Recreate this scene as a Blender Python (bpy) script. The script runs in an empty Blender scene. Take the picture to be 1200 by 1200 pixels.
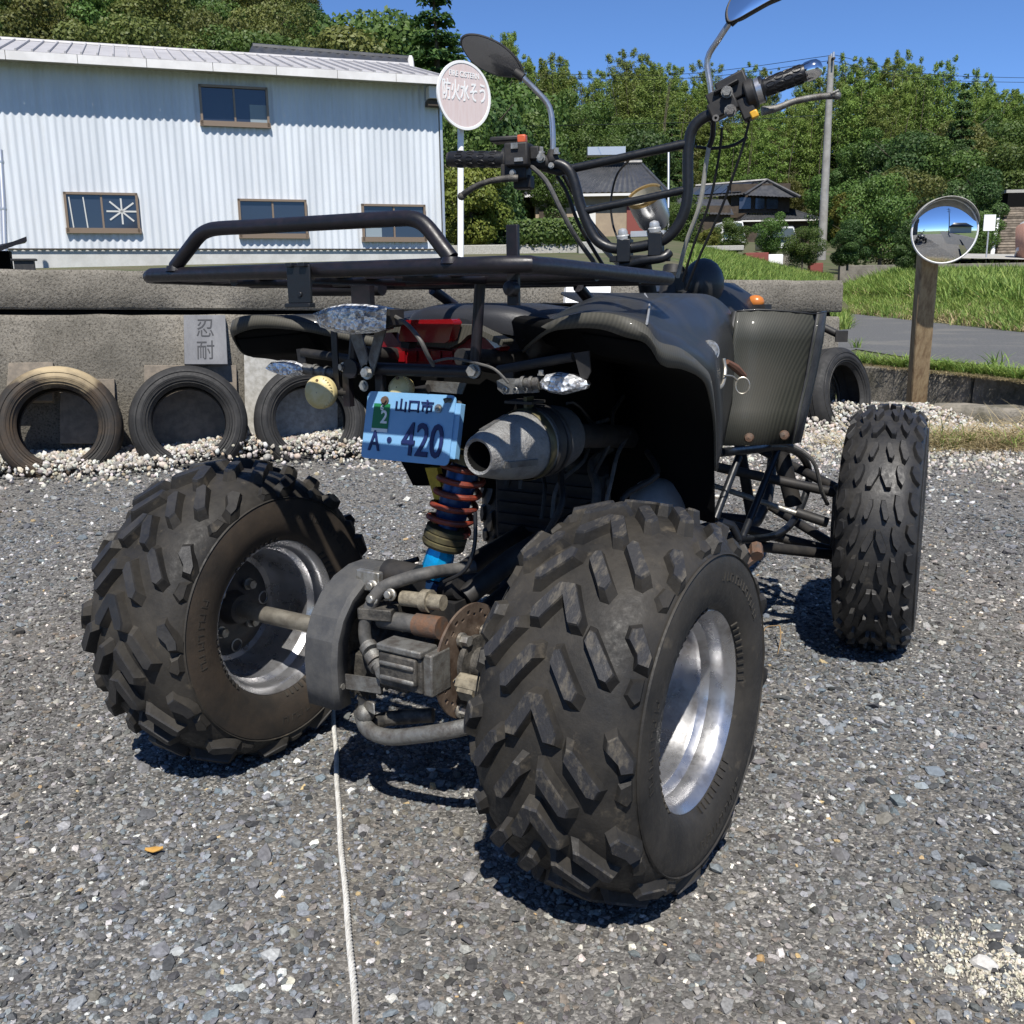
import bpy, math, random
import numpy as np
from mathutils import Vector, Matrix
random.seed(7); rng = np.random.default_rng(7)
S = bpy.context.scene
COL = S.collection
PI = math.pi
# ---------------- camera (solved from the wheel rims and tyres of the photograph) ----------------
CAM = np.array([1.03062, -1.26463, 0.86855])
FWD = np.array([-0.53416576, 0.81822432, -0.21254624])
RGT = np.array([0.83909198, 0.54376946, -0.01547334])
UPV = np.array([-0.10291549, 0.18661117, 0.97702849])
FPX = 1164.33
cam = bpy.data.cameras.new('camera'); co = bpy.data.objects.new('camera', cam); COL.objects.link(co)
co.matrix_world = Matrix(((RGT[0], UPV[0], -FWD[0], CAM[0]), (RGT[1], UPV[1], -FWD[1], CAM[1]), (RGT[2], UPV[2], -FWD[2], CAM[2]), (0, 0, 0, 1)))
cam.sensor_width = 36; cam.lens = FPX / 1200 * 36; cam.clip_start = 0.05; cam.clip_end = 2000
S.camera = co
# ---------------- world and sun ----------------
SUN_EL, SUN_ROT = math.radians(56), math.radians(147)
W = bpy.data.worlds.new('World'); S.world = W; W.use_nodes = True
nt = W.node_tree; nt.nodes.clear()
sk = nt.nodes.new('ShaderNodeTexSky'); sk.sky_type = 'NISHITA'; sk.sun_disc = False
sk.sun_elevation = SUN_EL; sk.sun_rotation = SUN_ROT; sk.air_density = 1.0; sk.dust_density = 0.0; sk.ozone_density = 10.0; sk.altitude = 4000
bg = nt.nodes.new('ShaderNodeBackground'); bg.inputs[1].default_value = 0.12
ow = nt.nodes.new('ShaderNodeOutputWorld'); nt.links.new(sk.outputs[0], bg.inputs[0]); nt.links.new(bg.outputs[0], ow.inputs[0])
sl = bpy.data.lights.new('sun', 'SUN'); sl.energy = 5.0; sl.angle = math.radians(0.53); sl.color = (1, 0.955, 0.88)
so = bpy.data.objects.new('sun', sl); COL.objects.link(so); so.location = (10, -15, 30)
sd = Vector((math.sin(SUN_ROT) * math.cos(SUN_EL), math.cos(SUN_ROT) * math.cos(SUN_EL), math.sin(SUN_EL)))
so.rotation_euler = sd.to_track_quat('Z', 'Y').to_euler()
S.view_settings.view_transform = 'Standard'; S.view_settings.look = 'None'; S.view_settings.exposure = 0.46; S.view_settings.gamma = 1
S.view_settings.use_curve_mapping = False
S.cycles.max_bounces = 8; S.cycles.transparent_max_bounces = 8; S.cycles.use_denoising = True

# ---------------- photogrammetry helpers: a photograph pixel (1200 px) cut with a real plane ----------------
def ray(x, y): return FWD + RGT * (x - 600) / FPX + UPV * (600 - y) / FPX
def AX(x, y, c): v = ray(x, y); return CAM + v * (c - CAM[0]) / v[0]
def AY(x, y, c): v = ray(x, y); return CAM + v * (c - CAM[1]) / v[1]
def AZ(x, y, c): v = ray(x, y); return CAM + v * (c - CAM[2]) / v[2]
def AD(x, y, t): return CAM + ray(x, y) * t
def APL(x, y, P, N): v = ray(x, y); return CAM + v * (np.dot(P - CAM, N) / np.dot(v, N))
def V3(*a): return np.array(a, float)
def nrm(v): v = np.asarray(v, float); return v / (np.linalg.norm(v) + 1e-12)

# ---------------- materials ----------------
def mat(name, col=(.2, .2, .2), rough=.6, metal=0, col2=None, ns=8, detail=6, lo=.4, hi=.62, bump=0, bs=None, rough2=None, coat=0, spec=.5,
        trans=0, ior=1.45, col3=None, ns3=2, lo3=.5, hi3=.7, rnd=0, aniso=None, bdist=.002):
    m = bpy.data.materials.new(name); m.use_nodes = True; t = m.node_tree; N = t.nodes; L = t.links
    b = N['Principled BSDF']; b.inputs['Roughness'].default_value = rough; b.inputs['Metallic'].default_value = metal
    b.inputs['Base Color'].default_value = (*col, 1); b.inputs['Specular IOR Level'].default_value = spec; b.inputs['IOR'].default_value = ior
    if coat: b.inputs['Coat Weight'].default_value = coat; b.inputs['Coat Roughness'].default_value = .08
    if trans: b.inputs['Transmission Weight'].default_value = trans
    tc = N.new('ShaderNodeTexCoord'); out = tc.outputs['Object']
    if aniso:
        mp = N.new('ShaderNodeMapping'); mp.inputs['Scale'].default_value = aniso; L.new(out, mp.inputs[0]); out = mp.outputs[0]
    c = None
    def noise(sc, d=6):
        n = N.new('ShaderNodeTexNoise'); n.inputs['Scale'].default_value = sc; n.inputs['Detail'].default_value = d; n.inputs['Roughness'].default_value = .65
        L.new(out, n.inputs['Vector']); return n.outputs['Fac']
    def mapr(o, a, bb, x=0, y=1):
        r = N.new('ShaderNodeMapRange'); r.inputs[1].default_value = a; r.inputs[2].default_value = bb; r.inputs[3].default_value = x; r.inputs[4].default_value = y
        L.new(o, r.inputs[0]); return r.outputs[0]
    def mix(f, a, bb):
        x = N.new('ShaderNodeMix'); x.data_type = 'RGBA'; L.new(f, x.inputs[0])
        for i, q in ((6, a), (7, bb)):
            if isinstance(q, tuple): x.inputs[i].default_value = (*q, 1)
            else: L.new(q, x.inputs[i])
        return x.outputs[2]
    fac = None
    if col2 is not None:
        fac = mapr(noise(ns, detail), lo, hi); c = mix(fac, col, col2)
    if col3 is not None:
        f3 = mapr(noise(ns3, 8), lo3, hi3); c = mix(f3, c if c is not None else col, col3)
    if rnd:
        oi = N.new('ShaderNodeObjectInfo'); h = N.new('ShaderNodeHueSaturation'); v = mapr(oi.outputs['Random'], 0, 1, 1 - rnd, 1 + rnd)
        L.new(v, h.inputs['Value'])
        if c is None: h.inputs['Color'].default_value = (*col, 1)
        else: L.new(c, h.inputs['Color'])
        c = h.outputs[0]
    if c is not None: L.new(c, b.inputs['Base Color'])
    if rough2 is not None: L.new(mapr(noise((bs or ns) * .7), .35, .65, rough, rough2), b.inputs['Roughness'])
    if bump:
        bp = N.new('ShaderNodeBump'); bp.inputs['Strength'].default_value = bump; bp.inputs['Distance'].default_value = bdist
        L.new(noise(bs or ns * 3, 8), bp.inputs['Height']); L.new(bp.outputs[0], b.inputs['Normal'])
    return m
MT = {}
def defm(k, **kw): MT[k] = mat(k, **kw)

# ---------------- mesh kit ----------------
def cr(pts, k=6, closed=False):
    P = [np.asarray(p, float) for p in pts]; n = len(P); out = []
    rngi = range(n) if closed else range(n - 1)
    for i in rngi:
        if closed: a, b, c, d = P[(i - 1) % n], P[i], P[(i + 1) % n], P[(i + 2) % n]
        else: a, b, c, d = P[max(i - 1, 0)], P[i], P[i + 1], P[min(i + 2, n - 1)]
        for j in range(k):
            t = j / k
            out.append(.5 * ((2 * b) + (c - a) * t + (2 * a - 5 * b + 4 * c - d) * t * t + (3 * b - a - 3 * c + d) * t ** 3))
    if not closed: out.append(P[-1])
    return out
def rotz(a): c, s = math.cos(a), math.sin(a); return np.array([[c, -s, 0], [s, c, 0], [0, 0, 1]])
def basis(ax):
    ax = nrm(ax); h = V3(0, 0, 1) if abs(ax[2]) < .9 else V3(0, 1, 0)
    e1 = nrm(np.cross(h, ax)); e2 = np.cross(ax, e1); return e1, e2, ax
class MB:
    def __init__(s): s.v = []; s.f = []; s.m = []; s.s = []
    def add(s, vs, fs, mi=0, sm=False):
        o = len(s.v); s.v.extend([tuple(map(float, q)) for q in vs])
        for f in fs: s.f.append(tuple(i + o for i in f)); s.m.append(mi); s.s.append(sm)
        return s
    def box(s, c, size, R=None, mi=0):
        c = np.asarray(c, float); h = np.asarray(size, float) / 2; R = np.eye(3) if R is None else np.asarray(R)
        vs = [c + R @ (h * V3(x, y, z)) for x in (-1, 1) for y in (-1, 1) for z in (-1, 1)]
        return s.add(vs, [(0, 1, 3, 2), (4, 6, 7, 5), (0, 4, 5, 1), (2, 3, 7, 6), (0, 2, 6, 4), (1, 5, 7, 3)], mi)
    def tube(s, pts, r, n=10, mi=0, closed=False, k=0, cap=True):
        P = cr(pts, k, closed) if k else [np.asarray(p, float) for p in pts]
        m = len(P); R = r if hasattr(r, '__len__') else [r] * m
        if len(R) != m: R = np.interp(np.linspace(0, 1, m), np.linspace(0, 1, len(R)), R)
        T = [nrm((P[(i + 1) % m] if closed or i < m - 1 else P[i]) - (P[i - 1] if closed or i > 0 else P[i])) for i in range(m)]
        e1, e2, _ = basis(T[0]); vs = []
        for i in range(m):
            e1 = nrm(e1 - T[i] * np.dot(e1, T[i])); e2 = np.cross(T[i], e1)
            for j in range(n):
                a = 2 * PI * j / n; vs.append(P[i] + R[i] * (math.cos(a) * e1 + math.sin(a) * e2))
        fs = []
        for i in range(m if closed else m - 1):
            i2 = (i + 1) % m
            for j in range(n): fs.append((i * n + j, i * n + (j + 1) % n, i2 * n + (j + 1) % n, i2 * n + j))
        s.add(vs, fs, mi, True)
        if cap and not closed:
            s.add(vs[:n], [tuple(range(n))[::-1]], mi); s.add(vs[-n:], [tuple(range(n))], mi)
        return s
    def lathe(s, prof, o, ax, n=32, mi=0, sm=True, a0=0, a1=2 * PI):
        e1, e2, ax = basis(ax); o = np.asarray(o, float); full = abs(a1 - a0 - 2 * PI) < 1e-6; na = n if full else n + 1; vs = []
        for (r, h) in prof:
            for j in range(na):
                a = a0 + (a1 - a0) * j / n; vs.append(o + ax * h + r * (math.cos(a) * e1 + math.sin(a) * e2))
        fs = []
        for i in range(len(prof) - 1):
            for j in range(n):
                j2 = (j + 1) % na; fs.append((i * na + j, i * na + j2, (i + 1) * na + j2, (i + 1) * na + j))
        return s.add(vs, fs, mi, sm)
    def cyl(s, a, b, r, n=16, mi=0, sm=True):
        a = np.asarray(a, float); b = np.asarray(b, float); L = np.linalg.norm(b - a)
        return s.lathe([(0.0001, 0), (r, 0), (r, L), (0.0001, L)], a, b - a, n, mi, sm)
    def prism(s, poly, o, ex, ey, th, mi=0, sm=False):
        o = np.asarray(o, float); ex = np.asarray(ex, float); ey = np.asarray(ey, float); ez = nrm(np.cross(ex, ey)); n = len(poly)
        A = [o + ex * x + ey * y for x, y in poly]; B = [p + ez * th for p in A]
        s.add(A + B, [tuple(range(n))[::-1], tuple(range(n, 2 * n))], mi)
        return s.add(A + B, [(i, (i + 1) % n, n + (i + 1) % n, n + i) for i in range(n)], mi, sm)
    def grid(s, G, mi=0, sm=True, cu=False, cv=False):
        nu, nv = len(G), len(G[0]); vs = [p for row in G for p in row]; fs = []
        for i in range(nu if cu else nu - 1):
            for j in range(nv if cv else nv - 1):
                i2, j2 = (i + 1) % nu, (j + 1) % nv; fs.append((i * nv + j, i * nv + j2, i2 * nv + j2, i2 * nv + j))
        return s.add(vs, fs, mi, sm)
    def ball(s, c, r, n=14, mi=0, sc=(1, 1, 1), R=None):
        R = np.eye(3) if R is None else R; G = []
        for i in range(n // 2 + 1):
            a = -PI / 2 + PI * i / (n // 2)
            G.append([np.asarray(c) + R @ (r * V3(math.cos(a) * math.cos(2 * PI * j / n) * sc[0], math.cos(a) * math.sin(2 * PI * j / n) * sc[1], math.sin(a) * sc[2])) for j in range(n)])
        return s.grid(G, mi, True, cv=True)
    def bolt(s, c, ax, r=.008, h=.008, mi=0):
        e1, e2, ax = basis(ax); n = 6
        for rr, hh, oo in ((r * 1.35, h * .3, 0), (r, h, 0)):
            A = [np.asarray(c) + rr * (math.cos(2 * PI * j / n) * e1 + math.sin(2 * PI * j / n) * e2) for j in range(n if rr == r else 12)] if rr == r else [np.asarray(c) + rr * (math.cos(2 * PI * j / 12) * e1 + math.sin(2 * PI * j / 12) * e2) for j in range(12)]
            k = len(A); B = [p + ax * hh for p in A]
            s.add(A + B, [(i, (i + 1) % k, k + (i + 1) % k, k + i) for i in range(k)] + [tuple(range(k, 2 * k))], mi)
        return s
    def mesh(s, name, mats, org=(0, 0, 0), sharp=38):
        me = bpy.data.meshes.new(name); o = np.asarray(org, float)
        vv = (np.asarray(s.v, float).reshape(-1, 3) - o); me.from_pydata(vv.tolist(), [], s.f)
        for m in (mats if isinstance(mats, (list, tuple)) else [mats]): me.materials.append(MT[m] if isinstance(m, str) else m)
        me.polygons.foreach_set('material_index', s.m); me.polygons.foreach_set('use_smooth', s.s)
        me.update(); me.set_sharp_from_angle(angle=math.radians(sharp))
        return me
ORG = [V3(0, 0, 0)]
def props(o, label=None, cat=None, group=None, kind=None):
    for k, v in (('label', label), ('category', cat), ('group', group), ('kind', kind)):
        if v: o[k] = v
    return o
def thing(name, loc, label, cat, group=None):
    o = bpy.data.objects.new(name, None); COL.objects.link(o); o.location = tuple(map(float, loc)); o.empty_display_size = .1
    ORG[0] = np.asarray(loc, float); return props(o, label, cat, group)
def pieces(mb):
    """one MB for every run of touching or coaxial shells: solids whose bounding boxes overlap stay together"""
    n = len(mb.v); par = list(range(n))
    def fd(i):
        while par[i] != i: par[i] = par[par[i]]; i = par[i]
        return i
    for f in mb.f:
        for i in f[1:]: par[fd(i)] = fd(f[0])
    v = np.array(mb.v); comps = {}
    for i in range(n): comps.setdefault(fd(i), []).append(i)
    bx = [(v[c].min(0) - 1e-5, v[c].max(0) + 1e-5, c) for c in comps.values()]; merged = True
    while merged:
        merged = False; out = []
        for lo, hi, c in bx:
            for k, (l2, h2, c2) in enumerate(out):
                if (lo <= h2).all() and (l2 <= hi).all(): out[k] = (np.minimum(lo, l2), np.maximum(hi, h2), c2 + c); merged = True; break
            else: out.append((lo, hi, c))
        bx = out
    res = []
    for _, _, c in bx:
        m = {i: k for k, i in enumerate(sorted(c))}; q = MB(); q.v = [mb.v[i] for i in sorted(c)]
        for f, mi, s in zip(mb.f, mb.m, mb.s):
            if f[0] in m: q.f.append(tuple(m[i] for i in f)); q.m.append(mi); q.s.append(s)
        res.append(q)
    return res
def build(mb, name, mats, parent=None, label=None, cat=None, group=None, kind=None, org=None, bevel=0, solid=0, sub=0, sharp=38, bseg=2, split=False):
    """link the mesh as one object; world coordinates in, the thing's own origin out"""
    if split:
        return [build(q, name, mats, parent, label, bevel=bevel, sharp=sharp) for q in pieces(mb)][0]
    if parent is None: ORG[0] = V3(0, 0, 0) if org is None else np.asarray(org, float)
    me = mb.mesh(name, mats, ORG[0], sharp) if isinstance(mb, MB) else mb
    o = bpy.data.objects.new(name, me); COL.objects.link(o)
    if parent is not None: o.parent = parent
    else: o.location = tuple(map(float, ORG[0]))
    if solid: md = o.modifiers.new('solid', 'SOLIDIFY'); md.thickness = solid; md.offset = -1
    if bevel: md = o.modifiers.new('bevel', 'BEVEL'); md.width = bevel; md.segments = bseg; md.limit_method = 'ANGLE'; md.angle_limit = .6
    if sub: md = o.modifiers.new('sub', 'SUBSURF'); md.levels = sub; md.render_levels = sub
    return props(o, label, cat, group, kind)
def copy_thing(root, loc, rz=0, sc=1, label=None, group=None):
    r = root.copy(); COL.objects.link(r); r.location = tuple(map(float, loc)); r.rotation_euler = (0, 0, rz)
    r.scale = (sc, sc, sc) if not hasattr(sc, '__len__') else sc
    if label: r['label'] = label
    if group: r['group'] = group
    for ch in list(root.children):
        c = ch.copy(); COL.objects.link(c); c.parent = r
        for g in ch.children: d = g.copy(); COL.objects.link(d); d.parent = c
    return r
def text_mesh(txt, size, name='lettering', ext=.001):
    cu = bpy.data.curves.new(name, 'FONT'); cu.body = txt; cu.size = size; cu.extrude = ext; cu.align_x = 'CENTER'; cu.align_y = 'CENTER'; cu.resolution_u = 3
    o = bpy.data.objects.new(name, cu); COL.objects.link(o); dg = bpy.context.evaluated_depsgraph_get(); dg.update()
    me = bpy.data.meshes.new_from_object(o.evaluated_get(dg)); bpy.data.objects.remove(o)
    v = np.zeros(len(me.vertices) * 3); me.vertices.foreach_get('co', v); fs = [tuple(p.vertices) for p in me.polygons]
    bpy.data.meshes.remove(me); return v.reshape(-1, 3), fs
def put_text(mb, txt, size, o, ex, ey, sx=1, sy=1, mi=0, ext=.001, bold=0):
    v, f = text_mesh(txt, size, ext=ext); ex = nrm(ex); ey = nrm(ey); ez = np.cross(ex, ey)
    offs = [(0, 0)] if not bold else [(0, 0), (bold, 0), (0, bold), (bold, bold)]
    for i, (bx, by) in enumerate(offs):
        mb.add([np.asarray(o) + ex * (p[0] * sx + bx) + ey * (p[1] * sy + by) + ez * (p[2] + i * .00015) for p in v], f, mi)
# ---------------- material list ----------------
defm('rubber', col=(.015, .0145, .014), col2=(.046, .041, .034), ns=7, lo=.36, hi=.68, rough=.45, rough2=.72, bump=.3, bs=150, spec=.3, col3=(.12, .10, .072), ns3=24, lo3=.60, hi3=.82)
defm('rubber_worn', col=(.020, .020, .022), col2=(.125, .108, .080), ns=55, lo=.50, hi=.78, rough=.55, rough2=.8, bump=.5, bs=200, aniso=(1.6, .55, .8))
defm('rubber_brown', col=(.018, .015, .012), col2=(.052, .038, .026), ns=9, lo=.36, hi=.68, rough=.72, bump=.3, bs=120)
defm('rubber_front', col=(.014, .014, .015), col2=(.042, .039, .035), ns=12, lo=.4, hi=.75, rough=.42, rough2=.65, bump=.25, bs=150, col3=(.12, .105, .085), ns3=26, lo3=.64, hi3=.85)
defm('chrome', col=(.46, .46, .47), metal=.86, rough=.22, rough2=.40, col2=(.20, .18, .165), ns=16, lo=.52, hi=.75, bump=.03, bs=40)
defm('chrome_clean', col=(.75, .76, .78), metal=1, rough=.09)
defm('rim_paint', col=(.035, .036, .038), col2=(.075, .066, .055), ns=18, rough=.42, rough2=.6, bump=.1)
defm('rack_black', col=(.008, .008, .010), col2=(.014, .011, .014), ns=60, rough=.34, rough2=.48, bump=.1, bs=200)
defm('bar_black', col=(.009, .010, .012), rough=.33, rough2=.48, bump=.06, bs=150)
defm('frame_black', col=(.012, .012, .013), col2=(.03, .027, .024), ns=20, rough=.5, rough2=.7, bump=.15)
defm('plastic_dark', col=(.022, .022, .024), col2=(.042, .041, .040), ns=26, rough=.5, rough2=.65, bump=.1, bs=220)
defm('guard_plastic', col=(.050, .051, .053), col2=(.075, .074, .072), ns=30, rough=.5, rough2=.68, bump=.2, bs=260, col3=(.14, .14, .135), ns3=90, lo3=.68, hi3=.8)
defm('grip', col=(.012, .012, .013), rough=.38, bump=.2, bs=300)
defm('vinyl', col=(.018, .019, .023), col2=(.027, .028, .032), ns=8, rough=.42, rough2=.52, bump=.25, bs=500)

defm('reflector_foil', col=(.5, .51, .53), metal=1, rough=.25)
def facet_lens(name):
    m = mat(name, (.6, .62, .64), .12, coat=1); t = m.node_tree; N = t.nodes; L = t.links; p = N['Principled BSDF']; p.inputs['Metallic'].default_value = .35
    tc = N.new('ShaderNodeTexCoord'); v = N.new('ShaderNodeTexVoronoi'); v.inputs['Scale'].default_value = 150; L.new(tc.outputs['Object'], v.inputs['Vector'])
    r = N.new('ShaderNodeValToRGB'); r.color_ramp.elements[0].color = (.30, .30, .31, 1); r.color_ramp.elements[1].color = (.95, .96, .97, 1); r.color_ramp.elements[1].position = .62; r.color_ramp.elements[0].position = .2
    L.new(v.outputs['Color'], r.inputs[0]); L.new(r.outputs[0], p.inputs['Base Color'])
    b = N.new('ShaderNodeBump'); b.inputs['Strength'].default_value = 1; b.inputs['Distance'].default_value = .004; L.new(v.outputs['Distance'], b.inputs['Height']); L.new(b.outputs[0], p.inputs['Normal']); MT[name] = m
facet_lens('clear_lens')
defm('red_lens', col=(.20, .005, .008), rough=.14, coat=.5, bump=.25, bs=300)
defm('red_dark', col=(.14, .005, .008), rough=.3, bump=.3, bs=260)
defm('amber_faded', col=(.52, .42, .18), col2=(.60, .52, .30), ns=40, rough=.45, bump=.1)
defm('orange_lens', col=(.45, .15, .03), rough=.3)
defm('alloy', col=(.33, .33, .32), col2=(.19, .18, .17), ns=24, lo=.4, hi=.7, metal=.6, rough=.5, rough2=.68, bump=1.0, bs=260, bdist=.003)
defm('alloy_dull', col=(.20, .20, .19), col2=(.11, .10, .09), ns=40, metal=.55, rough=.55, bump=.6, bs=220)
defm('alloy_pale', col=(.55, .56, .56), col2=(.42, .42, .41), ns=12, metal=.5, rough=.38, bump=.1)
defm('grease_metal', col=(.045, .043, .040), col2=(.12, .11, .095), ns=55, metal=.4, rough=.5, rough2=.75, bump=.7, bs=200)
defm('rust', col=(.16, .085, .05), col2=(.10, .075, .06), ns=60, metal=.3, rough=.7, bump=.6, bs=240)
defm('disc_steel', col=(.20, .15, .115), col2=(.11, .075, .055), ns=45, metal=.6, rough=.45, rough2=.65, bump=.3)
defm('zinc', col=(.46, .45, .42), col2=(.26, .24, .20), ns=70, metal=.8, rough=.35, rough2=.55)
defm('ivory_nut', col=(.24, .21, .155), col2=(.11, .095, .07), ns=60, rough=.6, bump=.3)
defm('red_spring', col=(.20, .030, .012), col2=(.09, .022, .014), ns=60, rough=.38, rough2=.6)
defm('blue_anodised', col=(.0, .36, .72), metal=.4, rough=.3, col2=(.01, .24, .5), ns=40)
defm('blue_dark', col=(.015, .05, .14), metal=.5, rough=.35)
defm('olive_ring', col=(.11, .095, .045), col2=(.06, .05, .03), ns=60, metal=.4, rough=.5)
defm('yellow_paint', col=(.52, .36, .02), col2=(.36, .24, .02), ns=40, rough=.5)
defm('gold_ring', col=(.50, .36, .16), col2=(.38, .25, .10), ns=30, metal=.75, rough=.38)
defm('cup_inside', col=(.50, .47, .38), col2=(.35, .33, .27), ns=20, rough=.55)
defm('plate_blue', col=(.165, .345, .55), col2=(.195, .38, .58), ns=20, rough=.38, rough2=.5, bump=.05)
defm('plate_ink', col=(.012, .02, .085), rough=.45)
defm('sticker_green', col=(.015, .16, .05), rough=.45)
defm('sticker_white', col=(.75, .78, .76), rough=.5)
defm('mirror_glass', col=(.86, .88, .90), metal=1, rough=.015)
defm('mirror_dim', col=(.30, .31, .33), metal=1, rough=.12, rough2=.2, bump=.02, bs=60)
defm('hose_grey', col=(.055, .054, .052), col2=(.10, .095, .088), ns=50, rough=.6, bump=.2)
defm('hose_pale', col=(.42, .41, .36), col2=(.30, .29, .25), ns=30, rough=.5)
defm('cable_black', col=(.012, .012, .013), rough=.45)
defm('bare_steel', col=(.50, .47, .40), col2=(.34, .31, .26), ns=40, metal=.8, rough=.36, rough2=.5)
defm('key_orange', col=(.60, .33, .03), rough=.4)
defm('red_switch', col=(.50, .10, .04), rough=.4)
defm('leather', col=(.13, .060, .035), rough=.6)
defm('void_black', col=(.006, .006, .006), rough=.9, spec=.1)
# woven carbon pattern film on the bodywork
def carbon(name, a, b, rough=.34):
    m = mat(name, a, rough, coat=.08); t = m.node_tree; N = t.nodes; L = t.links; p = N['Principled BSDF']
    tc = N.new('ShaderNodeTexCoord'); outs = []
    for sc in ((1450, 0, -430), (330, 0, -150)):
        mp = N.new('ShaderNodeVectorMath'); mp.operation = 'DOT_PRODUCT'; mp.inputs[1].default_value = (sc[0] * .7, sc[0] * .7, sc[2]); L.new(tc.outputs['Object'], mp.inputs[0])
        s = N.new('ShaderNodeMath'); s.operation = 'SINE'; L.new(mp.outputs['Value'], s.inputs[0]); outs.append(s.outputs[0])
    mu = N.new('ShaderNodeMath'); mu.operation = 'MULTIPLY_ADD'; L.new(outs[0], mu.inputs[0]); mu.inputs[1].default_value = .42; L.new(outs[1], mu.inputs[2])
    mu.inputs[2].default_value = 0; L.remove(mu.inputs[2].links[0])
    r = N.new('ShaderNodeMapRange'); r.inputs[1].default_value = -.35; r.inputs[2].default_value = .35; L.new(mu.outputs[0], r.inputs[0])
    mx = N.new('ShaderNodeMix'); mx.data_type = 'RGBA'; L.new(r.outputs[0], mx.inputs[0]); mx.inputs[6].default_value = (*a, 1); mx.inputs[7].default_value = (*b, 1)
    nz = N.new('ShaderNodeTexNoise'); nz.inputs['Scale'].default_value = 7; nz.inputs['Detail'].default_value = 8; L.new(tc.outputs['Object'], nz.inputs['Vector'])
    r2 = N.new('ShaderNodeMapRange'); r2.inputs[1].default_value = .45; r2.inputs[2].default_value = .75; r2.inputs[4].default_value = .5; L.new(nz.outputs['Fac'], r2.inputs[0])
    mx2 = N.new('ShaderNodeMix'); mx2.data_type = 'RGBA'; L.new(r2.outputs[0], mx2.inputs[0]); L.new(mx.outputs[2], mx2.inputs[6]); mx2.inputs[7].default_value = (.058, .053, .043, 1)
    L.new(mx2.outputs[2], p.inputs['Base Color']); r3 = N.new('ShaderNodeMapRange'); r3.inputs[3].default_value = rough - .06; r3.inputs[4].default_value = rough + .22; L.new(nz.outputs['Fac'], r3.inputs[0]); L.new(r3.outputs[0], p.inputs['Roughness'])
    MT[name] = m
carbon('carbon_body', (.021, .0225, .018), (.040, .041, .032), .55)
carbon('carbon_lip', (.050, .048, .038), (.070, .066, .053), .58)
carbon('carbon_tank', (.015, .0165, .018), (.022, .023, .024), .40)
# ================= THE QUAD BIKE =================
quad = thing('quad_bike', (0, .45, 0), 'black four-wheeled quad bike with knobbly tyres and blue number plate, parked on gravel', 'quad bike')
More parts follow.
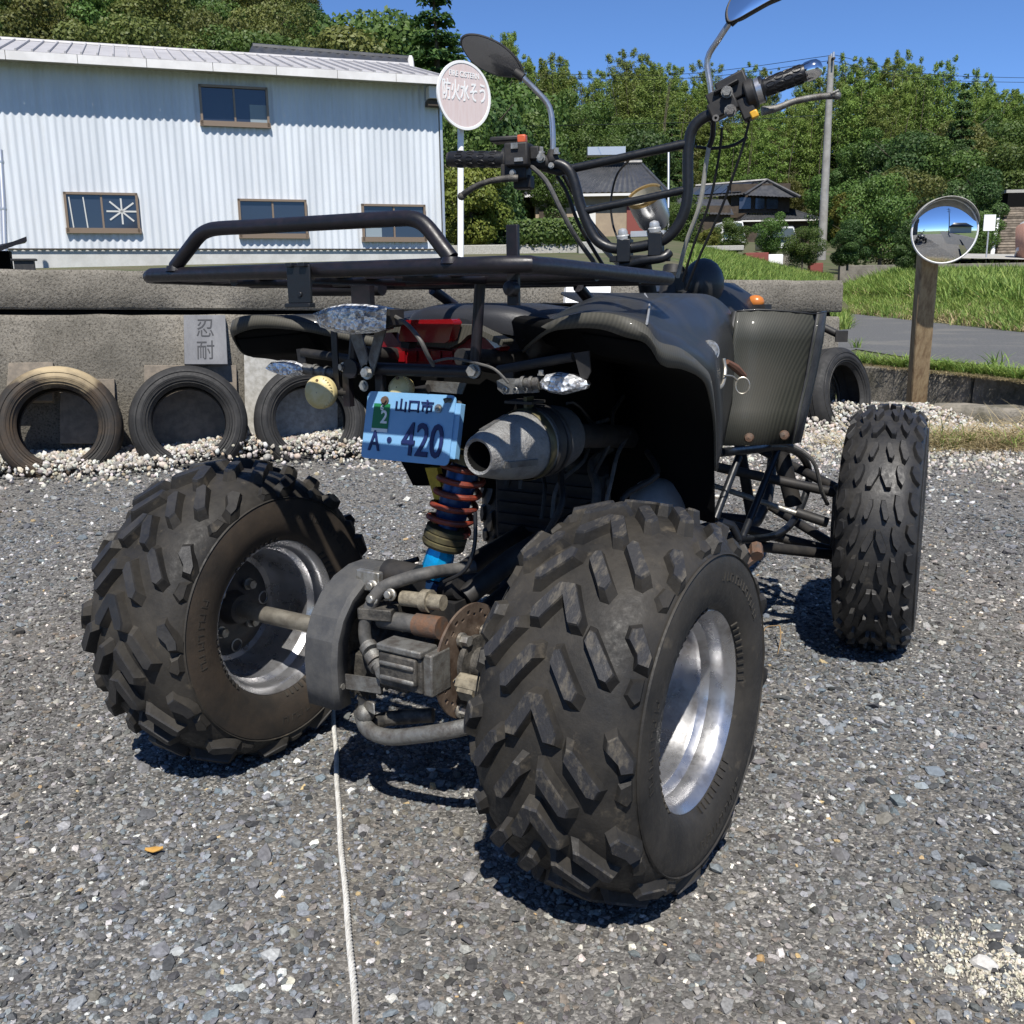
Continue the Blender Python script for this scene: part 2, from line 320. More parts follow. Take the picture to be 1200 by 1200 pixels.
# ---- wheels ----
def prof_fn(P):
    T = [p[0] for p in P]; R = [p[1] for p in P]
    return lambda t: float(np.interp(t, T, R))
def make_wheel(name, cx, cy, cz, hw, rc, front, yaw, inner, tyre_mats, label=None):
    """inner: +1 when the dish opens towards +X (the side the photograph looks into)"""
    k = hw / .127
    half = [(0, rc), (.03 * k, rc - .0005), (.06 * k, rc - .004), (.09 * k, rc - .012), (.108 * k, rc - .024), (.118 * k, rc - .038), (.1245 * k, rc - .048), (.127 * k, rc - .062), (.1265 * k, rc - .085), (.122 * k, .163), (.112 * k, .150), (.098 * k, .1415), (.088 * k, .1375)]
    top = [(-t, r) for t, r in half[5:0:-1]] + half[:6]
    tf = prof_fn(top)
    R = rotz(yaw); C0 = V3(cx, cy, cz)
    def P(t, a, h=0):
        e = .004; r = tf(t); dr = (tf(t + e) - tf(t - e)) / (2 * e); nn = 1 / math.hypot(1, dr); nt_, nr_ = -dr * nn, nn
        tt = t + nt_ * h; rr = r + nr_ * h
        return C0 + R @ V3(tt, -rr * math.cos(a), rr * math.sin(a))
    mb = MB(); full = [(-t, r) for t, r in half[::-1]] + half[1:]
    mb.lathe([(r, t) for t, r in full], C0, R @ V3(1, 0, 0), 96, 0)
    if len(tyre_mats) > 2: mb.lathe([(r, t + .0004) for t, r in half[6:]], C0, R @ V3(1, 0, 0), 96, 2)
    # moulded details: parting ring, bead teeth
    for sgn in (-1, 1):
        mb.lathe([(rc - .046, sgn * .1238 * k), (rc - .0445, sgn * .1262 * k), (rc - .043, sgn * .1235 * k)], C0, R @ V3(1, 0, 0), 96, 0)
    e1, e2, _ = basis(R @ V3(1, 0, 0)); AXV = R @ V3(1, 0, 0)
    for i in range(72):
        if (i // 9) % 2: continue
        a = 2 * PI * i / 72; rad = e1 * math.cos(a) + e2 * math.sin(a); tan = -e1 * math.sin(a) + e2 * math.cos(a)
        for sgn in (-1, 1):
            mb.box(C0 + rad * .153 + AXV * sgn * .1145 * k, (.005, .0045, .011), np.stack([nrm(AXV * sgn * .75 - rad * .65), tan, nrm(rad * .75 + AXV * sgn * .65)], 1))
    # raised moulded marks on the sidewall (too worn to read): short bars in two runs
    for run, (a0, nn) in enumerate(((.5, 15), (2.7, 11), (4.6, 13))):
        for i in range(nn):
            a = a0 + i * .062; rad = e1 * math.cos(a) + e2 * math.sin(a); tan = -e1 * math.sin(a) + e2 * math.cos(a)
            for sgn in (-1, 1):
                c = C0 + rad * (rc - .077) + AXV * sgn * .1262 * k
                mb.box(c, (.003, .0022, .013), np.stack([AXV, tan, rad], 1)); 
                if i % 3 != 1: mb.box(c + tan * .005 + rad * (.0045 if i % 2 else -.0045), (.003, .007, .0022), np.stack([AXV, tan, rad], 1))
    # tread blocks
    def knob(q, h, sh=.82, mi=1):
        q = [V3(*p) for p in q]; c = sum(q) / len(q); n = len(q); q = [c + (p - c) * (1.11 if not front else .86) for p in q]; ins = [c + (p - c) * sh for p in q]; low = [c + (p - c) * (1.30 if not front else 1.16) for p in q]
        A = [P(p[0], p[1], -.004) for p in low]; B = [P(p[0], p[1], h) for p in ins]; M_ = [P(p[0], p[1], h * .82) for p in [c + (p - c) * (sh + .06) for p in q]]
        mb.add(A + M_, [(i, (i + 1) % n, n + (i + 1) % n, n + i) for i in range(n)], 0)
        mb.add(M_ + B, [(i, (i + 1) % n, n + (i + 1) % n, n + i) for i in range(n)] + [tuple(range(n, 2 * n))], mi)
    d2r = math.radians
    npit = 12 if not front else 13; rr = random.Random(3 + int(cx * 100))
    for p in range(npit):
        b = 2 * PI * p / npit + (d2r(18) if not front else d2r(9)); j = lambda: rr.uniform(-.0015, .0015)
        A = lambda deg: b + d2r(deg)
        if not front:
            for s in (-1, 1):
                knob([(0, A(2.2)), (s * .011, A(2.2)), (s * .034, A(-6.0)), (s * .033, A(-8.6)), (s * .021, A(-8.6)), (0, A(-1.3))], .0185 + j(), .90)
                knob([(s * .013, A(14.2)), (s * .021, A(14.6)), (s * .055, A(5.0)), (s * .051, A(2.2)), (s * .041, A(2.4)), (s * .011, A(11))], .0185 + j(), .84)
                knob([(s * .050, A(21)), (s * .058, A(20.6)), (s * .090, A(11.2)), (s * .085, A(8.6)), (s * .076, A(9)), (s * .047, A(18))], .0175 + j(), .84)
                knob([(s * .093, A(24.5)), (s * .103, A(26)), (s * .118, A(19)), (s * .1165, A(15.5)), (s * .107, A(15.5)), (s * .105, A(18.2)), (s * .093, A(21.5))], .015 + j(), .84)
                knob([(s * .108, A(11)), (s * .1175, A(12)), (s * .1175, A(6)), (s * .112, A(4.5)), (s * .105, A(7))], .008, .8, 0)
        else:
            for s in (-1, 1):
                knob([(0, A(3)), (s * .010, A(3)), (s * .027, A(-5)), (s * .026, A(-8)), (s * .016, A(-8)), (0, A(-1))], .0135, .92)
                knob([(s * .008, A(16)), (s * .016, A(16)), (s * .027, A(8)), (s * .023, A(5.5)), (s * .017, A(6)), (s * .007, A(13))], .0135, .9)
                knob([(s * .034, A(19)), (s * .043, A(18.5)), (s * .056, A(9)), (s * .050, A(5)), (s * .043, A(6)), (s * .033, A(14))], .013, .9)
                knob([(s * .033, A(4.5)), (s * .040, A(5)), (s * .052, A(-3)), (s * .047, A(-7)), (s * .038, A(-4)), (s * .031, A(1.5))], .013, .9)
                knob([(s * .063, A(21)), (s * .074, A(21.5)), (s * .082, A(14)), (s * .079, A(9)), (s * .068, A(11)), (s * .061, A(16))], .010, .88)
                knob([(s * .062, A(6)), (s * .073, A(7)), (s * .081, A(0)), (s * .079, A(-4)), (s * .068, A(-2)), (s * .060, A(2))], .010, .88)
    # rim: lathe section open on the inner side
    rim = MB(); ax = R @ V3(inner, 0, 0); w = .102 * k
    rim.lathe([(.150, w + .006), (.1515, w + .002), (.149, w - .003), (.138, w - .008)], C0, ax, 64)
    st = [(.150, w + .006), (.147, w + .0075), (.1380, w - .002), (.1345, w - .010), (.1335, w - .030), (.1310, w - .035), (.1255, w - .042), (.1240, w - .048), (.1225, w - .075), (.1200, w - .082), (.1180, .008), (.114, -.008), (.106, -.022), (.090, -.030)]
    rim.lathe(st, C0, ax, 72)
    rim.lathe([(.149, -w), (.1365, -w + .008), (.129, -w + .03), (.119, -w + .045), (.117, -.034), (.09, -.036)], C0, ax, 64)
    wh = MB()
    wh.lathe([(.108, -.030), (.094, -.026), (.080, -.018), (.062, -.016), (.050, -.020), (.034, -.020), (.030, -.004), (.028, .008), (.001, .009)], C0, ax, 48)
    be1, be2, bax = basis(ax)
    for i in range(4):
        a = PI / 4 + i * PI / 2; wh.bolt(C0 + bax * -.017 + .055 * (math.cos(a) * be1 + math.sin(a) * be2), bax, .009, .018, 1)
        a = i * PI / 2; wh.lathe([(.0115, 0), (.014, .003), (.0115, .004), (.0115, .001)], C0 + bax * -.0185 + .078 * (math.cos(a) * be1 + math.sin(a) * be2), bax, 14, 1)
    wo = build(wh, name, ['rim_paint', 'zinc'], quad, label)
    build(mb, 'tyre', tyre_mats, wo); build(rim, 'rim', 'chrome', wo, sharp=22)
    return wo
make_wheel('rear_wheel', .412, 0, .279, .127, .2755, False, 0, 1, ['rubber', 'rubber_worn'], 'right rear wheel with grey dusty tyre and polished rim')
make_wheel('rear_wheel', -.435, 0, .279, .125, .2755, False, 0, 1, ['rubber', 'rubber_front', 'rubber_brown'], 'left rear wheel with brown stained inner sidewall')
make_wheel('front_wheel', .488, 1.243, .293, .092, .293, True, .1656, 1, ['rubber_front', 'rubber_front'], 'right front wheel turned slightly left')
make_wheel('front_wheel', -.488, 1.243, .293, .092, .293, True, .1656, -1, ['rubber_front', 'rubber_front'], 'left front wheel behind the bodywork')
# ---- rear axle, guard, brake ----
mb = MB(); mb.cyl((-.46, 0, .279), (-.17, 0, .279), .0165, 20, 0); mb.cyl((-.17, 0, .279), (.42, 0, .279), .019, 20, 1)
build(mb, 'rear_axle', ['bare_steel', 'grease_metal'], quad)
mb = MB(); r0 = .136; x0, x1 = -.126, -.060
path = [(r0 * math.cos(a), .279 + r0 * math.sin(a), a) for a in np.linspace(math.radians(66), PI, 8)] + [(-r0, .279 - .04, PI), (-r0 + .004, .279 - .078, PI)]
def gpt(x, d, i): y, z, a = path[i]; return V3(x, y + d * math.cos(a), z + d * math.sin(a))
prof = [(x0 + .003, -.020), (x0, -.005), (x0 + .005, 0), (x1 - .005, 0), (x1, -.005), (x1 - .002, -.030)]
mb.grid([[gpt(x, d, i) for x, d in prof] for i in range(len(path))], 0, True)
g0 = gpt(x0, 0, 0); mb.add([gpt(x0, 0, 0), gpt(x1, 0, 0), gpt(x1, -.03, 0), gpt(x0, -.03, 0)], [(0, 1, 2, 3)], 0)
g = build(mb, 'sprocket_guard', ['guard_plastic'], quad, solid=.004, sharp=14)
mb = MB()
for i, dd in ((2, -.016), (8, -.014)): mb.bolt(gpt(x1 - .001, dd, i), (1, 0, 0), .0055, .006)
build(mb, 'bolt', 'zinc', g, split=True)
mb = MB(); q = gpt(x1, -.02, 8); mb.box(q + V3(.032, .01, .006), (.07, .003, .026), rotz(.2)); build(mb, 'guard_stay', 'alloy_dull', g)
mb = MB(); mb.lathe([(.03, -.003), (.098, -.003), (.101, 0), (.098, .003), (.03, .003)], (-.09, 0, .279), (1, 0, 0), 40, 0)
for i in range(34):
    a = 2 * PI * i / 34; mb.box((-.09, .103 * math.cos(a), .279 + .103 * math.sin(a)), (.006, .008, .011), np.array([[1, 0, 0], [0, math.cos(a + PI / 2), -math.sin(a + PI / 2)], [0, math.sin(a + PI / 2), math.cos(a + PI / 2)]]))
build(mb, 'sprocket', 'grease_metal', quad)
# brake disc: ring with drilled slots left as real holes
mb = MB(); xd = .118; nseg = 60
def ringseg(r1, r2, skip=lambda i: False, th=.0022):
    for i in range(nseg):
        if skip(i): continue
        a, b = 2 * PI * i / nseg, 2 * PI * (i + 1) / nseg
        q = [(r1, a), (r2, a), (r2, b), (r1, b)]; A = [V3(xd - th, r * math.cos(t), .279 + r * math.sin(t)) for r, t in q]; B = [p + V3(2 * th, 0, 0) for p in A]
        mb.add(A + B, [(0, 1, 2, 3), (7, 6, 5, 4)] + [(j, (j + 1) % 4, 4 + (j + 1) % 4, 4 + j) for j in range(4)], 0)
ringseg(.064, .076, lambda i: False); ringseg(.076, .081, lambda i: i % 4 == 1); ringseg(.081, .088, lambda i: i % 4 == 3); ringseg(.088, .097)
ringseg(.024, .056, lambda i: i % 15 in (3, 4)); ringseg(.056, .064)
build(mb, 'brake_disc', 'disc_steel', quad)
mb = MB(); mb.lathe([(.03, 0), (.045, .002), (.045, .012), (.026, .014), (.026, .05), (.02, .05)], (.121, 0, .279), (1, 0, 0), 24)
hub = build(mb, 'hub', 'grease_metal', quad)
mb = MB(); mb.cyl((.135, -.052, .262), (.185, -.052, .262), .017, 8)
mb.cyl((.14, -.05, .255), (.17, -.05, .255), .0215, 6); build(mb, 'axle_nut', 'ivory_nut', hub)
mb = MB()
for y, z in ((-.03, .325), (-.038, .205), (.04, .24), (.035, .32)): mb.bolt((.121, y, z), (1, 0, 0), .009, .018)
build(mb, 'bolt', 'zinc', hub, split=True)
mb = MB(); cq = V3(.062, -.094, .287)
mb.box(cq, (.088, .042, .062), mi=0); mb.box(cq + V3(0, -.022, .005), (.075, .012, .045), mi=0); mb.box(cq + V3(.002, -.004, .036), (.09, .046, .012), mi=1)
mb.box(cq + V3(0, -.029, .012), (.07, .006, .008), mi=1); mb.box(cq + V3(0, -.029, -.012), (.07, .006, .008), mi=1); mb.box(cq + V3(.05, .01, 0), (.02, .05, .07), mi=1)
cal = build(mb, 'brake_caliper', ['grease_metal', 'alloy_dull'], quad, bevel=.004)
mb = MB(); mb.cyl((-.02, -.06, .345), (.10, -.058, .350), .0155, 14, 0); mb.cyl((.055, -.058, .348), (.105, -.058, .350), .019, 12, 1); mb.cyl((.02, -.05, .385), (.10, -.045, .388), .013, 12, 2)
mb.cyl((.06, -.045, .386), (.075, -.045, .387), .019, 12, 2); build(mb, 'slide_pin', ['hose_grey', 'rust', 'ivory_nut'], cal, split=True)
mb = MB()   # carrier casting and small dark brackets between guard and disc
mb.lathe([(.02, 0), (.055, 0), (.058, .012), (.052, .03), (.042, .034), (.042, .12), (.05, .13), (.05, .145), (.02, .145)], (-.075, 0, .279), (1, 0, 0), 26, 0)
mb.box((-.03, -.05, .25), (.13, .03, .05), mi=0); mb.box((-.02, -.062, .36), (.06, .05, .02), rotz(.3), 0); mb.box((-.05, -.05, .405), (.05, .012, .035), mi=1)
for q in ((-.02, -.078, .385), (.012, -.07, .395), (-.035, -.06, .40)): mb.bolt(q, (.1, -1, .2), .008, .012, 1)
mb.box((-.035, -.09, .2), (.05, .004, .02), rotz(-.3), 1)
mb.tube([(-.10, -.03, .16), (-.06, -.06, .15), (-.01, -.06, .17), (.06, -.03, .18)], .013, 10, 0, k=4)
build(mb, 'axle_carrier', ['grease_metal', 'zinc'], quad, bevel=.002)
mb = MB()   # bent tow bar under the axle
pp = [AY(423, 832, -.08), AY(428, 850, -.09), AY(440, 860, -.10), AY(460, 864, -.10), AY(485, 862, -.10), AY(515, 858, -.10), AY(545, 852, -.09), AY(600, 838, -.06)]
mb.tube(pp, .0135, 12, k=4); mb.ball(AY(428, 836, -.085), .017, 12); build(mb, 'tow_bar', 'alloy_dull', quad)
mb = MB(); mb.tube([AY(x, y, Y) for x, y, Y in ((556, 664, .06), (526, 668, .02), (500, 672, -.03), (470, 680, -.05), (445, 692, -.07), (430, 722, -.08), (428, 748, -.085), (437, 768, -.09), (446, 784, -.095))], .011, 12, k=5)
h = build(mb, 'brake_hose', 'hose_grey', quad)
mb = MB()
for u0, v0, u1, v1 in ((431, 757, 435, 763), (436, 766, 441, 775), (440, 776, 444, 782)): mb.cyl(AY(u0, v0, -.088), AY(u1, v1, -.092), .0155, 14)
mb.cyl(AY(446, 784, -.095), AY(452, 793, -.1), .008, 10); mb.cyl(AY(447, 790, -.1), AY(459, 780, -.1), .013, 10); build(mb, 'hose_clamp', 'alloy_dull', h, split=True)
# ---- swing arm and frame ----
mb = MB()
for x in (-.07, .075): mb.tube([(x, .02, .30), (x * .9, .30, .36), (x * .8, .62, .40)], .021, 12)
mb.tube([AY(545, 700, .04), AY(600, 655, .12), (.13, .42, .46)], .019, 10); mb.tube([(-.07, .20, .345), (.075, .20, .345)], .019, 10)
mb.box((0.0, .03, .345), (.17, .05, .05)); mb.cyl((-.05, .0, .405), (.02, -.005, .405), .026, 18)
build(mb, 'swing_arm', 'frame_black', quad)
mb = MB(); mb.cyl(AY(508, 690, .03), AY(538, 688, .03), .021, 18, 0); mb.cyl(AY(515, 682, .025), AY(508, 699, .02), .017, 16, 1); build(mb, 'shock_mount', ['frame_black', 'blue_dark'], quad)
mb = MB()
for s in (-1, 1):
    mb.tube([(s * .13, .62, .40), (s * .15, .62, .30), (s * .15, 1.30, .26), (s * .12, 1.50, .40)], .0145, 10, k=3)
    mb.tube([(s * .13, .60, .42), (s * .14, .48, .60), (s * .12, .30, .74), (s * .10, .02, .775)], .0145, 10, k=3)
    mb.tube([(s * .12, .36, .74), (s * .11, .75, .80), (s * .05, 1.02, .86)], .0145, 10, k=3)
    mb.tube([(s * .05, 1.05, .84), (s * .12, 1.15, .6), (s * .15, 1.25, .29)], .0145, 10, k=3)
mb.tube([(-.14, .62, .33), (.14, .62, .33)], .014, 10); mb.tube([(-.15, 1.28, .265), (.15, 1.28, .265)], .014, 10)
mb.tube([(0, .98, .72), (0, 1.06, .93)], .027, 14)
build(mb, 'frame', 'frame_black', quad)
# ---- shock absorber ----
B0, T0 = AY(509, 676, .025), AY(549, 530, .055); ax = nrm(T0 - B0); L0 = np.linalg.norm(T0 - B0)
mb = MB(); mb.lathe([(.001, 0), (.021, 0), (.026, .012), (.024, .042), (.020, .060)], B0, ax, 12, 0, False); mb.lathe([(.034, .055), (.037, .060), (.037, .066), (.034, .068), (.037, .070), (.037, .078), (.034, .080), (.036, .082), (.036, .089), (.02, .092)], B0, ax, 30, 1)
mb.lathe([(.018, .09), (.018, L0)], B0, ax, 18, 2); mb.lathe([(.0245, .105), (.0265, .110), (.0265, .19), (.022, .2)], B0, ax, 20, 2)
mb.lathe([(.02, L0 - .02), (.04, L0 - .016), (.04, L0), (.0, L0)], B0, ax, 24, 1); mb.cyl(B0 - ax * .02, B0 + ax * .005, .014, 12, 2)
sh = build(mb, 'shock_absorber', ['blue_anodised', 'olive_ring', 'blue_dark'], quad, sharp=25)
e1, e2, _ = basis(ax); mb = MB(); nt_ = 5.2
mb.tube([B0 + ax * (.088 + (L0 - .105) * i / 130) + .036 * (math.cos(2 * PI * nt_ * i / 130) * e1 + math.sin(2 * PI * nt_ * i / 130) * e2) for i in range(131)], .0052, 9)
build(mb, 'spring', 'red_spring', sh)
mb = MB(); q = [AY(503, 547, .07), AY(517, 547, .07), AY(524, 580, .07), AY(515, 588, .07)]; mb.prism([(0, 0)] and [((p - q[0]) @ V3(1, 0, 0), (p - q[0]) @ V3(0, 0, 1)) for p in q][::-1], q[0], (1, 0, 0), (0, 0, 1), .012)
build(mb, 'shock_bracket', 'yellow_paint', quad)
mb = MB(); mb.tube([AY(557, 600, .03), AY(556, 640, .02), AY(545, 668, .01), AY(520, 682, 0)], .0035, 8, k=5); mb.tube([AY(400, 700, -.02), AY(440, 672, .03), AY(490, 655, .06)], .005, 8, k=4); mb.tube([AY(434, 715, -.03), AY(470, 693, .02), AY(505, 672, .05)], .004, 8, k=4)
build(mb, 'cable', 'cable_black', quad, split=True)
# ---- exhaust ----
tip = AY(561, 535, -.09); axm = nrm(V3(.10, 1, .035))
mb = MB(); mb.lathe([(.0225, .012), (.0225, .0), (.027, -.002), (.0315, .004), (.035, .016), (.043, .045), (.049, .078), (.052, .10), (.0535, .118), (.053, .135)], tip, axm, 44, 0)
mb.lathe([(.0225, .0), (.0215, .06), (.001, .061)], tip, axm, 28, 2)
mb.lathe([(.053, .135), (.0535, .15), (.0515, .185), (.047, .205), (.02, .212)], tip, axm, 40, 1)
mx = build(mb, 'muffler', ['alloy', 'guard_plastic', 'void_black'], quad)
mb = MB(); mb.lathe([(.0545, .104), (.056, .106), (.056, .118), (.0545, .120)], tip, axm, 44, 0); mb.lathe([(.0545, .126), (.0565, .128), (.0565, .142), (.0545, .144)], tip, axm, 44, 1)
mb.lathe([(.0555, .148), (.057, .150), (.057, .156), (.0555, .158)], tip, axm, 44, 1)
bb = tip + axm * .125 + V3(0, 0, .058); mb.box(bb + V3(-.01, 0, .006), (.05, .04, .004), mi=1); mb.box(bb + V3(.0, -.005, .0), (.006, .02, .03), mi=0); build(mb, 'clamp', ['olive_ring', 'frame_black'], mx, split=True)
mb = MB()
for k_ in range(3):
    a = math.radians(200 + k_ * 120); e1, e2, _ = basis(axm); rd = math.cos(a) * e1 + math.sin(a) * e2; tn = np.cross(axm, rd)
    mb.box(tip + axm * .047 + rd * .0425, (.005, .062, .010), np.stack([rd, nrm(axm + rd * .22), tn], 1), 0)
build(mb, 'rib', 'alloy_dull', mx, split=True)
mb = MB(); mb.tube([tip + axm * .20, (.20, .45, .60), (.20, .70, .55), (.10, .80, .45)], .021, 12, k=5); build(mb, 'exhaust_pipe', 'frame_black', quad)
# ---- engine ----
mb = MB(); mb.box((0, .62, .42), (.26, .34, .20)); mb.box((0.02, .74, .56), (.15, .16, .14), mi=1)
for i in range(7): mb.box((0.02, .74, .50 + i * .022), (.19, .20, .007), mi=1)
mb.lathe([(.085, -.02), (.085, .02), (.07, .035), (.001, .04)], (-.13, .6, .40), (-1, 0, 0), 28, 0)
eng = build(mb, 'engine', ['frame_black', 'frame_black'], quad, bevel=.006)
mb = MB(); ce = AX(764, 612, .25); mb.lathe([(.082, 0), (.083, .02), (.078, .04), (.066, .055), (.040, .066), (.001, .069)], ce, (1, -.1, .25), 34, 0); build(mb, 'clutch_cover', 'alloy_pale', eng)
mb = MB()
for (u, v, x) in ((806, 590, .2), (830, 575, .22)): mb.bolt(AX(u, v, x), (.5, -.8, .2), .008, .014)
mb.box((.18, .25, .62), (.012, .30, .012)); mb.tube([(.17, .12, .63), (.19, .35, .645)], .004, 8); build(mb, 'bracket', 'zinc', eng, split=True)
mb = MB(); mb.box((0, .32, .69), (.34, .28, .15)); mb.box((.06, .24, .59), (.10, .14, .07)); mb.cyl((-.06, .2, .6), (-.06, .4, .58), .035, 16); build(mb, 'underseat_dark_fill', 'void_black', quad, bevel=.008)  # enlarged black block, added to keep the shaded gap under the seat dark
mb = MB()
for i in range(7):
    p0 = V3(.10 + .05 * random.random(), .12 + .05 * i, .62 + .1 * random.random()); mb.tube([p0, p0 + V3(.05, .02, .03), p0 + V3(.06, .09, -.02), p0 + V3(.02, .16, .03)], .004, 7, k=4)
build(mb, 'wire', 'cable_black', quad, split=True)
mb = MB(); rq = random.Random(12)
for i in range(9):
    p0 = V3(.02 + .03 * i, .24 + rq.uniform(-.04, .1), .44 + rq.uniform(0, .12)); mb.tube([p0, p0 + V3(rq.uniform(-.03, .03), .02, .06), p0 + V3(rq.uniform(-.05, .05), .06, .10), p0 + V3(rq.uniform(-.04, .04), .12, .13)], rq.choice([.004, .006, .009]), 8, i % 2, k=4)
for i in range(6): mb.lathe([(.001, .02), (.014, .018), (.016, .004), (.016, 0)], (.13 + .001 * i, .47 + .05 * i, .50 - .025 * (i % 3)), (1, -.3, .1), 14, 1)
for i in range(7): mb.box((.0, .446, .345 + i * .024), (.24, .012, .009), mi=0)
build(mb, 'engine_hose', ['frame_black', 'hose_grey'], eng, split=True)
# ---- bodywork ----
def col_interp(cols, k): # cols: list of rows of points -> smoothed along the list
    rows = list(zip(*cols)); return [list(c) for c in zip(*[cr(r, k) for r in rows])]
Ppx = [(612, 400, .17), (640, 380, .27), (672, 369, .33), (704, 367, .38), (732, 372, .42), (757, 382, .445), (772, 401, .455), (798, 409, .46), (823, 429, .455), (834, 447, .445), (839, 495, .42), (840, 552, .40)]
Lpx = [(612, 413, .17), (640, 391, .27), (672, 385, .33), (704, 386, .38), (732, 395, .42), (757, 403, .445), (776, 428, .455), (800, 433, .46), (821, 443, .455), (830, 459, .445), (836, 497, .42), (837, 552, .40)]
Mpx = [(615, 397, .155), (640, 379, .2), (668, 368, .24), (698, 363, .28), (728, 365, .31), (759, 368, .32), (776, 374, .32), (800, 384, .32), (826, 397, .31), (842, 408, .30), (848, 450, .29), (848, 520, .28)]
Tpx = [(618, 390, .155), (640, 375, .165), (660, 364, .17), (685, 352, .185), (708, 345, .2), (740, 344.5, .21), (765, 344.5, .21), (800, 344.5, .21), (828, 345, .20), (846, 354, .19), (860, 372, .21), (864, 402, .21)]
Pp, Lp, Mp, Tp = [[AX(*q) for q in A] for A in (Ppx, Lpx, Mpx, Tpx)]
def fender(side):
    f = (lambda p: p) if side > 0 else (lambda p: V3(-p[0] * .95 + .005, p[1] + .055, p[2] - (.004 if p[2] < .845 else .022)))
    lab = 'dusty right rear mudguard with woven pattern' if side > 0 else 'left rear mudguard tip'
    mb = MB(); cols = []
    for i_, (P_, M_, T_) in enumerate(zip(Pp, Mp, Tp)):
        c = V3(.05, T_[1] + .02, T_[2] + .004) if i_ > 4 else T_ - V3(.02, -.02, .028); mid = M_ * .5 + T_ * .5 + V3(.012, -.006, .004); cols.append([f(x) for x in (c, T_ + V3(-.02, 0, .001 if i_ > 4 else -.012), T_, mid, M_, M_ * .5 + P_ * .5 + V3(0, 0, .002), P_)])
    mb.grid(col_interp(cols, 4)[:], 0); body = build(mb, 'rear_mudguard', ['carbon_tank'], quad, lab, solid=.003)
    mb = MB(); lip = []
    for P_, L_ in zip(Pp, Lp): lip.append([f(P_ + V3(0, 0, .001)), f((P_ + L_) / 2 + V3(.003, -.003, 0)), f(L_)])
    mb.grid(col_interp(lip, 4), 0); build(mb, 'mudguard_lip', ['carbon_lip'], body, solid=.003)
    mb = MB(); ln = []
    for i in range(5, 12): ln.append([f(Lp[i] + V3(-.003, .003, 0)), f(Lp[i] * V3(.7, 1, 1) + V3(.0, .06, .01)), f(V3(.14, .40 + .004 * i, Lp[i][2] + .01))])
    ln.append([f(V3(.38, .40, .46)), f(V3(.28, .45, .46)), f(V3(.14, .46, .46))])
    mb.grid(col_interp(ln, 3), 0); build(mb, 'shade_liner', 'void_black', body, solid=.003)  # near-black sheet, coloured for the deep shade inside the wheel well
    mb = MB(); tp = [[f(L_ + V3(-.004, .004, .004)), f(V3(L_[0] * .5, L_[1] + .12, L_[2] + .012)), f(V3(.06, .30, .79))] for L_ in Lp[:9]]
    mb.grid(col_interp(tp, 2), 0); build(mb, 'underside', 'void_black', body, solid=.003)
    if side > 0:
        mb = MB(); mb.tube([AX(755, 345, .212) + V3(.001, 0, .001), AX(757, 360, .27) + V3(.008, -.004, .006), AX(757, 381, .44) + V3(.002, -.002, .002)], .0018, 6, k=5); build(mb, 'panel_edge', 'alloy_pale', body)
fender(1); fender(-1)
# column of bright edges in front of the side cover, hooks and the key ring hanging there
mb = MB(); mb.tube([AX(862, 368, .22), AX(856, 395, .225), AX(851, 425, .23)], .010, 10, k=4); mb.tube([AX(846, 372, .225), AX(843, 400, .24), AX(842, 420, .25)], .007, 10, k=4)
build(mb, 'side_strut', 'carbon_tank', quad, split=True)
mb = MB(); mb.bolt(AX(832, 411, .335), (.75, -.6, .2), .012, .010); mb.lathe([(.02, -.003), (.02, 0), (.001, .001)], AX(832, 411, .33), (.75, -.6, .2), 20); build(mb, 'bolt', 'zinc', quad)
hk = AX(846, 436, .34)
mb = MB(); mb.tube([AX(848, 420, .33), AX(850, 434, .335), AX(847, 450, .34), AX(841, 455, .345), AX(838, 448, .345), AX(838, 430, .34)], .0035, 8, k=5); carab = build(mb, 'carabiner', 'bare_steel', quad)
mb = MB(); mb.tube([AX(852, 424, .335), AX(862, 431, .34), AX(872, 441, .345)], [.005, .008, .006], 8, k=4); build(mb, 'key_fob', 'leather', carab)
mb = MB(); e = AX(870, 452, .35); mb.tube([e + .016 * V3(math.cos(a) * .75, math.cos(a) * .35, math.sin(a)) for a in np.linspace(0, 2 * PI, 22, endpoint=False)], .0018, 6, closed=True); mb.tube([AX(848, 440, .34), AX(858, 441, .345), AX(864, 446, .35)], .002, 6, k=4); build(mb, 'key_ring', 'bare_steel', carab)
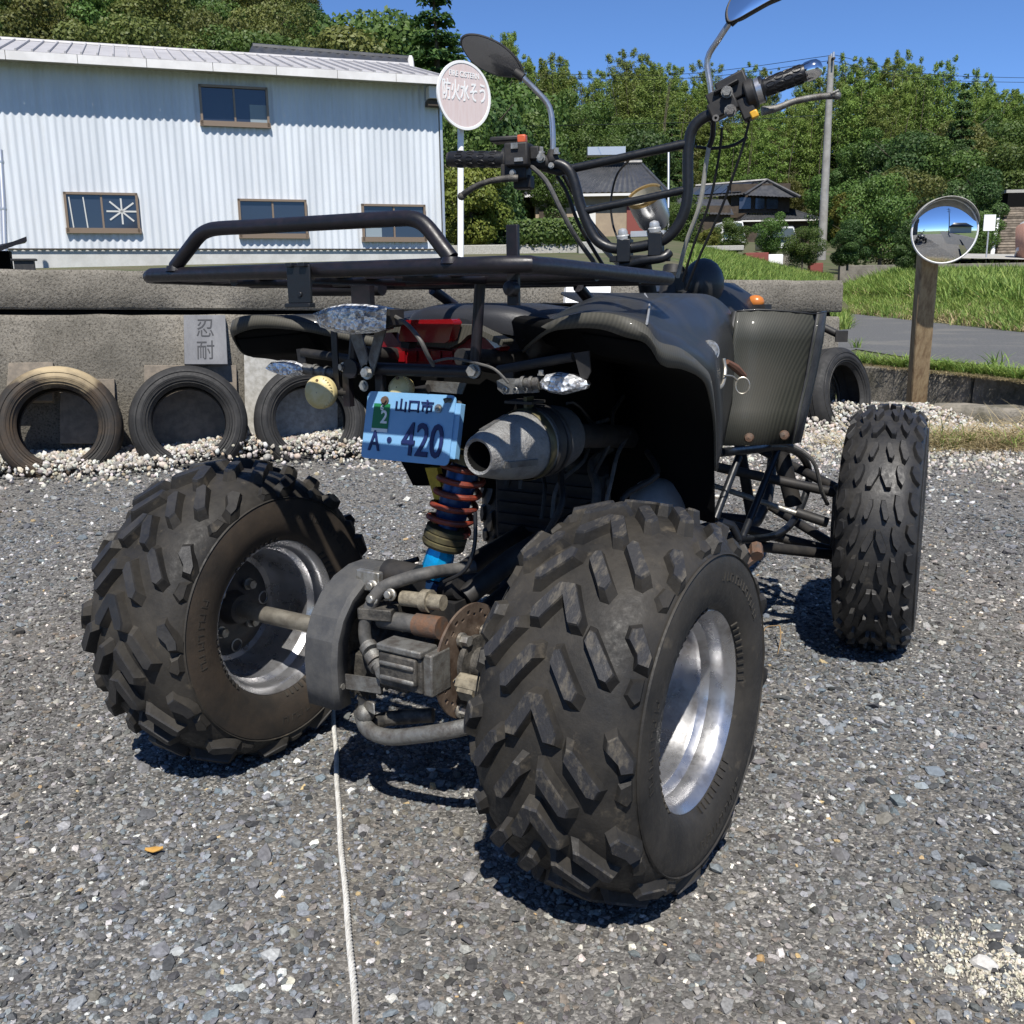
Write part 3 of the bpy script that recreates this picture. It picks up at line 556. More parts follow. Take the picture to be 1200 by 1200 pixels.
# front mudguards: rear facing splash panel, flange, top
Fp = [[(863, 366, .80), (859, 400, .795), (855, 440, .785), (850, 480, .77), (846, 522, .745)], [(888, 364, .825), (884, 400, .825), (879, 440, .82), (872, 480, .80), (866, 522, .775)],
      [(925, 366, .83), (921, 400, .83), (914, 440, .825), (905, 480, .81), (898, 521, .785)], [(952, 369, .815), (947, 400, .815), (940, 440, .81), (931, 480, .79), (922, 520, .77)], [(959, 368, .80), (953, 400, .80), (946, 440, .795), (937, 480, .78), (929, 520, .76)]]
Fw = [[AY(*q) for q in c] for c in Fp]
Fl = [AY(969, 366, .87), AY(965, 400, .87), AY(957, 440, .87), (AY(948, 480, .86)), AY(939, 518, .85)]
for side in (1, -1):
    f = (lambda p: p) if side > 0 else (lambda p: p * V3(-1, 1, 1))
    mb = MB(); mb.grid([[f(p) for p in c] for c in col_interp(Fw, 4)], 0)
    fm = build(mb, 'front_mudguard', ['carbon_body'], quad, 'woven patterned splash panel of the front mudguard' if side > 0 else None, solid=.004)
    mb = MB(); mb.grid([[f(p) for p in c] for c in ([(p) for p in Fw[4]], [p * .5 + q * .5 + V3(.004, -.002, 0) for p, q in zip(Fw[4], Fl)], Fl)], 0)
    build(mb, 'flange', ['plastic_dark'], fm, solid=.004)
    mb = MB(); tr = [c[0] for c in Fw] + [Fl[0]]; rows = []
    for i, p in enumerate(tr):
        x = p[0]; rows.append([f(p), f(V3(.22 + (x - .25) * .8, 1.0, .815)), f(V3(.17 + (x - .25) * .75, 1.2, .80)), f(V3(.15 + (x - .25) * .6, 1.45, .76)), f(V3(.13 + (x - .25) * .4, 1.6, .66))])
    mb.grid(col_interp(rows, 2), 0); build(mb, 'fender_top', ['carbon_tank'], fm, solid=.004)
mb = MB()
for u, v in ((843, 514), (878, 513), (919, 510)): q = AY(u, v, .76); mb.lathe([(.001, .018), (.008, .016), (.0105, .010), (.0105, 0)], q, (.3, -1, .1), 16)
build(mb, 'rusty_bolt', 'rust', quad, split=True)
mb = MB(); q = AY(885, 354, 1.25); mb.box(q + V3(0, 0, -.012), (.07, .05, .012), mi=1); mb.ball(q + V3(0, 0, 0), .024, 14, 0, (1, .8, .75)); build(mb, 'front_indicator', ['orange_lens', 'frame_black'], quad)
mb = MB(); mb.box(AY(986, 394, 1.2), (.028, .04, .026), rotz(.3)); mb.cyl(AY(986, 394, 1.2), AY(966, 384, 1.2), .009, 10); build(mb, 'bar_end', 'frame_black', quad)
# nose and dash
mb = MB(); G = []
for y, hw, zt, zb in ((1.02, .10, .875, .74), (1.12, .15, .90, .62), (1.25, .17, .90, .55), (1.42, .17, .86, .5), (1.6, .13, .76, .48), (1.68, .05, .66, .52)):
    G.append([V3(hw * math.cos(a) * (abs(math.cos(a)) ** -.4 if abs(math.cos(a)) > .05 else 1), y, (zt + zb) / 2 + (zt - zb) / 2 * math.sin(a)) for a in np.linspace(0, 2 * PI, 20, endpoint=False)])
mb.grid(G, 0, True, cv=True); build(mb, 'nose_cone', 'carbon_tank', quad)
mb = MB(); q = AY(824, 328, 1.08); mb.ball(q + V3(0, 0, -.01), .062, 18, 0, (.8, 1, 1.0)); mb.box(q + V3(-.05, -.03, -.03), (.06, .05, .10), rotz(.3), 0); build(mb, 'dash_pod', 'carbon_tank', quad, sharp=50)
# ---- seat ----
mb = MB(); G = []
for y, hw, zt, hh in ((.150, .03, .832, .012), (.156, .085, .845, .026), (.176, .128, .854, .038), (.22, .152, .8575, .047), (.32, .158, .855, .05), (.45, .148, .845, .05), (.58, .12, .838, .045), (.68, .09, .846, .04)):
    row = []
    for a in np.linspace(-.35, PI + .35, 22):
        c, s_ = math.cos(a), math.sin(a); row.append(V3(hw * np.sign(c) * abs(c) ** .62, y, zt - hh + hh * np.sign(s_) * abs(s_) ** .75))
    G.append(row)
mb.grid(col_interp(G, 3), 0); mb.add(G[0], [tuple(range(len(G[0])))], 0); seat = build(mb, 'seat', 'vinyl', quad, 'dark padded seat')
mb = MB(); mb.box((0, .40, .785), (.285, .44, .055)); build(mb, 'seat_base', 'plastic_dark', seat, bevel=.015)
def ppx(mb, pts, Y, th, mi=0):
    q = [AY(x, y, Y - th) for x, y in pts]; mb.prism([(p[0], p[2]) for p in q][::-1], (0, Y, 0), (1, 0, 0), (0, 0, 1), th, mi)
# tail: woven cover, red lamp strip, red reflector
mb = MB(); ppx(mb, [(446, 380), (470, 378), (552, 381), (566, 388), (590, 399), (588, 405), (572, 398), (558, 390), (548, 393), (540, 401), (527, 408), (481, 404), (473, 398), (466, 389), (452, 390)], .12, .03); tc_ = build(mb, 'tail_cover', 'carbon_lip', quad, bevel=.003)
mb = MB(); ppx(mb, [(441, 392), (458, 388), (468, 402), (482, 407), (528, 411), (543, 403), (556, 392), (575, 400), (586, 408), (576, 424), (560, 430), (520, 430), (460, 428), (441, 420)], .135, .03, 0); tl = build(mb, 'tail_light', 'red_dark', quad, bevel=.003)
mb = MB()
for i in range(9): ppx(mb, [(449 + i * 14, 411), (460 + i * 14, 411.5), (460 + i * 14, 424), (449 + i * 14, 423.5)], .104, .003, 0)
build(mb, 'lens_panel', 'red_lens', tl, bevel=.001, split=True)
mb = MB(); ppx(mb, [(470, 381), (476, 375), (529, 374), (532, 378), (526, 399), (521, 402), (468, 400), (467, 396)], .085, .022); rf = build(mb, 'rear_reflector', 'red_lens', quad, 'red rectangular rear reflector', bevel=.004)
mb = MB(); ppx(mb, [(469, 399), (480, 402), (478, 409), (470, 407)], .09, .02); build(mb, 'reflector_mount', 'frame_black', rf)
mb = MB(); ppx(mb, [(567, 394), (571, 392), (586, 406), (580, 408)], .10, .004); build(mb, 'sticker', 'sticker_white', tl)
# ---- tail bar, straps, lamps ----
Yt = .01
mb = MB(); mb.tube([AY(404, 431, Yt), AY(560, 436, Yt)], .0105, 14); mb.lathe([(.001, -.003), (.016, -.003), (.016, .003), (.001, .003)], AY(411, 432, Yt - .012), (0, -1, 0), 20)
mb.tube([AY(563, 326, Yt), AY(556, 437, Yt)], .0085, 12); mb.tube([AY(421, 330, Yt), AY(412, 440, Yt)], .0085, 12); mb.box(AY(425, 344, Yt - .01), (.040, .012, .055)); mb.box(AY(408, 452, Yt), (.014, .012, .07))
mb.box(AY(393, 418, Yt - .005), (.013, .003, .11)); mb.box(AY(446, 446, Yt), (.016, .01, .05))
for s in (-1, 1): mb.tube([(s * .11, .03, .765), (s * .11, .2, .735)], .009, 10)
tb = build(mb, 'tail_bar', 'rack_black', quad)
mb = MB(); mb.bolt(AY(431, 437, Yt - .018), (0, -1, .1), .008, .010); mb.bolt(AY(556, 435, Yt - .012), (.2, -1, .1), .0085, .014); mb.bolt(AY(403, 430, Yt - .01), (-.3, -1, 0), .006, .008); mb.bolt(AY(427, 452, Yt - .01), (0, -1, 0), .007, .006)
build(mb, 'bolt', 'zinc', tb, split=True)
mb = MB(); c0 = AY(431, 440, Yt - .013)
for x0_, x1_ in ((404, 419), (440, 452)):
    ppx(mb, [(x0_ + 3, 386), (x1_ + 3, 386), (436, 438), (426, 438)] if x0_ < 420 else [(x0_, 386), (x1_, 386), (437, 438), (427, 438)], Yt - .014, .003)
mb.lathe([(.001, 0), (.0125, 0), (.0125, .003), (.001, .003)], AY(431, 436, Yt - .014), (0, -1, 0), 20)
vb = build(mb, 'lamp_bracket', 'alloy_dull', quad, 'V-shaped metal bracket')
mb = MB(); ppx(mb, [(367, 368), (385, 361), (405, 357), (430, 357.5), (452, 362), (451, 385), (440, 389), (410, 391), (392, 388), (376, 382)], Yt - .012, .026, 0); ol = build(mb, 'auxiliary_lamp', 'reflector_foil', quad, 'clear oval lamp on a bracket', bevel=.004)
def faceted(pts, Y, ins, th, name, parent):
    mb = MB(); q = [AY(x, y, Y) for x, y in pts]; c = sum(q) / len(q); n = len(q)
    mb.add(q + [c + (p - c) * ins + V3(0, -th, 0) for p in q] + [c + V3(0, -th * 1.2, 0)], [(i, (i + 1) % n, n + (i + 1) % n, n + i) for i in range(n)] + [(n + i, n + (i + 1) % n, 2 * n) for i in range(n)], 0, True); return build(mb, name, 'clear_lens', parent)
faceted([(366, 368), (385, 360), (405, 356), (430, 356.5), (453, 361), (452, 386), (440, 390), (410, 392), (392, 389), (375, 383)], Yt - .040, .7, .012, 'lens', ol)
mb = MB(); ppx(mb, [(452, 362), (457, 363), (457, 381), (452, 384)], Yt, .035); build(mb, 'lamp_housing', 'frame_black', ol)
def indicator(pts, stem, Y, lab):
    mb = MB(); q = [AY(x, y, Y) for x, y in pts]; c = sum(q) / len(q); n = len(q)
    L1 = [c + (p - c) * 1.0 + V3(0, .012, 0) for p in q]; L2 = [c + (p - c) * 1.02 for p in q]
    mb.add(L1 + L2, [(i, (i + 1) % n, n + (i + 1) % n, n + i) for i in range(n)] + [tuple(range(n))[::-1], tuple(range(n, 2 * n))], 0, True)
    o = build(mb, 'indicator', 'reflector_foil', quad, lab, bevel=.002)
    faceted(pts, Y - .002, .72, .013, 'lens', o)
    mb = MB(); a, b = AY(*stem[0], Y + .005), AY(*stem[1], Y + .005); mb.tube([a, a * .5 + b * .5, b], [.010, .0085, .0075], 12); d_ = nrm(b - a)
    for tt in (.35, .7): mb.lathe([(.011, -.003), (.0115, 0), (.011, .003)], a + (b - a) * tt, d_, 14)
    build(mb, 'stem', 'alloy_dull', o); return o
indicator([(632, 448), (640, 439), (655, 436), (672, 439), (686, 446), (689, 451), (686, 456), (660, 463), (645, 460), (634, 455)], ((634, 449), (606, 449)), -.01, 'right clear indicator')
indicator([(311, 431), (318, 424), (330, 422), (345, 423), (354, 427), (357, 434), (352, 440), (338, 442), (325, 438), (315, 434)], ((356, 432), (396, 438)), .03, 'left clear indicator')
mb = MB(); mb.tube([AY(584, 434, .0), AY(672, 418, .0)], .0075, 10); ppx(mb, [(672, 414), (690, 411), (692, 436), (688, 444), (680, 442), (674, 420)], .0, .003); ppx(mb, [(586, 431), (601, 431), (601, 446), (586, 446)], .0, .004); ppx(mb, [(582, 446), (590, 443), (630, 445), (631, 460), (590, 462), (583, 456)], -.004, .004, 1)
build(mb, 'indicator_bracket', ['frame_black', 'alloy_dull'], quad)
mb = MB(); mb.tube([AY(355, 413, .04), AY(412, 421, .03)], .008, 10); ppx(mb, [(347, 409), (358, 408), (358, 428), (350, 428)], .04, .004); build(mb, 'indicator_bracket', 'frame_black', quad)
mb = MB()
for i, (u, v) in enumerate(((592, 456), (604, 456), (616, 456))): mb.lathe([(.004, 0), (.0045, .001), (.003, .002)], AY(u, v, -.009), (0, -1, 0), 10)
mb.bolt(AY(634, 440, -.01), (0, 0, 1), .004, .008); build(mb, 'screw', 'zinc', quad, split=True)
def round_lamp(px, Y, r, lab, ax=(.25, -1, .05)):
    c = AY(*px, Y); mb = MB(); mb.lathe([(r * .96, -.014), (r, -.004), (r * .98, 0), (r * .88, .004), (r * .55, .0075), (.001, .009)], c, ax, 34, 0)
    o = build(mb, 'marker_lamp', 'amber_faded', quad, lab); e1, e2, a_ = basis(ax); mb = MB()
    for i in range(13):
        a = -1.15 + i * .19; rd = math.cos(a) * e1 + math.sin(a) * e2; mb.box(c + rd * r * .86 + a_ * .0040, (.007, .0013, .0012), np.stack([rd, np.cross(a_, rd), a_], 1))
    build(mb, 'lens_rib', 'amber_faded', o, split=True); mb = MB(); mb.cyl(c - V3(*a_) * .012, c - V3(*a_) * .05, .009, 12); mb.cyl(c - V3(*a_) * .03, AY(px[0] + 34, px[1], Y + .03), .007, 10); build(mb, 'stem', 'frame_black', o)
    mb = MB()
    for s in (-1, 1): mb.lathe([(.0025, .005), (.0026, .0072), (.001, .0072)], c + V3(0, 0, s * r * .72) - V3(*a_) * .0015, ax, 8)
    build(mb, 'screw', 'rust', o, split=True)
round_lamp((374, 460), -.02, .0285, 'left round faded amber lamp'); round_lamp((468, 455), .02, .022, 'smaller faded amber lamp above the plate', (.1, -1, .3))
mb = MB(); ppx(mb, [(500, 446), (546, 449), (541, 462), (496, 458)], .06, .003); build(mb, 'plate_bracket', 'alloy_dull', quad)
mb = MB(); mb.tube([AY(463, 371, -.01), AY(478, 381, -.03), AY(492, 398, -.04), AY(501, 416, -.03), AY(508, 428, -.01)], .0035, 8, k=5); mb.tube([AY(508, 424, -.005), AY(530, 420, -.01), AY(560, 426, -.02), AY(580, 433, -.02), AY(596, 449, -.015)], .0022, 7, k=5)
mb.tube([AY(540, 473, .02), AY(532, 470, .01), AY(524, 469, -.01), AY(520, 470, -.015)], .004, 7, k=4); build(mb, 'lamp_wire', 'hose_grey', quad, split=True)
# ---- number plate ----
pc = AY(477.5, 501, -.01); pex = V3(1, 0, .0); pey = nrm(V3(0, .24, .97)); pn = np.cross(pex, pey); pw, ph = .182, .112
mb = MB(); hw, hh, rc_ = pw / 2, ph / 2, .009; out = []
for cx, cy, a0 in ((hw - rc_, hh - rc_, 0), (-hw + rc_, hh - rc_, PI / 2), (-hw + rc_, -hh + rc_, PI), (hw - rc_, -hh + rc_, 1.5 * PI)):
    for i in range(5): a = a0 + i * PI / 8; out.append((cx + rc_ * math.cos(a), cy + rc_ * math.sin(a)))
mb.prism(out, pc - pn * .0012, pex, pey, .0024); mb.prism([(hw - .001, -hh + .012), (hw + .010, -hh + .012), (hw + .010, hh - .012), (hw - .001, hh - .012)], pc - pn * .012, pex, pey, .011)
plate = build(mb, 'number_plate', 'plate_blue', quad, 'blue motorcycle number plate 山口市 A・420', bevel=.0012)
def pu(u, v): return pc + pex * (u - .5) * pw - pey * (v - .5) * ph + pn * .0022
mb = MB(); put_text(mb, '山口市', .024, pu(.555, .205), pex, pey, 1.12, .98, ext=.0009, bold=.0007); put_text(mb, '420', .071, pu(.69, .70), pex, pey, .80, 1.08, ext=.0009, bold=.0013); put_text(mb, 'A', .048, pu(.145, .75), pex, pey, .74, 1.0, ext=.0009, bold=.0010)
mb.lathe([(.0048, 0), (.0048, .0012), (.001, .0014)], pu(.32, .70), pn, 16); build(mb, 'lettering', 'plate_ink', plate)
mb = MB(); o = pu(.19, .36); s1, s2 = .017, .0205; mb.prism([(-s1, -s2), (s1, -s2), (s1, s2), (-s1, s2)], o, pex, pey, .0006, 0); mb.prism([(-s1, -s2 - .006), (s1, -s2 - .006), (s1, -s2 - .0003), (-s1, -s2 - .0003)], o, pex, pey, .0006, 1)
put_text(mb, '2', .030, o + pex * .007 - pey * .003 + pn * .0009, pex, pey, 1, 1, 1, ext=.0003, bold=.001); put_text(mb, '6', .014, o + pex * .001 + pey * .0135 + pn * .0009, pex, pey, 1, 1, 1, ext=.0003, bold=.0005); build(mb, 'sticker', ['sticker_green', 'sticker_white'], plate)
mb = MB(); mb.bolt(pu(.22, .13), pn, .0055, .006, 0); mb.lathe([(.007, 0), (.007, .002), (.001, .002)], pu(.83, .20), pn, 14, 1); mb.lathe([(.004, .002), (.004, .004), (.001, .004)], pu(.83, .20), pn, 10, 1); build(mb, 'bolt', ['rust', 'zinc'], plate, split=True)
# ---- carrier rack ----
Yr = -.22
def rk(x, y, Y=Yr): return AY(x, y, Y)
RL, RR = rk(170, 324), rk(606, 309.5); FR = AZ(789, 326.5, .8955); FR = AX(786, 326.5, .33); FL = V3(-.36, FR[1], FR[2] + .002)
mb = MB(); mb.tube([rk(178, 322.5), RR * .92 + RL * .08, RR * .965 + RL * .035 , RR + V3(.006, .02, .0), RR * .94 + FR * .06 + V3(.006, .0, 0), RR * .85 + FR * .15 + V3(.004, 0, .001), FR * .92 + RR * .08, FR + V3(-.004, 0, 0), FR * .95 + FL * .05, FL * .95 + FR * .05, FL, FL * .92 + RL * .08, RL * .95 + FL * .05, RL + V3(-.002, .01, 0)], .0110, 14, closed=True)
rack = build(mb, 'carrier_rack', 'rack_black', quad, 'glossy black tubular rear carrier')
def crossbar(Y, z, dx=0):
    t = (Y - RR[1]) / (FR[1] - RR[1]); mb = MB(); mb.tube([RL * (1 - t) + FL * t + V3(0, 0, z), RR * (1 - t) + FR * t + V3(0, 0, z)], .0105, 12); build(mb, 'cross_tube', 'rack_black', rack)
crossbar(.01, -.003); crossbar(.17, -.002)
for Y_ in (-.14, -.075):
    t_ = (Y_ - RR[1]) / (FR[1] - RR[1]); a_, b_ = RL * (1 - t_) + FL * t_, RR * (1 - t_) + FR * t_; mb = MB(); mb.box((a_ + b_) / 2 + V3(0, 0, -.004), (b_[0] - a_[0], .032, .004)); build(mb, 'shadow_slat', 'rack_black', rack)  # extra flat slats, added to throw shadow stripes on the plate and tail
mb = MB(); 
for x in (-.16, .0, .16): mb.tube([V3(x, -.20, .897), V3(x * .95, FR[1], FR[2] - .003)], .008, 10)
build(mb, 'cross_tube', 'rack_black', rack, split=True)
mb = MB(); mb.tube([rk(205, 313), rk(222, 291), rk(233, 277), rk(243, 270.5), rk(258, 267.5), rk(300, 265.5), rk(380, 261), rk(460, 256.5), rk(480, 256), rk(493, 260), rk(504, 270), rk(516, 286), rk(529, 303)], .0104, 14, k=3); build(mb, 'rack_hoop', 'rack_black', rack)
mb = MB()
for u, v in ((205, 313), (529, 303)): mb.lathe([(.0145, 0), (.0135, .004), (.012, .008)], rk(u, v) - V3(0, 0, .006), (0, 0, 1), 14)
build(mb, 'weld_bead', 'rack_black', rack, split=True)
mb = MB(); c0 = rk(351, 333, Yr - .016); mb.box(c0, (.044, .004, .052)); mb.box(c0 + V3(0, -.002, -.029), (.048, .012, .006)); mb.box(c0 + V3(-.012, -.002, .026), (.012, .012, .006)); mb.box(c0 + V3(.012, -.002, .026), (.012, .012, .006)); mb.cyl(c0 + V3(.002, -.004, -.014), c0 + V3(.002, -.001, -.014), .004, 10); build(mb, 'lamp_bracket', 'bar_black', rack, bevel=.001)
mb = MB(); mb.box(AY(601.5, 311, -.19), (.017, .006, .098)); mb.lathe([(.001, .012), (.009, .010), (.0105, 0)], AY(601, 338, -.195), (0, -1, 0), 14); build(mb, 'stay', 'rack_black', rack, bevel=.001)
mb = MB(); mb.tube([AY(366, 339, .10), AY(448, 338, .10)], .0125, 12); build(mb, 'stub_tube', 'rack_black', rack)
mb = MB()
for s in (-1, 1): mb.tube([(s * .16, FR[1] - .01, FR[2] - .01), (s * .15, FR[1] + .08, .83), (s * .13, .38, .76)], .010, 10, k=3)
build(mb, 'rack_leg', 'rack_black', rack, split=True)
# ---- handlebar ----
HP = V3(-.40, .69, 1.0); hd = nrm(V3(.785, .21, 0)); hn = V3(-hd[1], hd[0], 0)
def HB(x, y, off=0): return APL(x, y, HP + hn * off, hn)
mb = MB(); mb.tube([HB(540, 187), HB(600, 189), HB(640, 190), HB(658, 193), HB(668, 201), HB(674, 216), HB(681, 243), HB(692, 270), HB(701, 283), HB(716, 290.5), HB(735, 291), HB(760, 287), HB(778, 281), HB(792, 268), HB(802, 248), HB(806, 225), HB(806, 195), HB(807, 170), HB(811, 152), HB(823, 139), HB(845, 129), HB(880, 114), HB(905, 104)], .0118, 14, k=3)
bar = build(mb, 'handlebar', 'bar_black', quad, 'tall black handlebar with two cross braces')
mb = MB(); mb.tube([HB(636, 196, .012), HB(655, 201, .006), HB(720, 187), HB(806, 168)], .0095, 12); build(mb, 'cross_brace', 'bar_black', bar)
mb = MB(); mb.tube([HB(686, 247), HB(745, 235), HB(805, 222)], .0085, 12); build(mb, 'cross_brace', 'bar_black', bar)
def grip(a, b, name, endmat, lab):
    ax = nrm(b - a); L = np.linalg.norm(b - a); mb = MB()
    mb.lathe([(.012, -.004), (.026, -.003), (.026, .003), (.018, .006), (.0175, L - .004), (.016, L)], a, ax, 24, 0)
    e1, e2, _ = basis(ax)
    for i in range(4):
        for j in range(8):
            an = 2 * PI * j / 8 + (i % 2) * .35; c = a + ax * (L * (.2 + .2 * i)) + .0178 * (math.cos(an) * e1 + math.sin(an) * e2); tn = -math.sin(an) * e1 + math.cos(an) * e2
            mb.tube([c + .0085 * math.cos(t) * ax + .0042 * math.sin(t) * tn for t in np.linspace(0, 2 * PI, 12, endpoint=False)], .0011, 5, closed=True)
    g = build(mb, name, 'grip', bar, lab); mb = MB()
    if endmat: mb.lathe([(.0185, L - .004), (.0195, L), (.0195, L + .012), (.0175, L + .022), (.011, L + .029), (.001, L + .031)], a, ax, 24, 0)
    else: mb.lathe([(.0165, L - .002), (.0155, L + .004), (.001, L + .005)], a, ax, 20, 0)
    build(mb, 'bar_end', endmat or 'frame_black', g); return g
grip(HB(592, 187), HB(527, 186.5), 'grip', None, 'left rubber grip'); grip(HB(893, 104), HB(946, 84), 'grip', 'chrome_clean', 'right rubber grip with chrome end')
mb = MB(); mb.tube([HB(607, 209, -.03), HB(596, 209, -.035), HB(575, 212, -.04), HB(556, 219, -.04), HB(543, 228, -.03)], [.008, .008, .0065, .0065, .0075], 10, k=4); mb.ball(HB(541, 230, -.03), .0095, 10); build(mb, 'brake_lever', 'grease_metal', bar, 'left dark brake lever')
mb = MB(); mb.tube([HB(893, 130, .05), HB(910, 127, .06), HB(930, 119, .065), HB(955, 114, .065), HB(978, 112, .06)], [.010, .0075, .0068, .0068, .0072], 10, k=4); mb.ball(HB(981, 112, .06), .009, 10); mb.cyl(HB(974, 110, .055), HB(983, 106, .055), .0035, 8); build(mb, 'brake_lever', 'alloy_dull', bar, 'right grey metal brake lever')
# left controls
mb = MB(); d3 = np.stack([hd, hn, V3(0, 0, 1)], 1)
mb.box(HB(608, 182, -.02), (.055, .05, .05), d3, 0); mb.box(HB(605, 202, .0), (.06, .05, .035), d3, 0); mb.cyl(HB(592, 188), HB(601, 188), .027, 18, 0); mb.cyl(HB(622, 190), HB(645, 191), .016, 14, 0); mb.box(HB(594, 164, .03), (.07, .045, .012), d3, 0)
mb.box(HB(628, 180, -.01), (.022, .03, .03), d3, 0); mb.box(HB(614, 214, .01), (.04, .04, .03), d3, 0)
sw = build(mb, 'switch_box', ['frame_black'], bar, bevel=.004)
mb = MB(); mb.box(HB(612, 163, -.02), (.020, .018, .018), d3, 0); build(mb, 'kill_switch', 'red_switch', sw, bevel=.003)
mb = MB(); mb.box(HB(603, 171, -.047), (.016, .006, .012), d3); mb.box(HB(608, 187, -.047), (.02, .006, .008), d3); mb.bolt(HB(633, 180, -.012), (0, 0, 1), .008, .014); mb.bolt(HB(652, 181, -.010), (0, 0, 1), .006, .014); mb.bolt(HB(634, 185, -.02), -hn, .008, .01); mb.bolt(HB(601, 203, -.03), -hn, .006, .008); mb.bolt(HB(646, 194, -.018), -hn, .005, .006)
build(mb, 'bolt', 'zinc', sw, split=True)
# right controls
mb = MB(); tr_ = nrm(HB(893, 104) - HB(845, 129)); d4 = np.stack([tr_, hn, np.cross(tr_, hn)], 1)
mb.box(HB(860, 105, .01), (.065, .05, .05), d4, 0); mb.box(HB(852, 104, .0), (.055, .055, .008), d4, 0); mb.cyl(HB(874, 113), HB(886, 108), .031, 22, 0); mb.box(HB(876, 128, .0), (.03, .04, .045), d4, 0); mb.box(HB(848, 126, -.002), (.06, .04, .035), d4, 0); mb.box(HB(840, 122, .0), (.03, .03, .05), d4, 0); mb.cyl(HB(836, 132), HB(860, 122), .017, 14, 0)
sw2 = build(mb, 'throttle_housing', ['frame_black'], bar, bevel=.004)
mb = MB(); mb.cyl(HB(886.5, 107.6), HB(893, 105), .0265, 24, 0); build(mb, 'chrome_collar', 'chrome', sw2)
mb = MB(); mb.box(HB(884, 134, -.03), (.016, .012, .016), d4); build(mb, 'starter_button', 'key_orange', sw2, bevel=.003)
mb = MB(); mb.bolt(HB(852, 108, -.03), -hn, .009, .012); mb.bolt(HB(856, 130, -.028), -hn, .0095, .012); mb.lathe([(.003, 0), (.007, 0), (.007, .004), (.003, .004)], HB(839, 138.5, -.02), -hn, 12); build(mb, 'bolt', 'alloy_dull', sw2, split=True)
# clamps
mb = MB()
for (u, v, u2, v2) in ((731, 276, 734, 312), (766, 268, 772, 305)): mb.tube([HB(u, v, -.004), HB(u2, v2, .01)], .0155, 12); mb.box(HB((u + u2) / 2, (v + v2) / 2, 0), (.03, .04, .05), d3)
mb.tube([HB(728, 312, .0), HB(752, 306, -.01), HB(776, 302, -.01), HB(784, 296, 0)], .011, 10, k=4); mb.box(HB(750, 303, .02), (.13, .05, .014), d3)
cl = build(mb, 'handlebar_clamp', 'bar_black', bar, bevel=.002)
mb = MB()
for (u, v) in ((730, 276), (767, 267)): mb.lathe([(.001, .016), (.009, .013), (.011, .008), (.011, .002), (.014, 0), (.014, -.008)], HB(u, v, -.008), (0, -.2, 1), 16)
build(mb, 'cap_nut', 'alloy_pale', cl, split=True)
mb = MB(); mb.box(HB(760, 274, .01), (.075, .03, .012), d3); build(mb, 'badge_strip', 'alloy_pale', cl)
# instrument cup: hollow, gilded rim
cc = HB(755, 229, .05); ca = nrm(V3(-.1, -.62, .78)); mb = MB()
mb.lathe([(.0375, -.004), (.0375, .002), (.041, .003), (.0425, -.002), (.041, -.007)], cc, ca, 34, 1); mb.lathe([(.041, -.006), (.0405, -.03), (.037, -.065), (.028, -.082), (.001, -.086)], cc, ca, 34, 0); mb.lathe([(.0375, -.003), (.036, -.03), (.001, -.032)], cc, ca, 34, 2)
build(mb, 'instrument_cup', ['chrome', 'gold_ring', 'cup_inside'], quad, 'chrome instrument cup with brass coloured ring')
# mirrors
def mirror(stempx, offs, outline, off, glass, lab, tilt=0):
    st = [HB(u, v, o_) for (u, v), o_ in zip(stempx, offs)]; mb = MB(); mb.tube(st, .0062, 12, k=4)
    o = build(mb, 'mirror', 'chrome', bar, lab); mb = MB(); mb.tube([st[0], st[0] * .55 + st[1] * .45], [.014, .010], 12)
    mb.lathe([(.014, -.004), (.016, 0), (.014, .01)], st[0], (0, 0, 1), 14); build(mb, 'mirror_base', 'frame_black', o)
    c0 = HB(*np.mean(outline, 0), off); hn_ = nrm(hn + V3(0, 0, tilt)); q = cr([APL(u, v, c0, hn_) for u, v in outline], 5, True); c = sum(q) / len(q); n = len(q); mb = MB()
    bk = [c + (p - c) * .75 + hn_ * .022 for p in q]; rm = [c + (p - c) * 1.05 + hn_ * .002 for p in q]; fr = [c + (p - c) * 1.0 - hn_ * .003 for p in q]
    mb.grid([[c + (p - c) * .9 - hn_ * .0028 for p in q], fr, rm, bk], 0, True, cv=True); mb.add(bk, [tuple(range(n))], 0); mb.tube([st[-1], c * .25 + st[-1] * .75], .010, 10)
    build(mb, 'mirror_shell', 'frame_black', o); mb = MB()
    G = [[c + (p - c) * (.955 * k_) - hn_ * (.003 + .004 * (1 - k_ * k_)) for p in q] for k_ in (1, .75, .5, .25, .02)]; mb.grid(G, 0, True, cv=True)
    build(mb, 'mirror_glass', glass, o); return o
mirror([(647, 188), (648, 160), (644, 126), (628, 106), (613, 91)], (0, 0, 0, -.01, -.02), [(541, 46), (550, 40.5), (568, 43), (590, 54), (606, 70), (612, 86), (600, 90), (578, 87), (556, 75), (543, 58)], -.03, 'mirror_dim', 'left oval mirror', .42)
mirror([(836, 136), (833, 105), (829, 70), (843, 45), (855, 27)], (0, 0, 0, -.01, -.015), [(853, 25), (852, 10), (862, -8), (885, -22), (915, -30), (935, -28), (930, -12), (905, 0), (880, 14), (862, 24)], -.02, 'mirror_glass', 'right oval mirror', -.3)
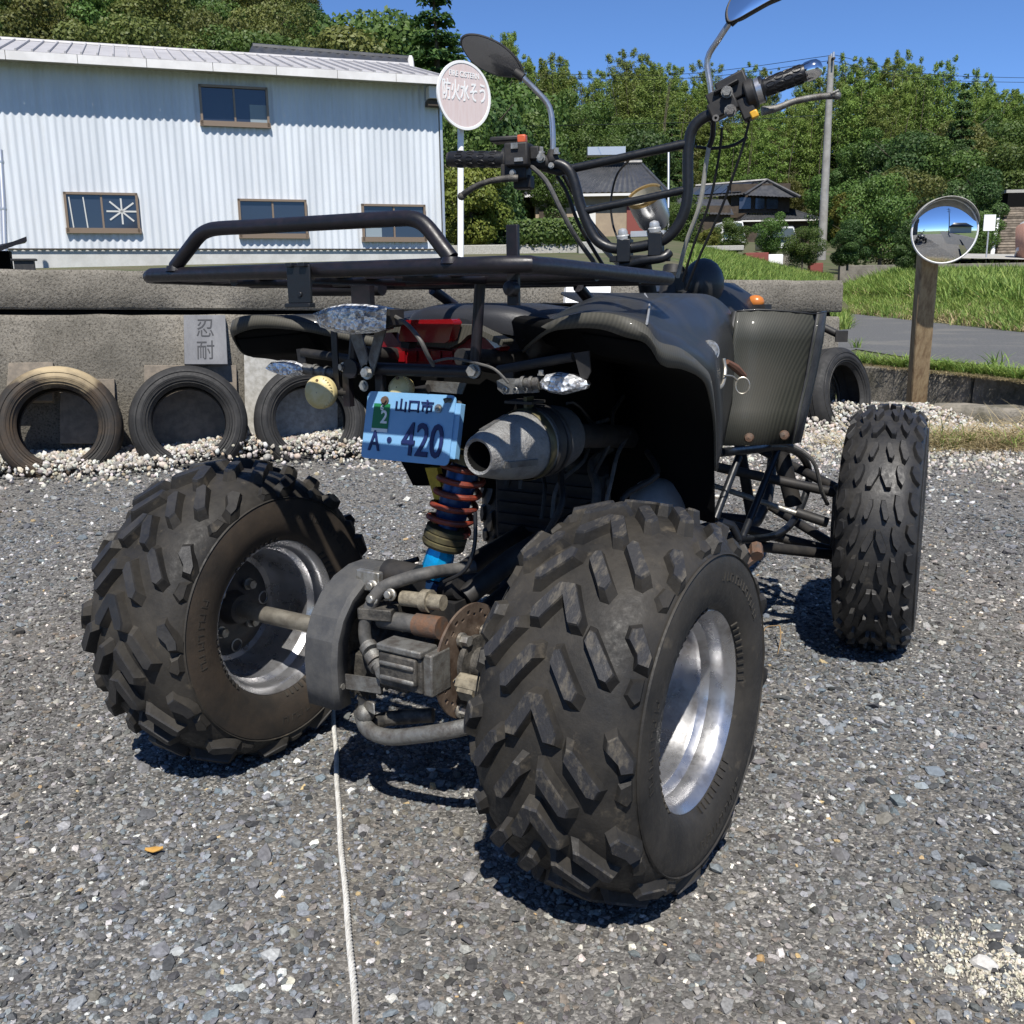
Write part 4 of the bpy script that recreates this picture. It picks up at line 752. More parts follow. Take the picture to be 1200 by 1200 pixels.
# cables
cab = lambda pts, r, m, nm='cable': build((lambda b: (b.tube([HB(u, v, o_) for u, v, o_ in pts], r, 8, k=5), b)[1])(MB()), nm, m, bar)
cab([(620, 193, -.01), (640, 212, -.03), (657, 245, -.03), (675, 278, 0), (700, 312, .06)], .0055, 'hose_grey'); cab([(652, 206, .02), (664, 225, .03), (678, 262, .05), (700, 300, .09), (716, 325, .12)], .0045, 'cable_black')
cab([(836, 140, .0), (835, 160, .02), (831, 172, .03)], .006, 'cable_black'); cab([(831, 170, .03), (827, 195, .04), (820, 240, .06), (804, 285, .09), (794, 325, .12)], .0052, 'hose_pale', 'brake_hose')
cab([(846, 150, .01), (843, 180, .03), (832, 235, .06), (812, 290, .09), (800, 330, .12)], .003, 'cable_black'); cab([(878, 142, .0), (868, 180, .02), (845, 245, .06), (820, 300, .09), (804, 340, .12)], .003, 'cable_black')
cab([(815, 172, .03), (835, 174, .05), (860, 170, .06), (876, 160, .06)], .0035, 'cable_black'); cab([(737, 188, .02), (723, 205, .03), (716, 235, .04), (718, 262, .04), (724, 280, .02)], .0025, 'cable_black')
cab([(690, 268, .05), (708, 292, .07), (735, 320, .1)], .006, 'hose_pale'); cab([(660, 205, .03), (680, 240, .06), (700, 270, .08), (740, 312, .1)], .005, 'cable_black')
mb = MB(); mb.tube([V3(.0, .93, .84), HB(752, 306, .03)], .02, 14); build(mb, 'steering_stem', 'frame_black', quad)
# ---- footrest guard (right, and its twin on the left) ----
Np = [(845, 530), (880, 527), (905, 524), (925, 526), (940, 535), (948, 553), (944, 580), (930, 610), (912, 626), (890, 631), (865, 632)]; Nx = [.27] * 11
for side in (1, -1):
    f = (lambda p: p) if side > 0 else (lambda p: p * V3(-1, 1, 1))
    mb = MB(); mb.tube([f(AX(u, v, .27)) for u, v in Np], .0098, 12, k=3)
    ng = build(mb, 'footrest_guard', 'bar_black', quad, 'black tubular footrest guard' if side > 0 else None)
    mb = MB(); mb.tube([f(AX(866, 535, .27)), f(AX(838, 608, .26))], .0085, 10); build(mb, 'rung', 'bar_black', ng); mb = MB(); mb.tube([f(AX(911, 528, .27)), f(AX(870, 630, .27))], .0085, 10); build(mb, 'rung', 'bar_black', ng)
    mb = MB(); mb.tube([f(AX(866, 632, .27)), f(AX(845, 612, .24)), f(V3(.14, .62, .33))], .0098, 10, k=3); mb.tube([f(AX(845, 530, .27)), f(V3(.14, .6, .52))], .0098, 10); build(mb, 'mount', 'bar_black', ng)
    # suspension arms, tie rod, hub, brake hose
    mb = MB(); hb = V3(.392, 1.243, 0)
    for z0, z1, dz in ((.30, .22, 0), (.44, .37, 0)):
        for y in (1.08, 1.40): mb.tube([f(V3(.12, y, z0)), f(V3(hb[0], 1.243 + (y - 1.24) * .08, z1))], .0125, 10)
    mb.tube([f(V3(.10, .78, .30)), f(V3(.25, 1.0, .27)), f(V3(.39, 1.22, .215))], .0135, 10); build(mb, 'suspension_arm', 'frame_black', quad)
    mb = MB(); mb.tube([f(V3(.05, 1.10, .40)), f(V3(.36, 1.13, .32))], .007, 10, 0); mb.cyl(f(V3(.31, 1.125, .335)), f(V3(.385, 1.135, .315)), .0125, 10, 1); build(mb, 'tie_rod', ['zinc', 'frame_black'], quad)
    mb = MB(); mb.box(f(V3(.388, 1.235, .295)), (.035, .05, .20)); mb.cyl(f(V3(.37, 1.243, .293)), f(V3(.45, 1.243, .293)), .035, 16); build(mb, 'steering_knuckle', 'grease_metal', quad, bevel=.006)
    mb = MB(); mb.tube([f(V3(.22, .98, .50)), f(V3(.30, 1.02, .52)), f(V3(.36, 1.06, .48)), f(V3(.375, 1.1, .40)), f(V3(.38, 1.14, .36))], .005, 8, k=5); build(mb, 'front_brake_hose', 'hose_grey', quad)
    mb = MB(); mb.tube([f(V3(.17, 1.20, .70)), f(V3(.27, 1.23, .33))], .022, 12); build(mb, 'front_damper', 'frame_black', quad)
mb = MB(); mb.tube([AX(887, 652, .45), AX(886, 640, .44)], .012, 8); mb.tube([AX(885, 648, .42), V3(.30, .33, .28), V3(.15, .45, .32)], .014, 8, k=4); build(mb, 'footrest', 'rust', quad)
mb = MB(); ppx(mb, [(817, 565), (826, 536), (834, 566)], .40, .006); mb.bolt(AY(828, 562, .39), (.2, -1, 0), .009, .012); build(mb, 'gusset', ['rust'], quad)
# ================= SETTING =================
FH = nrm(V3(FWD[0], FWD[1], 0)); RH = nrm(V3(RGT[0], RGT[1], 0))
W0 = V3(-3.75, 1.69, 0); WD = nrm(V3(.644, .765, 0)); WN = V3(WD[1], -WD[0], 0)      # wall foot line, along it, towards the camera
def WP(s, t, z=0): return W0 + WD * s - WN * t + V3(0, 0, z)
def QA(p): d = np.asarray(p)[..., :2] - CAM[:2]; return d @ FH[:2], d @ RH[:2]
def at_q(px, q, z=0):   # ground position in the direction of a picture column at horizontal distance q
    v = ray(px, 342); v = v / (v @ FH); return V3(CAM[0] + v[0] * q, CAM[1] + v[1] * q, z)
RF1, RF2 = AZ(982, 366, .26), AZ(1200, 390, .26); RFd = nrm((RF1 - RF2) * V3(1, 1, 0)); RFn = V3(-RFd[1], RFd[0], 0)   # far edge of the lane
if RFn @ (W0 - RF2) > 0: RFn = -RFn
sstep = lambda e0, e1, x: (lambda t: t * t * (3 - 2 * t))(np.clip((x - e0) / (e1 - e0), 0, 1))
def terrain(x, y):
    P = np.stack([np.asarray(x, float), np.asarray(y, float)], -1); q, a = QA(P); r_ = a / np.maximum(q, 1)
    bl = np.interp(q, [0, 5, 7, 20, 24, 30, 60, 100], [.6, .75, .85, 1.5, 1.72, 2.1, 4.2, 5.8]); br = np.interp(q, [7, 13, 20, 35, 45, 60, 90], [.2, .25, .55, 1.15, 1.5, 2.3, 5.0])
    m = sstep(.12, .34, r_); b = bl * (1 - m) + br * m
    px = 600 + FPX * r_ * .977; f = (P - RF2[:2]) @ RFn[:2]
    b = np.where((px > 955) & (q < 40), np.minimum(b, np.maximum(.2, .24 + .30 * f)), b)
    crest = np.interp(px, [-200, 0, 300, 430, 520, 620, 800, 1000, 1150, 1300], [36, 36, 35, 25, 23.5, 18.5, 17.5, 17.5, 14.5, 13]); qs = np.interp(px, [0, 350, 620, 760, 790, 965, 980, 1100], [44, 50, 78, 80, 106, 106, 84, 76])
    h = np.clip((q - qs) / (132 - qs), 0, 1); b = b + h * (crest - 5); b = np.where(q > 132, crest + .8 + (q - 132) * .02, b)
    return b
# materials of the setting
defm('concrete_old', col=(.235, .215, .18), col2=(.125, .115, .095), ns=2.6, lo=.38, hi=.66, rough=.95, bump=1.0, bs=60, col3=(.055, .048, .038), ns3=95, lo3=.48, hi3=.66, bdist=.008)
defm('concrete_pale', col=(.40, .39, .36), col2=(.28, .27, .24), ns=30, rough=.9, bump=.6, bs=80)
defm('slab_brown', col=(.22, .185, .145), col2=(.15, .13, .105), ns=22, rough=.9, bump=.6, bs=70)
defm('slab_slate', col=(.135, .137, .145), col2=(.20, .20, .205), ns=16, lo=.4, hi=.7, rough=.7, bump=.4, bs=60, aniso=(1, 1, .35))
defm('kerb_stone', col=(.25, .225, .185), col2=(.14, .13, .105), ns=8, rough=.95, bump=1.0, bs=30, bdist=.01, col3=(.085, .078, .055), ns3=5, lo3=.52, hi3=.70)
defm('asphalt', col=(.085, .088, .092), col2=(.145, .145, .142), ns=34, lo=.36, hi=.66, rough=1, spec=.1, bump=.8, bs=60, col3=(.17, .165, .15), ns3=.9, lo3=.52, hi3=.72, bdist=.01)
defm('soil', col=(.060, .075, .026), col2=(.10, .088, .05), ns=.5, rough=.95)
defm('forest_floor', col=(.03, .045, .015), col2=(.05, .05, .025), ns=.4, rough=1)
defm('field', col=(.07, .12, .03), col2=(.12, .14, .05), ns=.3, rough=1)
defm('white_steel', col=(.60, .63, .66), col2=(.52, .55, .58), ns=1.6, rough=.5, bump=.05, col3=(.50, .50, .48), ns3=1.1, lo3=.60, hi3=.85, aniso=(1, 1, .12))
defm('roof_steel', col=(.42, .41, .41), col2=(.35, .34, .34), ns=1.5, rough=.5)
defm('fascia', col=(.68, .66, .64), col2=(.58, .56, .54), ns=2, rough=.55)
defm('found_concrete', col=(.50, .50, .48), col2=(.42, .42, .40), ns=3, rough=.9)
defm('win_frame', col=(.23, .17, .12), rough=.45, metal=.3)
defm('win_glass', col=(.022, .030, .045), rough=.06, spec=.9)
defm('curtain', col=(.22, .27, .30), rough=.9)
defm('tape', col=(.50, .50, .48), rough=.8)
defm('tile_dark', col=(.040, .042, .046), col2=(.062, .063, .066), ns=2, rough=.35, rough2=.5)
defm('timber_dark', col=(.045, .034, .025), col2=(.07, .052, .036), ns=2, rough=.8)
defm('plaster_tan', col=(.34, .27, .19), col2=(.28, .22, .16), ns=1.5, rough=.9)
defm('plaster_white', col=(.66, .65, .62), rough=.8)
defm('solar', col=(.05, .06, .085), rough=.12, metal=.3)
defm('pole_concrete', col=(.30, .29, .27), col2=(.22, .21, .195), ns=3, rough=.85)
defm('post_wood', col=(.36, .265, .15), col2=(.20, .13, .07), ns=12, lo=.4, hi=.65, rough=.85, aniso=(3, 3, .25), bump=.5, bs=30)
defm('galv', col=(.55, .56, .57), metal=.7, rough=.4)
defm('sign_paint', col=(.62, .50, .47), col2=(.66, .56, .54), ns=7, rough=.55, aniso=(6, 6, .7))
defm('sign_white', col=(.80, .79, .77), rough=.5)
defm('white_paint', col=(.78, .78, .77), rough=.45); defm('silver_paint', col=(.30, .31, .32), rough=.35, metal=.3); defm('van_paint', col=(.58, .59, .58), rough=.4)
defm('car_glass', col=(.05, .065, .07), rough=.05)
defm('brick_pink', col=(.45, .25, .19), col2=(.38, .21, .16), ns=4, rough=.9)
defm('maroon', col=(.20, .055, .045), rough=.8)
defm('stone_step', col=(.24, .20, .155), col2=(.12, .10, .078), ns=3, rough=.95, rnd=.35)
defm('rope_white', col=(.52, .51, .48), col2=(.38, .37, .34), ns=30, rough=.9)
defm('rubber_old', col=(.015, .015, .015), col2=(.030, .029, .028), ns=10, rough=.62, rough2=.8, bump=.2, bs=90)
def stained():  # brown stains, plus a paler tan top where sun falls, put into the colour
    m = mat('rubber_tan_toplit', (.020, .018, .016), .75, col2=(.055, .038, .024), ns=6, bump=.2, bs=90); t = m.node_tree; N = t.nodes; L = t.links; p = N['Principled BSDF']; old = p.inputs['Base Color'].links[0].from_socket
    tc = N.new('ShaderNodeTexCoord'); sp = N.new('ShaderNodeSeparateXYZ'); L.new(tc.outputs['Object'], sp.inputs[0]); nz = N.new('ShaderNodeTexNoise'); nz.inputs['Scale'].default_value = 5; nz.inputs['Detail'].default_value = 7; L.new(tc.outputs['Object'], nz.inputs['Vector'])
    a = N.new('ShaderNodeMath'); a.operation = 'MULTIPLY_ADD'; L.new(nz.outputs['Fac'], a.inputs[0]); a.inputs[1].default_value = .38; L.new(sp.outputs[2], a.inputs[2]); r = N.new('ShaderNodeMapRange'); r.inputs[1].default_value = .71; r.inputs[2].default_value = .80; L.new(a.outputs[0], r.inputs[0])
    x = N.new('ShaderNodeMix'); x.data_type = 'RGBA'; L.new(r.outputs[0], x.inputs[0]); L.new(old, x.inputs[6]); x.inputs[7].default_value = (.38, .30, .18, 1); L.new(x.outputs[2], p.inputs['Base Color']); MT['rubber_tan_toplit'] = m
stained()
defm('dry_leaf', col=(.42, .24, .06), rough=.8)
defm('trunk', col=(.07, .055, .04), col2=(.11, .09, .065), ns=4, rough=.95)
def leafmat(name, a, b, rnd=.25, tr=.3):
    m = bpy.data.materials.new(name); m.use_nodes = True; t = m.node_tree; N = t.nodes; L = t.links; N.clear()
    at = N.new('ShaderNodeAttribute'); at.attribute_name = 'tone'; mx = N.new('ShaderNodeMix'); mx.data_type = 'RGBA'; L.new(at.outputs['Fac'], mx.inputs[0]); mx.inputs[6].default_value = (*a, 1); mx.inputs[7].default_value = (*b, 1)
    oi = N.new('ShaderNodeObjectInfo'); mr = N.new('ShaderNodeMapRange'); mr.inputs[3].default_value = 1 - rnd; mr.inputs[4].default_value = 1 + rnd; L.new(oi.outputs['Random'], mr.inputs[0])
    h = N.new('ShaderNodeHueSaturation'); L.new(mx.outputs[2], h.inputs['Color']); L.new(mr.outputs[0], h.inputs['Value']); m2 = N.new('ShaderNodeMapRange'); m2.inputs[3].default_value = .485; m2.inputs[4].default_value = .515; L.new(oi.outputs['Random'], m2.inputs[0]); L.new(m2.outputs[0], h.inputs['Hue'])
    p = N.new('ShaderNodeBsdfPrincipled'); p.inputs['Roughness'].default_value = .55; p.inputs['Specular IOR Level'].default_value = .35; L.new(h.outputs[0], p.inputs['Base Color'])
    tl = N.new('ShaderNodeBsdfTranslucent'); L.new(h.outputs[0], tl.inputs[0]); ms = N.new('ShaderNodeMixShader'); ms.inputs[0].default_value = tr; L.new(p.outputs[0], ms.inputs[1]); L.new(tl.outputs[0], ms.inputs[2])
    o = N.new('ShaderNodeOutputMaterial'); L.new(ms.outputs[0], o.inputs[0]); MT[name] = m
leafmat('leaf_mid', (.045, .095, .018), (.12, .18, .038)); leafmat('leaf_olive', (.075, .095, .022), (.175, .18, .048)); leafmat('leaf_dark', (.032, .070, .018), (.085, .135, .036)); leafmat('leaf_bamboo', (.095, .155, .026), (.20, .26, .055), .2)
leafmat('leaf_yellow', (.10, .13, .02), (.20, .20, .04)); leafmat('grass', (.095, .19, .028), (.27, .34, .085), 0); leafmat('straw', (.26, .20, .10), (.44, .36, .20), 0, .15)
# ---- ground ----
def quadsheet(name, pts, m, kind='structure', **k):
    mb = MB(); mb.add(pts, [tuple(range(len(pts)))]); return build(mb, name, m, kind=kind, **k)
quadsheet('ground', [(-900, -900, -.12), (900, -900, -.12), (900, 900, -.12), (-900, 900, -.12)], 'field')
# gravel lot: the material carries the finest stone grain, real stones lie on it
m = bpy.data.materials.new('gravel_bed'); m.use_nodes = True; t = m.node_tree; N = t.nodes; L = t.links; p = N['Principled BSDF']; p.inputs['Roughness'].default_value = .9; p.inputs['Specular IOR Level'].default_value = .25
tc = N.new('ShaderNodeTexCoord')
def vor(sc):
    v = N.new('ShaderNodeTexVoronoi'); v.inputs['Scale'].default_value = sc; L.new(tc.outputs['Object'], v.inputs['Vector']); return v
v1, v2 = vor(130), vor(230)
def grey(v):
    r = N.new('ShaderNodeValToRGB'); e = r.color_ramp.elements; e[0].color = (.045, .043, .040, 1); e[1].color = (.44, .42, .38, 1); e[1].position = .97
    for ps, c in ((.3, (.082, .080, .075)), (.62, (.128, .124, .118)), (.85, (.195, .188, .175))): x = e.new(ps); x.color = (*c, 1)
    s = N.new('ShaderNodeSeparateColor'); L.new(v.outputs['Color'], s.inputs[0]); L.new(s.outputs[0], r.inputs[0]); return r.outputs[0]
mx = N.new('ShaderNodeMix'); mx.data_type = 'RGBA'; mx.inputs[0].default_value = .5; L.new(grey(v1), mx.inputs[6]); L.new(grey(v2), mx.inputs[7])
nz = N.new('ShaderNodeTexNoise'); nz.inputs['Scale'].default_value = 1.6; nz.inputs['Detail'].default_value = 8; L.new(tc.outputs['Object'], nz.inputs['Vector'])
mr = N.new('ShaderNodeMapRange'); mr.inputs[1].default_value = .47; mr.inputs[2].default_value = .68; mr.inputs[4].default_value = .55; L.new(nz.outputs['Fac'], mr.inputs[0])
mx2 = N.new('ShaderNodeMix'); mx2.data_type = 'RGBA'; L.new(mr.outputs[0], mx2.inputs[0]); L.new(mx.outputs[2], mx2.inputs[6]); mx2.inputs[7].default_value = (.15, .135, .115, 1); L.new(mx2.outputs[2], p.inputs['Base Color'])
ad = N.new('ShaderNodeMath'); ad.operation = 'ADD'; L.new(v1.outputs['Distance'], ad.inputs[0]); L.new(v2.outputs['Distance'], ad.inputs[1])
bp = N.new('ShaderNodeBump'); bp.invert = True; bp.inputs['Strength'].default_value = .55; bp.inputs['Distance'].default_value = .004; L.new(ad.outputs[0], bp.inputs['Height']); L.new(bp.outputs[0], p.inputs['Normal']); MT['gravel_bed'] = m
KB0, KB1 = AZ(1083, 494, 0), AZ(1240, 499, 0)
quadsheet('gravel_lot', [WP(-9, .36, 0), WP(-9, -14, 0), V3(9, -11, 0), V3(12, 3, 0), V3(6.5, 9.6, 0), WP(7.2, 1.5, 0), WP(4.96, 1.5, 0), WP(4.96, .36, 0)], 'gravel_bed')
# hills
mb = MB(); G = []; nq = np.concatenate([np.arange(5.6, 40, 1.1), np.arange(40, 150, 4), [160, 200, 260, 330]])
na = np.linspace(-1.0, 1.0, 90)
for q in nq:
    P = CAM[:2] + FH[:2] * q + np.outer(na * (q + 6), RH[:2]); z = terrain(P[:, 0], P[:, 1])
    t_ = (P - W0[:2]) @ (-WN[:2]); s_ = (P - W0[:2]) @ WD[:2]
    front = t_ < 1.9
    G.append([V3(x, y, -.3 if fr else zz) for (x, y), zz, fr in zip(P, z, front)])
mb.grid(G, 0); build(mb, 'hillside', 'soil', kind='structure')
mb = MB(); mb.grid([[(lambda p: V3(p[0], p[1], float(terrain(p[0], p[1])) + .012 if t < 2.5 else float(terrain(p[0], p[1])) - .25))(WP(s, t)) for t in (.64, 1.2, 1.8, 2.4, 3.2, 4.2)] for s in np.linspace(-9, 4.9, 30)], 0); build(mb, 'terrace', 'soil', kind='structure')
# lane, its verge and the kerb blocks
rd = [AZ(1003, 409, .265), AZ(1040, 415, .265), AZ(1075, 420, .265), AZ(1140, 426, .265), AZ(1210, 433, .265), AZ(1330, 446, .265), AZ(1600, 480, .265)]
fe = [RF2 - RFd * 14, RF2 - RFd * 6, RF2, RF2 * .5 + RF1 * .5, RF1, RF1 + RFd * 9]
quadsheet('road', [V3(*p[:2], .265) for p in rd] + [V3(*p[:2], .265) for p in fe] + [WP(5.2, 1.3, .265)], 'asphalt')
quadsheet('verge', [V3(*p[:2], .255) for p in (AZ(985, 425, .255), AZ(1100, 436, .255), AZ(1210, 446, .255), AZ(1400, 470, .255), AZ(1800, 520, .255), AZ(1800, 470, .255), AZ(1250, 425, .255), AZ(1000, 400, .255))], 'soil')
# ---- retaining wall ----
def zt(s): return 1.045 - .0225 * s
wall = thing('concrete_wall', WP(2, .35, 0), 'weathered grey concrete retaining wall with a thick capping course behind the tyres', 'wall')
rgw = random.Random(2)
def rough_slab(s0, s1, zbf, ztop, tf, tb, wob, n=40):
    mb = MB(); G = []; zf = zbf if callable(zbf) else (lambda s: zbf)
    for i in range(n + 1):
        s = s0 + (s1 - s0) * i / n; w = lambda k=1: rgw.uniform(-wob, wob) * k; top = ztop(s); zb = zf(s)
        G.append([WP(s, tb, zb), WP(s, tb, top + w()), WP(s, tf + .022, top + w()), WP(s, tf + .008 + w(.6), top - .012 + w()), WP(s, tf + w(.5), top - .035 + w()), WP(s, tf + w(.5), (top + zb) / 2), WP(s, tf + w(.5), zb + .012 + w(.6)), WP(s, tf + .012, zb)])
    mb.grid(G, 0, True); mb.add(G[0], [tuple(range(8))[::-1]]); mb.add(G[-1], [tuple(range(8))]); return mb
build(rough_slab(-9, 4.93, .0, lambda s: zt(s) - .235, .335, .62, .004, 90), 'wall_body', 'concrete_old', wall, sharp=50)
build(rough_slab(-9, 4.90, .0, lambda s: zt(s) - .20, .40, .60, .0, 20), 'joint', 'void_black', wall)
build(rough_slab(-9, 4.95, lambda s: zt(s) - .208, lambda s: zt(s), .345, .66, .005, 90), 'capping', 'concrete_old', wall, sharp=50)
# slabs, board and panel leaning on the wall
def slab(name, corners, th, m, label, cat, lean=.03, off=-.33, nb=.003):
    """corners: picture points on the wall plane (top-left, top-right, bottom-right, bottom-left)"""
    q = [APL(x, y, W0 + WN * o_, WN) for (x, y), o_ in zip(corners, (off, off, off + lean, off + lean))]; n_ = nrm(np.cross(q[1] - q[0], q[3] - q[0])); n_ = n_ if n_ @ WN > 0 else -n_
    mb = MB(); A = [p + n_ * .0 for p in q]; B = [p - n_ * th for p in q]; mb.add(A + B, [(0, 1, 2, 3)[::-1], (4, 5, 6, 7)] + [(i, 4 + i, 4 + (i + 1) % 4, (i + 1) % 4)[::-1] for i in range(4)])
    return build(mb, name, m, None, label, cat, org=(q[2] + q[3]) / 2, bevel=nb), q, n_
slab('paving_slab', [(10, 425), (62, 424), (62, 470), (6, 470)], .05, 'slab_brown', 'brown stone slab leaning on the wall above the leftmost tyre', 'stone slab', .06, -.30)
slab('stone_chip', [(63, 429), (69, 430), (70, 450), (63, 450)], .04, 'concrete_pale', 'small pale stone upright beside the brown slab at the far left', 'stone', .02, -.31)
slab('paving_slab', [(70, 444), (134, 444), (136, 520), (70, 520)], .05, 'slab_brown', 'low weathered slab half hidden between the first and second tyre', 'stone slab', .03, -.31)
slab('paving_slab', [(169, 428), (277, 428), (279, 520), (170, 520)], .06, 'slab_brown', 'wide brown slab carrying the carved board behind the second tyre', 'stone slab', .05, -.31)
slab('paving_slab', [(286, 415), (395, 418), (396, 520), (288, 520)], .06, 'concrete_pale', 'pale grey concrete slab standing behind the third tyre', 'stone slab', .06, -.30)
bo, q, n_ = slab('carved_board', [(215, 369), (264, 369), (267, 427), (216, 427)], .035, 'slab_slate', 'grey slate board carved with two characters leaning on the wall above the second tyre', 'board', .07, -.30)
mb = MB(); ex = nrm(q[1] - q[0]); ey = nrm(q[0] - q[3]); c = sum(q) / 4; h_ = np.linalg.norm(q[0] - q[3])
put_text(mb, '忍', h_ * .46, c + ey * h_ * .21 + n_ * .0012, ex, ey, .8, .9, ext=.0006); put_text(mb, '耐', h_ * .46, c - ey * h_ * .24 + n_ * .0012, ex, ey, .8, .9, ext=.0006)
defm('carving', col=(.055, .056, .06), rough=.9); ORG[0] = np.array(bo.location); build(mb, 'lettering', 'carving', bo)
slab('foam_board', [(664, 335), (716, 335), (712, 430), (658, 430)], .05, 'white_paint', 'white sheet panel leaning on the wall beyond the seat', 'panel', .16, -.22)
# ---- car tyres along the wall ----
def car_tyre(label, s, t, z, R, tilt, yaw, m, w=.215):
    o = thing('car_tyre', WP(s, t, z - R), label, 'tyre', 'old tyres along the wall'); c = WP(s, t, z); ax = nrm(rotz(yaw) @ (WN * math.cos(tilt) + V3(0, 0, math.sin(tilt))))
    mb = MB(); h = w / 2
    pr = [(.62 * R, -h * .72), (.645 * R, -h * .85), (.70 * R, -h * .98), (.80 * R, -h * 1.06), (.90 * R, -h * .99), (.955 * R, -h * .86), (.985 * R, -h * .70)]
    for g in (-.45, -.15, .15, .45): pr += [(R, h * (g - .085)), (R - .007, h * (g - .07)), (R - .007, h * (g - .03)), (R, h * (g - .015))]
    pr += [(.985 * R, h * .70), (.955 * R, h * .86), (.90 * R, h * .99), (.80 * R, h * 1.06), (.70 * R, h * .98), (.645 * R, h * .85), (.62 * R, h * .72)]
    pr += [(.64 * R, h * .66), (.80 * R, h * .86), (.93 * R, h * .6), (.945 * R, 0), (.93 * R, -h * .6), (.80 * R, -h * .86), (.64 * R, -h * .66), (.62 * R, -h * .72)]
    mb.lathe(pr, c, ax, 64); 
    for rr_ in (.68, .72, .77, .87): mb.lathe([(rr_ * R - .003, h * 1.02 * (1 if rr_ > .7 else .93)), (rr_ * R, h * 1.055 * (1 if rr_ > .7 else .94)), (rr_ * R + .003, h * 1.02 * (1 if rr_ > .7 else .95))], c, ax, 64)
    build(mb, 'casing', m, o, sharp=25);
    return o
car_tyre('brown stained car tyre, sunlit top painted tan, standing first from the left against the wall', .055, .08, .235, .312, .22, .05, 'rubber_tan_toplit')
car_tyre('plain grey car tyre standing second from the left below the carved board', .700, .08, .222, .306, .2, .02, 'rubber_old')
car_tyre('car tyre standing third from the left, half hidden behind the number plate', 1.345, .08, .205, .306, .2, -.02, 'rubber_old')
car_tyre('lone car tyre at the right end of the wall beside the front wheel', 4.745, .10, .19, .315, .16, .42, 'rubber_old', .22)
# ---- kerb blocks right of the wall ----
def block(name, pts, z0, z1, depth, m, label, cat, wob=.006, seed=1):
    """front edge polyline on the ground, raised z0..z1, going back by depth"""
    r_ = random.Random(seed); mb = MB(); G = []; P = []
    for a, b in zip(pts[:-1], pts[1:]): P += [a + (b - a) * k / 8 for k in range(8)]
    P.append(pts[-1]); d_ = nrm(pts[-1] - pts[0]); nb = V3(-d_[1], d_[0], 0); nb = nb if nb @ FH > 0 else -nb
    for p_ in P: w = lambda: r_.uniform(-wob, wob); b = V3(p_[0], p_[1], 0); G.append([b + V3(0, 0, z0), b + nb * w() + V3(0, 0, (z0 + z1) / 2), b + nb * (.01 + w()) + V3(0, 0, z1 - .015 + w()), b + nb * .03 + V3(0, 0, z1 + w()), b + nb * depth + V3(0, 0, z1 + w()), b + nb * depth + V3(0, 0, z0)])
    mb.grid(G, 0, True); mb.add(G[0], [tuple(range(6))]); mb.add(G[-1], [tuple(range(6))[::-1]]); return build(mb, name, m, None, label, cat, org=P[0], group='kerb blocks along the lane', sharp=40)
ku = lambda x, y: AZ(x, y, .09)
block('kerb_block', [ku(985, 452), ku(1135, 468)], -.05, .265, .28, 'kerb_stone', 'mossy upper kerb block between the lone tyre and the mirror post', 'kerb', .008, 3)
block('kerb_block', [ku(1139, 468.5), ku(1420, 496)], -.05, .258, .28, 'kerb_stone', 'cracked upper kerb block at the right edge of the lane', 'kerb', .008, 5)
block('kerb_block', [AZ(1028, 486, 0), AZ(1066, 489, 0)], -.05, .085, .22, 'kerb_stone', 'short low kerb block just left of the mirror post', 'kerb', .006, 6)
block('kerb_block', [AZ(1092, 492, 0), AZ(1330, 508, 0)], -.05, .105, .22, 'kerb_stone', 'long low kerb block right of the mirror post', 'kerb', .008, 8)
# ---- white corrugated workshop ----
BA = AD(0, 304, 21); BD = nrm(V3(.60318, .7976, 0)); BN = V3(BD[1], -BD[0], 0)
def BP(s, t, z): return V3(BA[0], BA[1], 0) + BD * s - BN * t + V3(0, 0, z)
def bpx(x, y): P = APL(x, y, BA, BN); return (P - BA) @ BD, P[2]
bld = thing('workshop_building', BP(4.5, 0, 1.6), 'white corrugated steel workshop with four brown framed windows behind the concrete wall', 'building')
mb = MB(); G = []; pit = .158
for i in range(int(11.6 / pit * 6)):
    ph_ = (i % 6) / 6; s = -1.85 + i * pit / 6; d = (0, 0, .6, 1, 1, .6)[i % 6] * .030; G.append([BP(s, d, 2.0), BP(s, d, 3.9), BP(s, d, 5.72)])
mb.grid(G, 0, False); mb.box(BP(3.9, 4.1, 3.8), (.1, .1, .1)); R_ = np.stack([BD, -BN, V3(0, 0, 1)], 1); mb.v = mb.v[:-8]; mb.f = mb.f[:-6]; mb.m = mb.m[:-6]; mb.s = mb.s[:-6]
sw_ = 9.74; mb.add([BP(sw_, .0, 1.9), BP(sw_, 7, 1.9), BP(sw_, 7, 5.6), BP(sw_, 3.3, 6.8), BP(sw_, 0, 5.72)], [(0, 1, 2, 3, 4)]); build(mb, 'corrugated_wall', 'white_steel', bld)
mb = MB(); mb.box(BP(3.95, .10, 1.5), (11.62, .12, 1.0), R_); build(mb, 'foundation', 'found_concrete', bld)
mb = MB(); mb.box(BP(3.95, -.01, 2.005), (11.62, .03, .02), R_); build(mb, 'sill_flashing', 'timber_dark', bld)
mb = MB(); mb.box(BP(9.77, .02, 3.83), (.06, .08, 3.75), R_); build(mb, 'corner_trim', 'galv', bld)
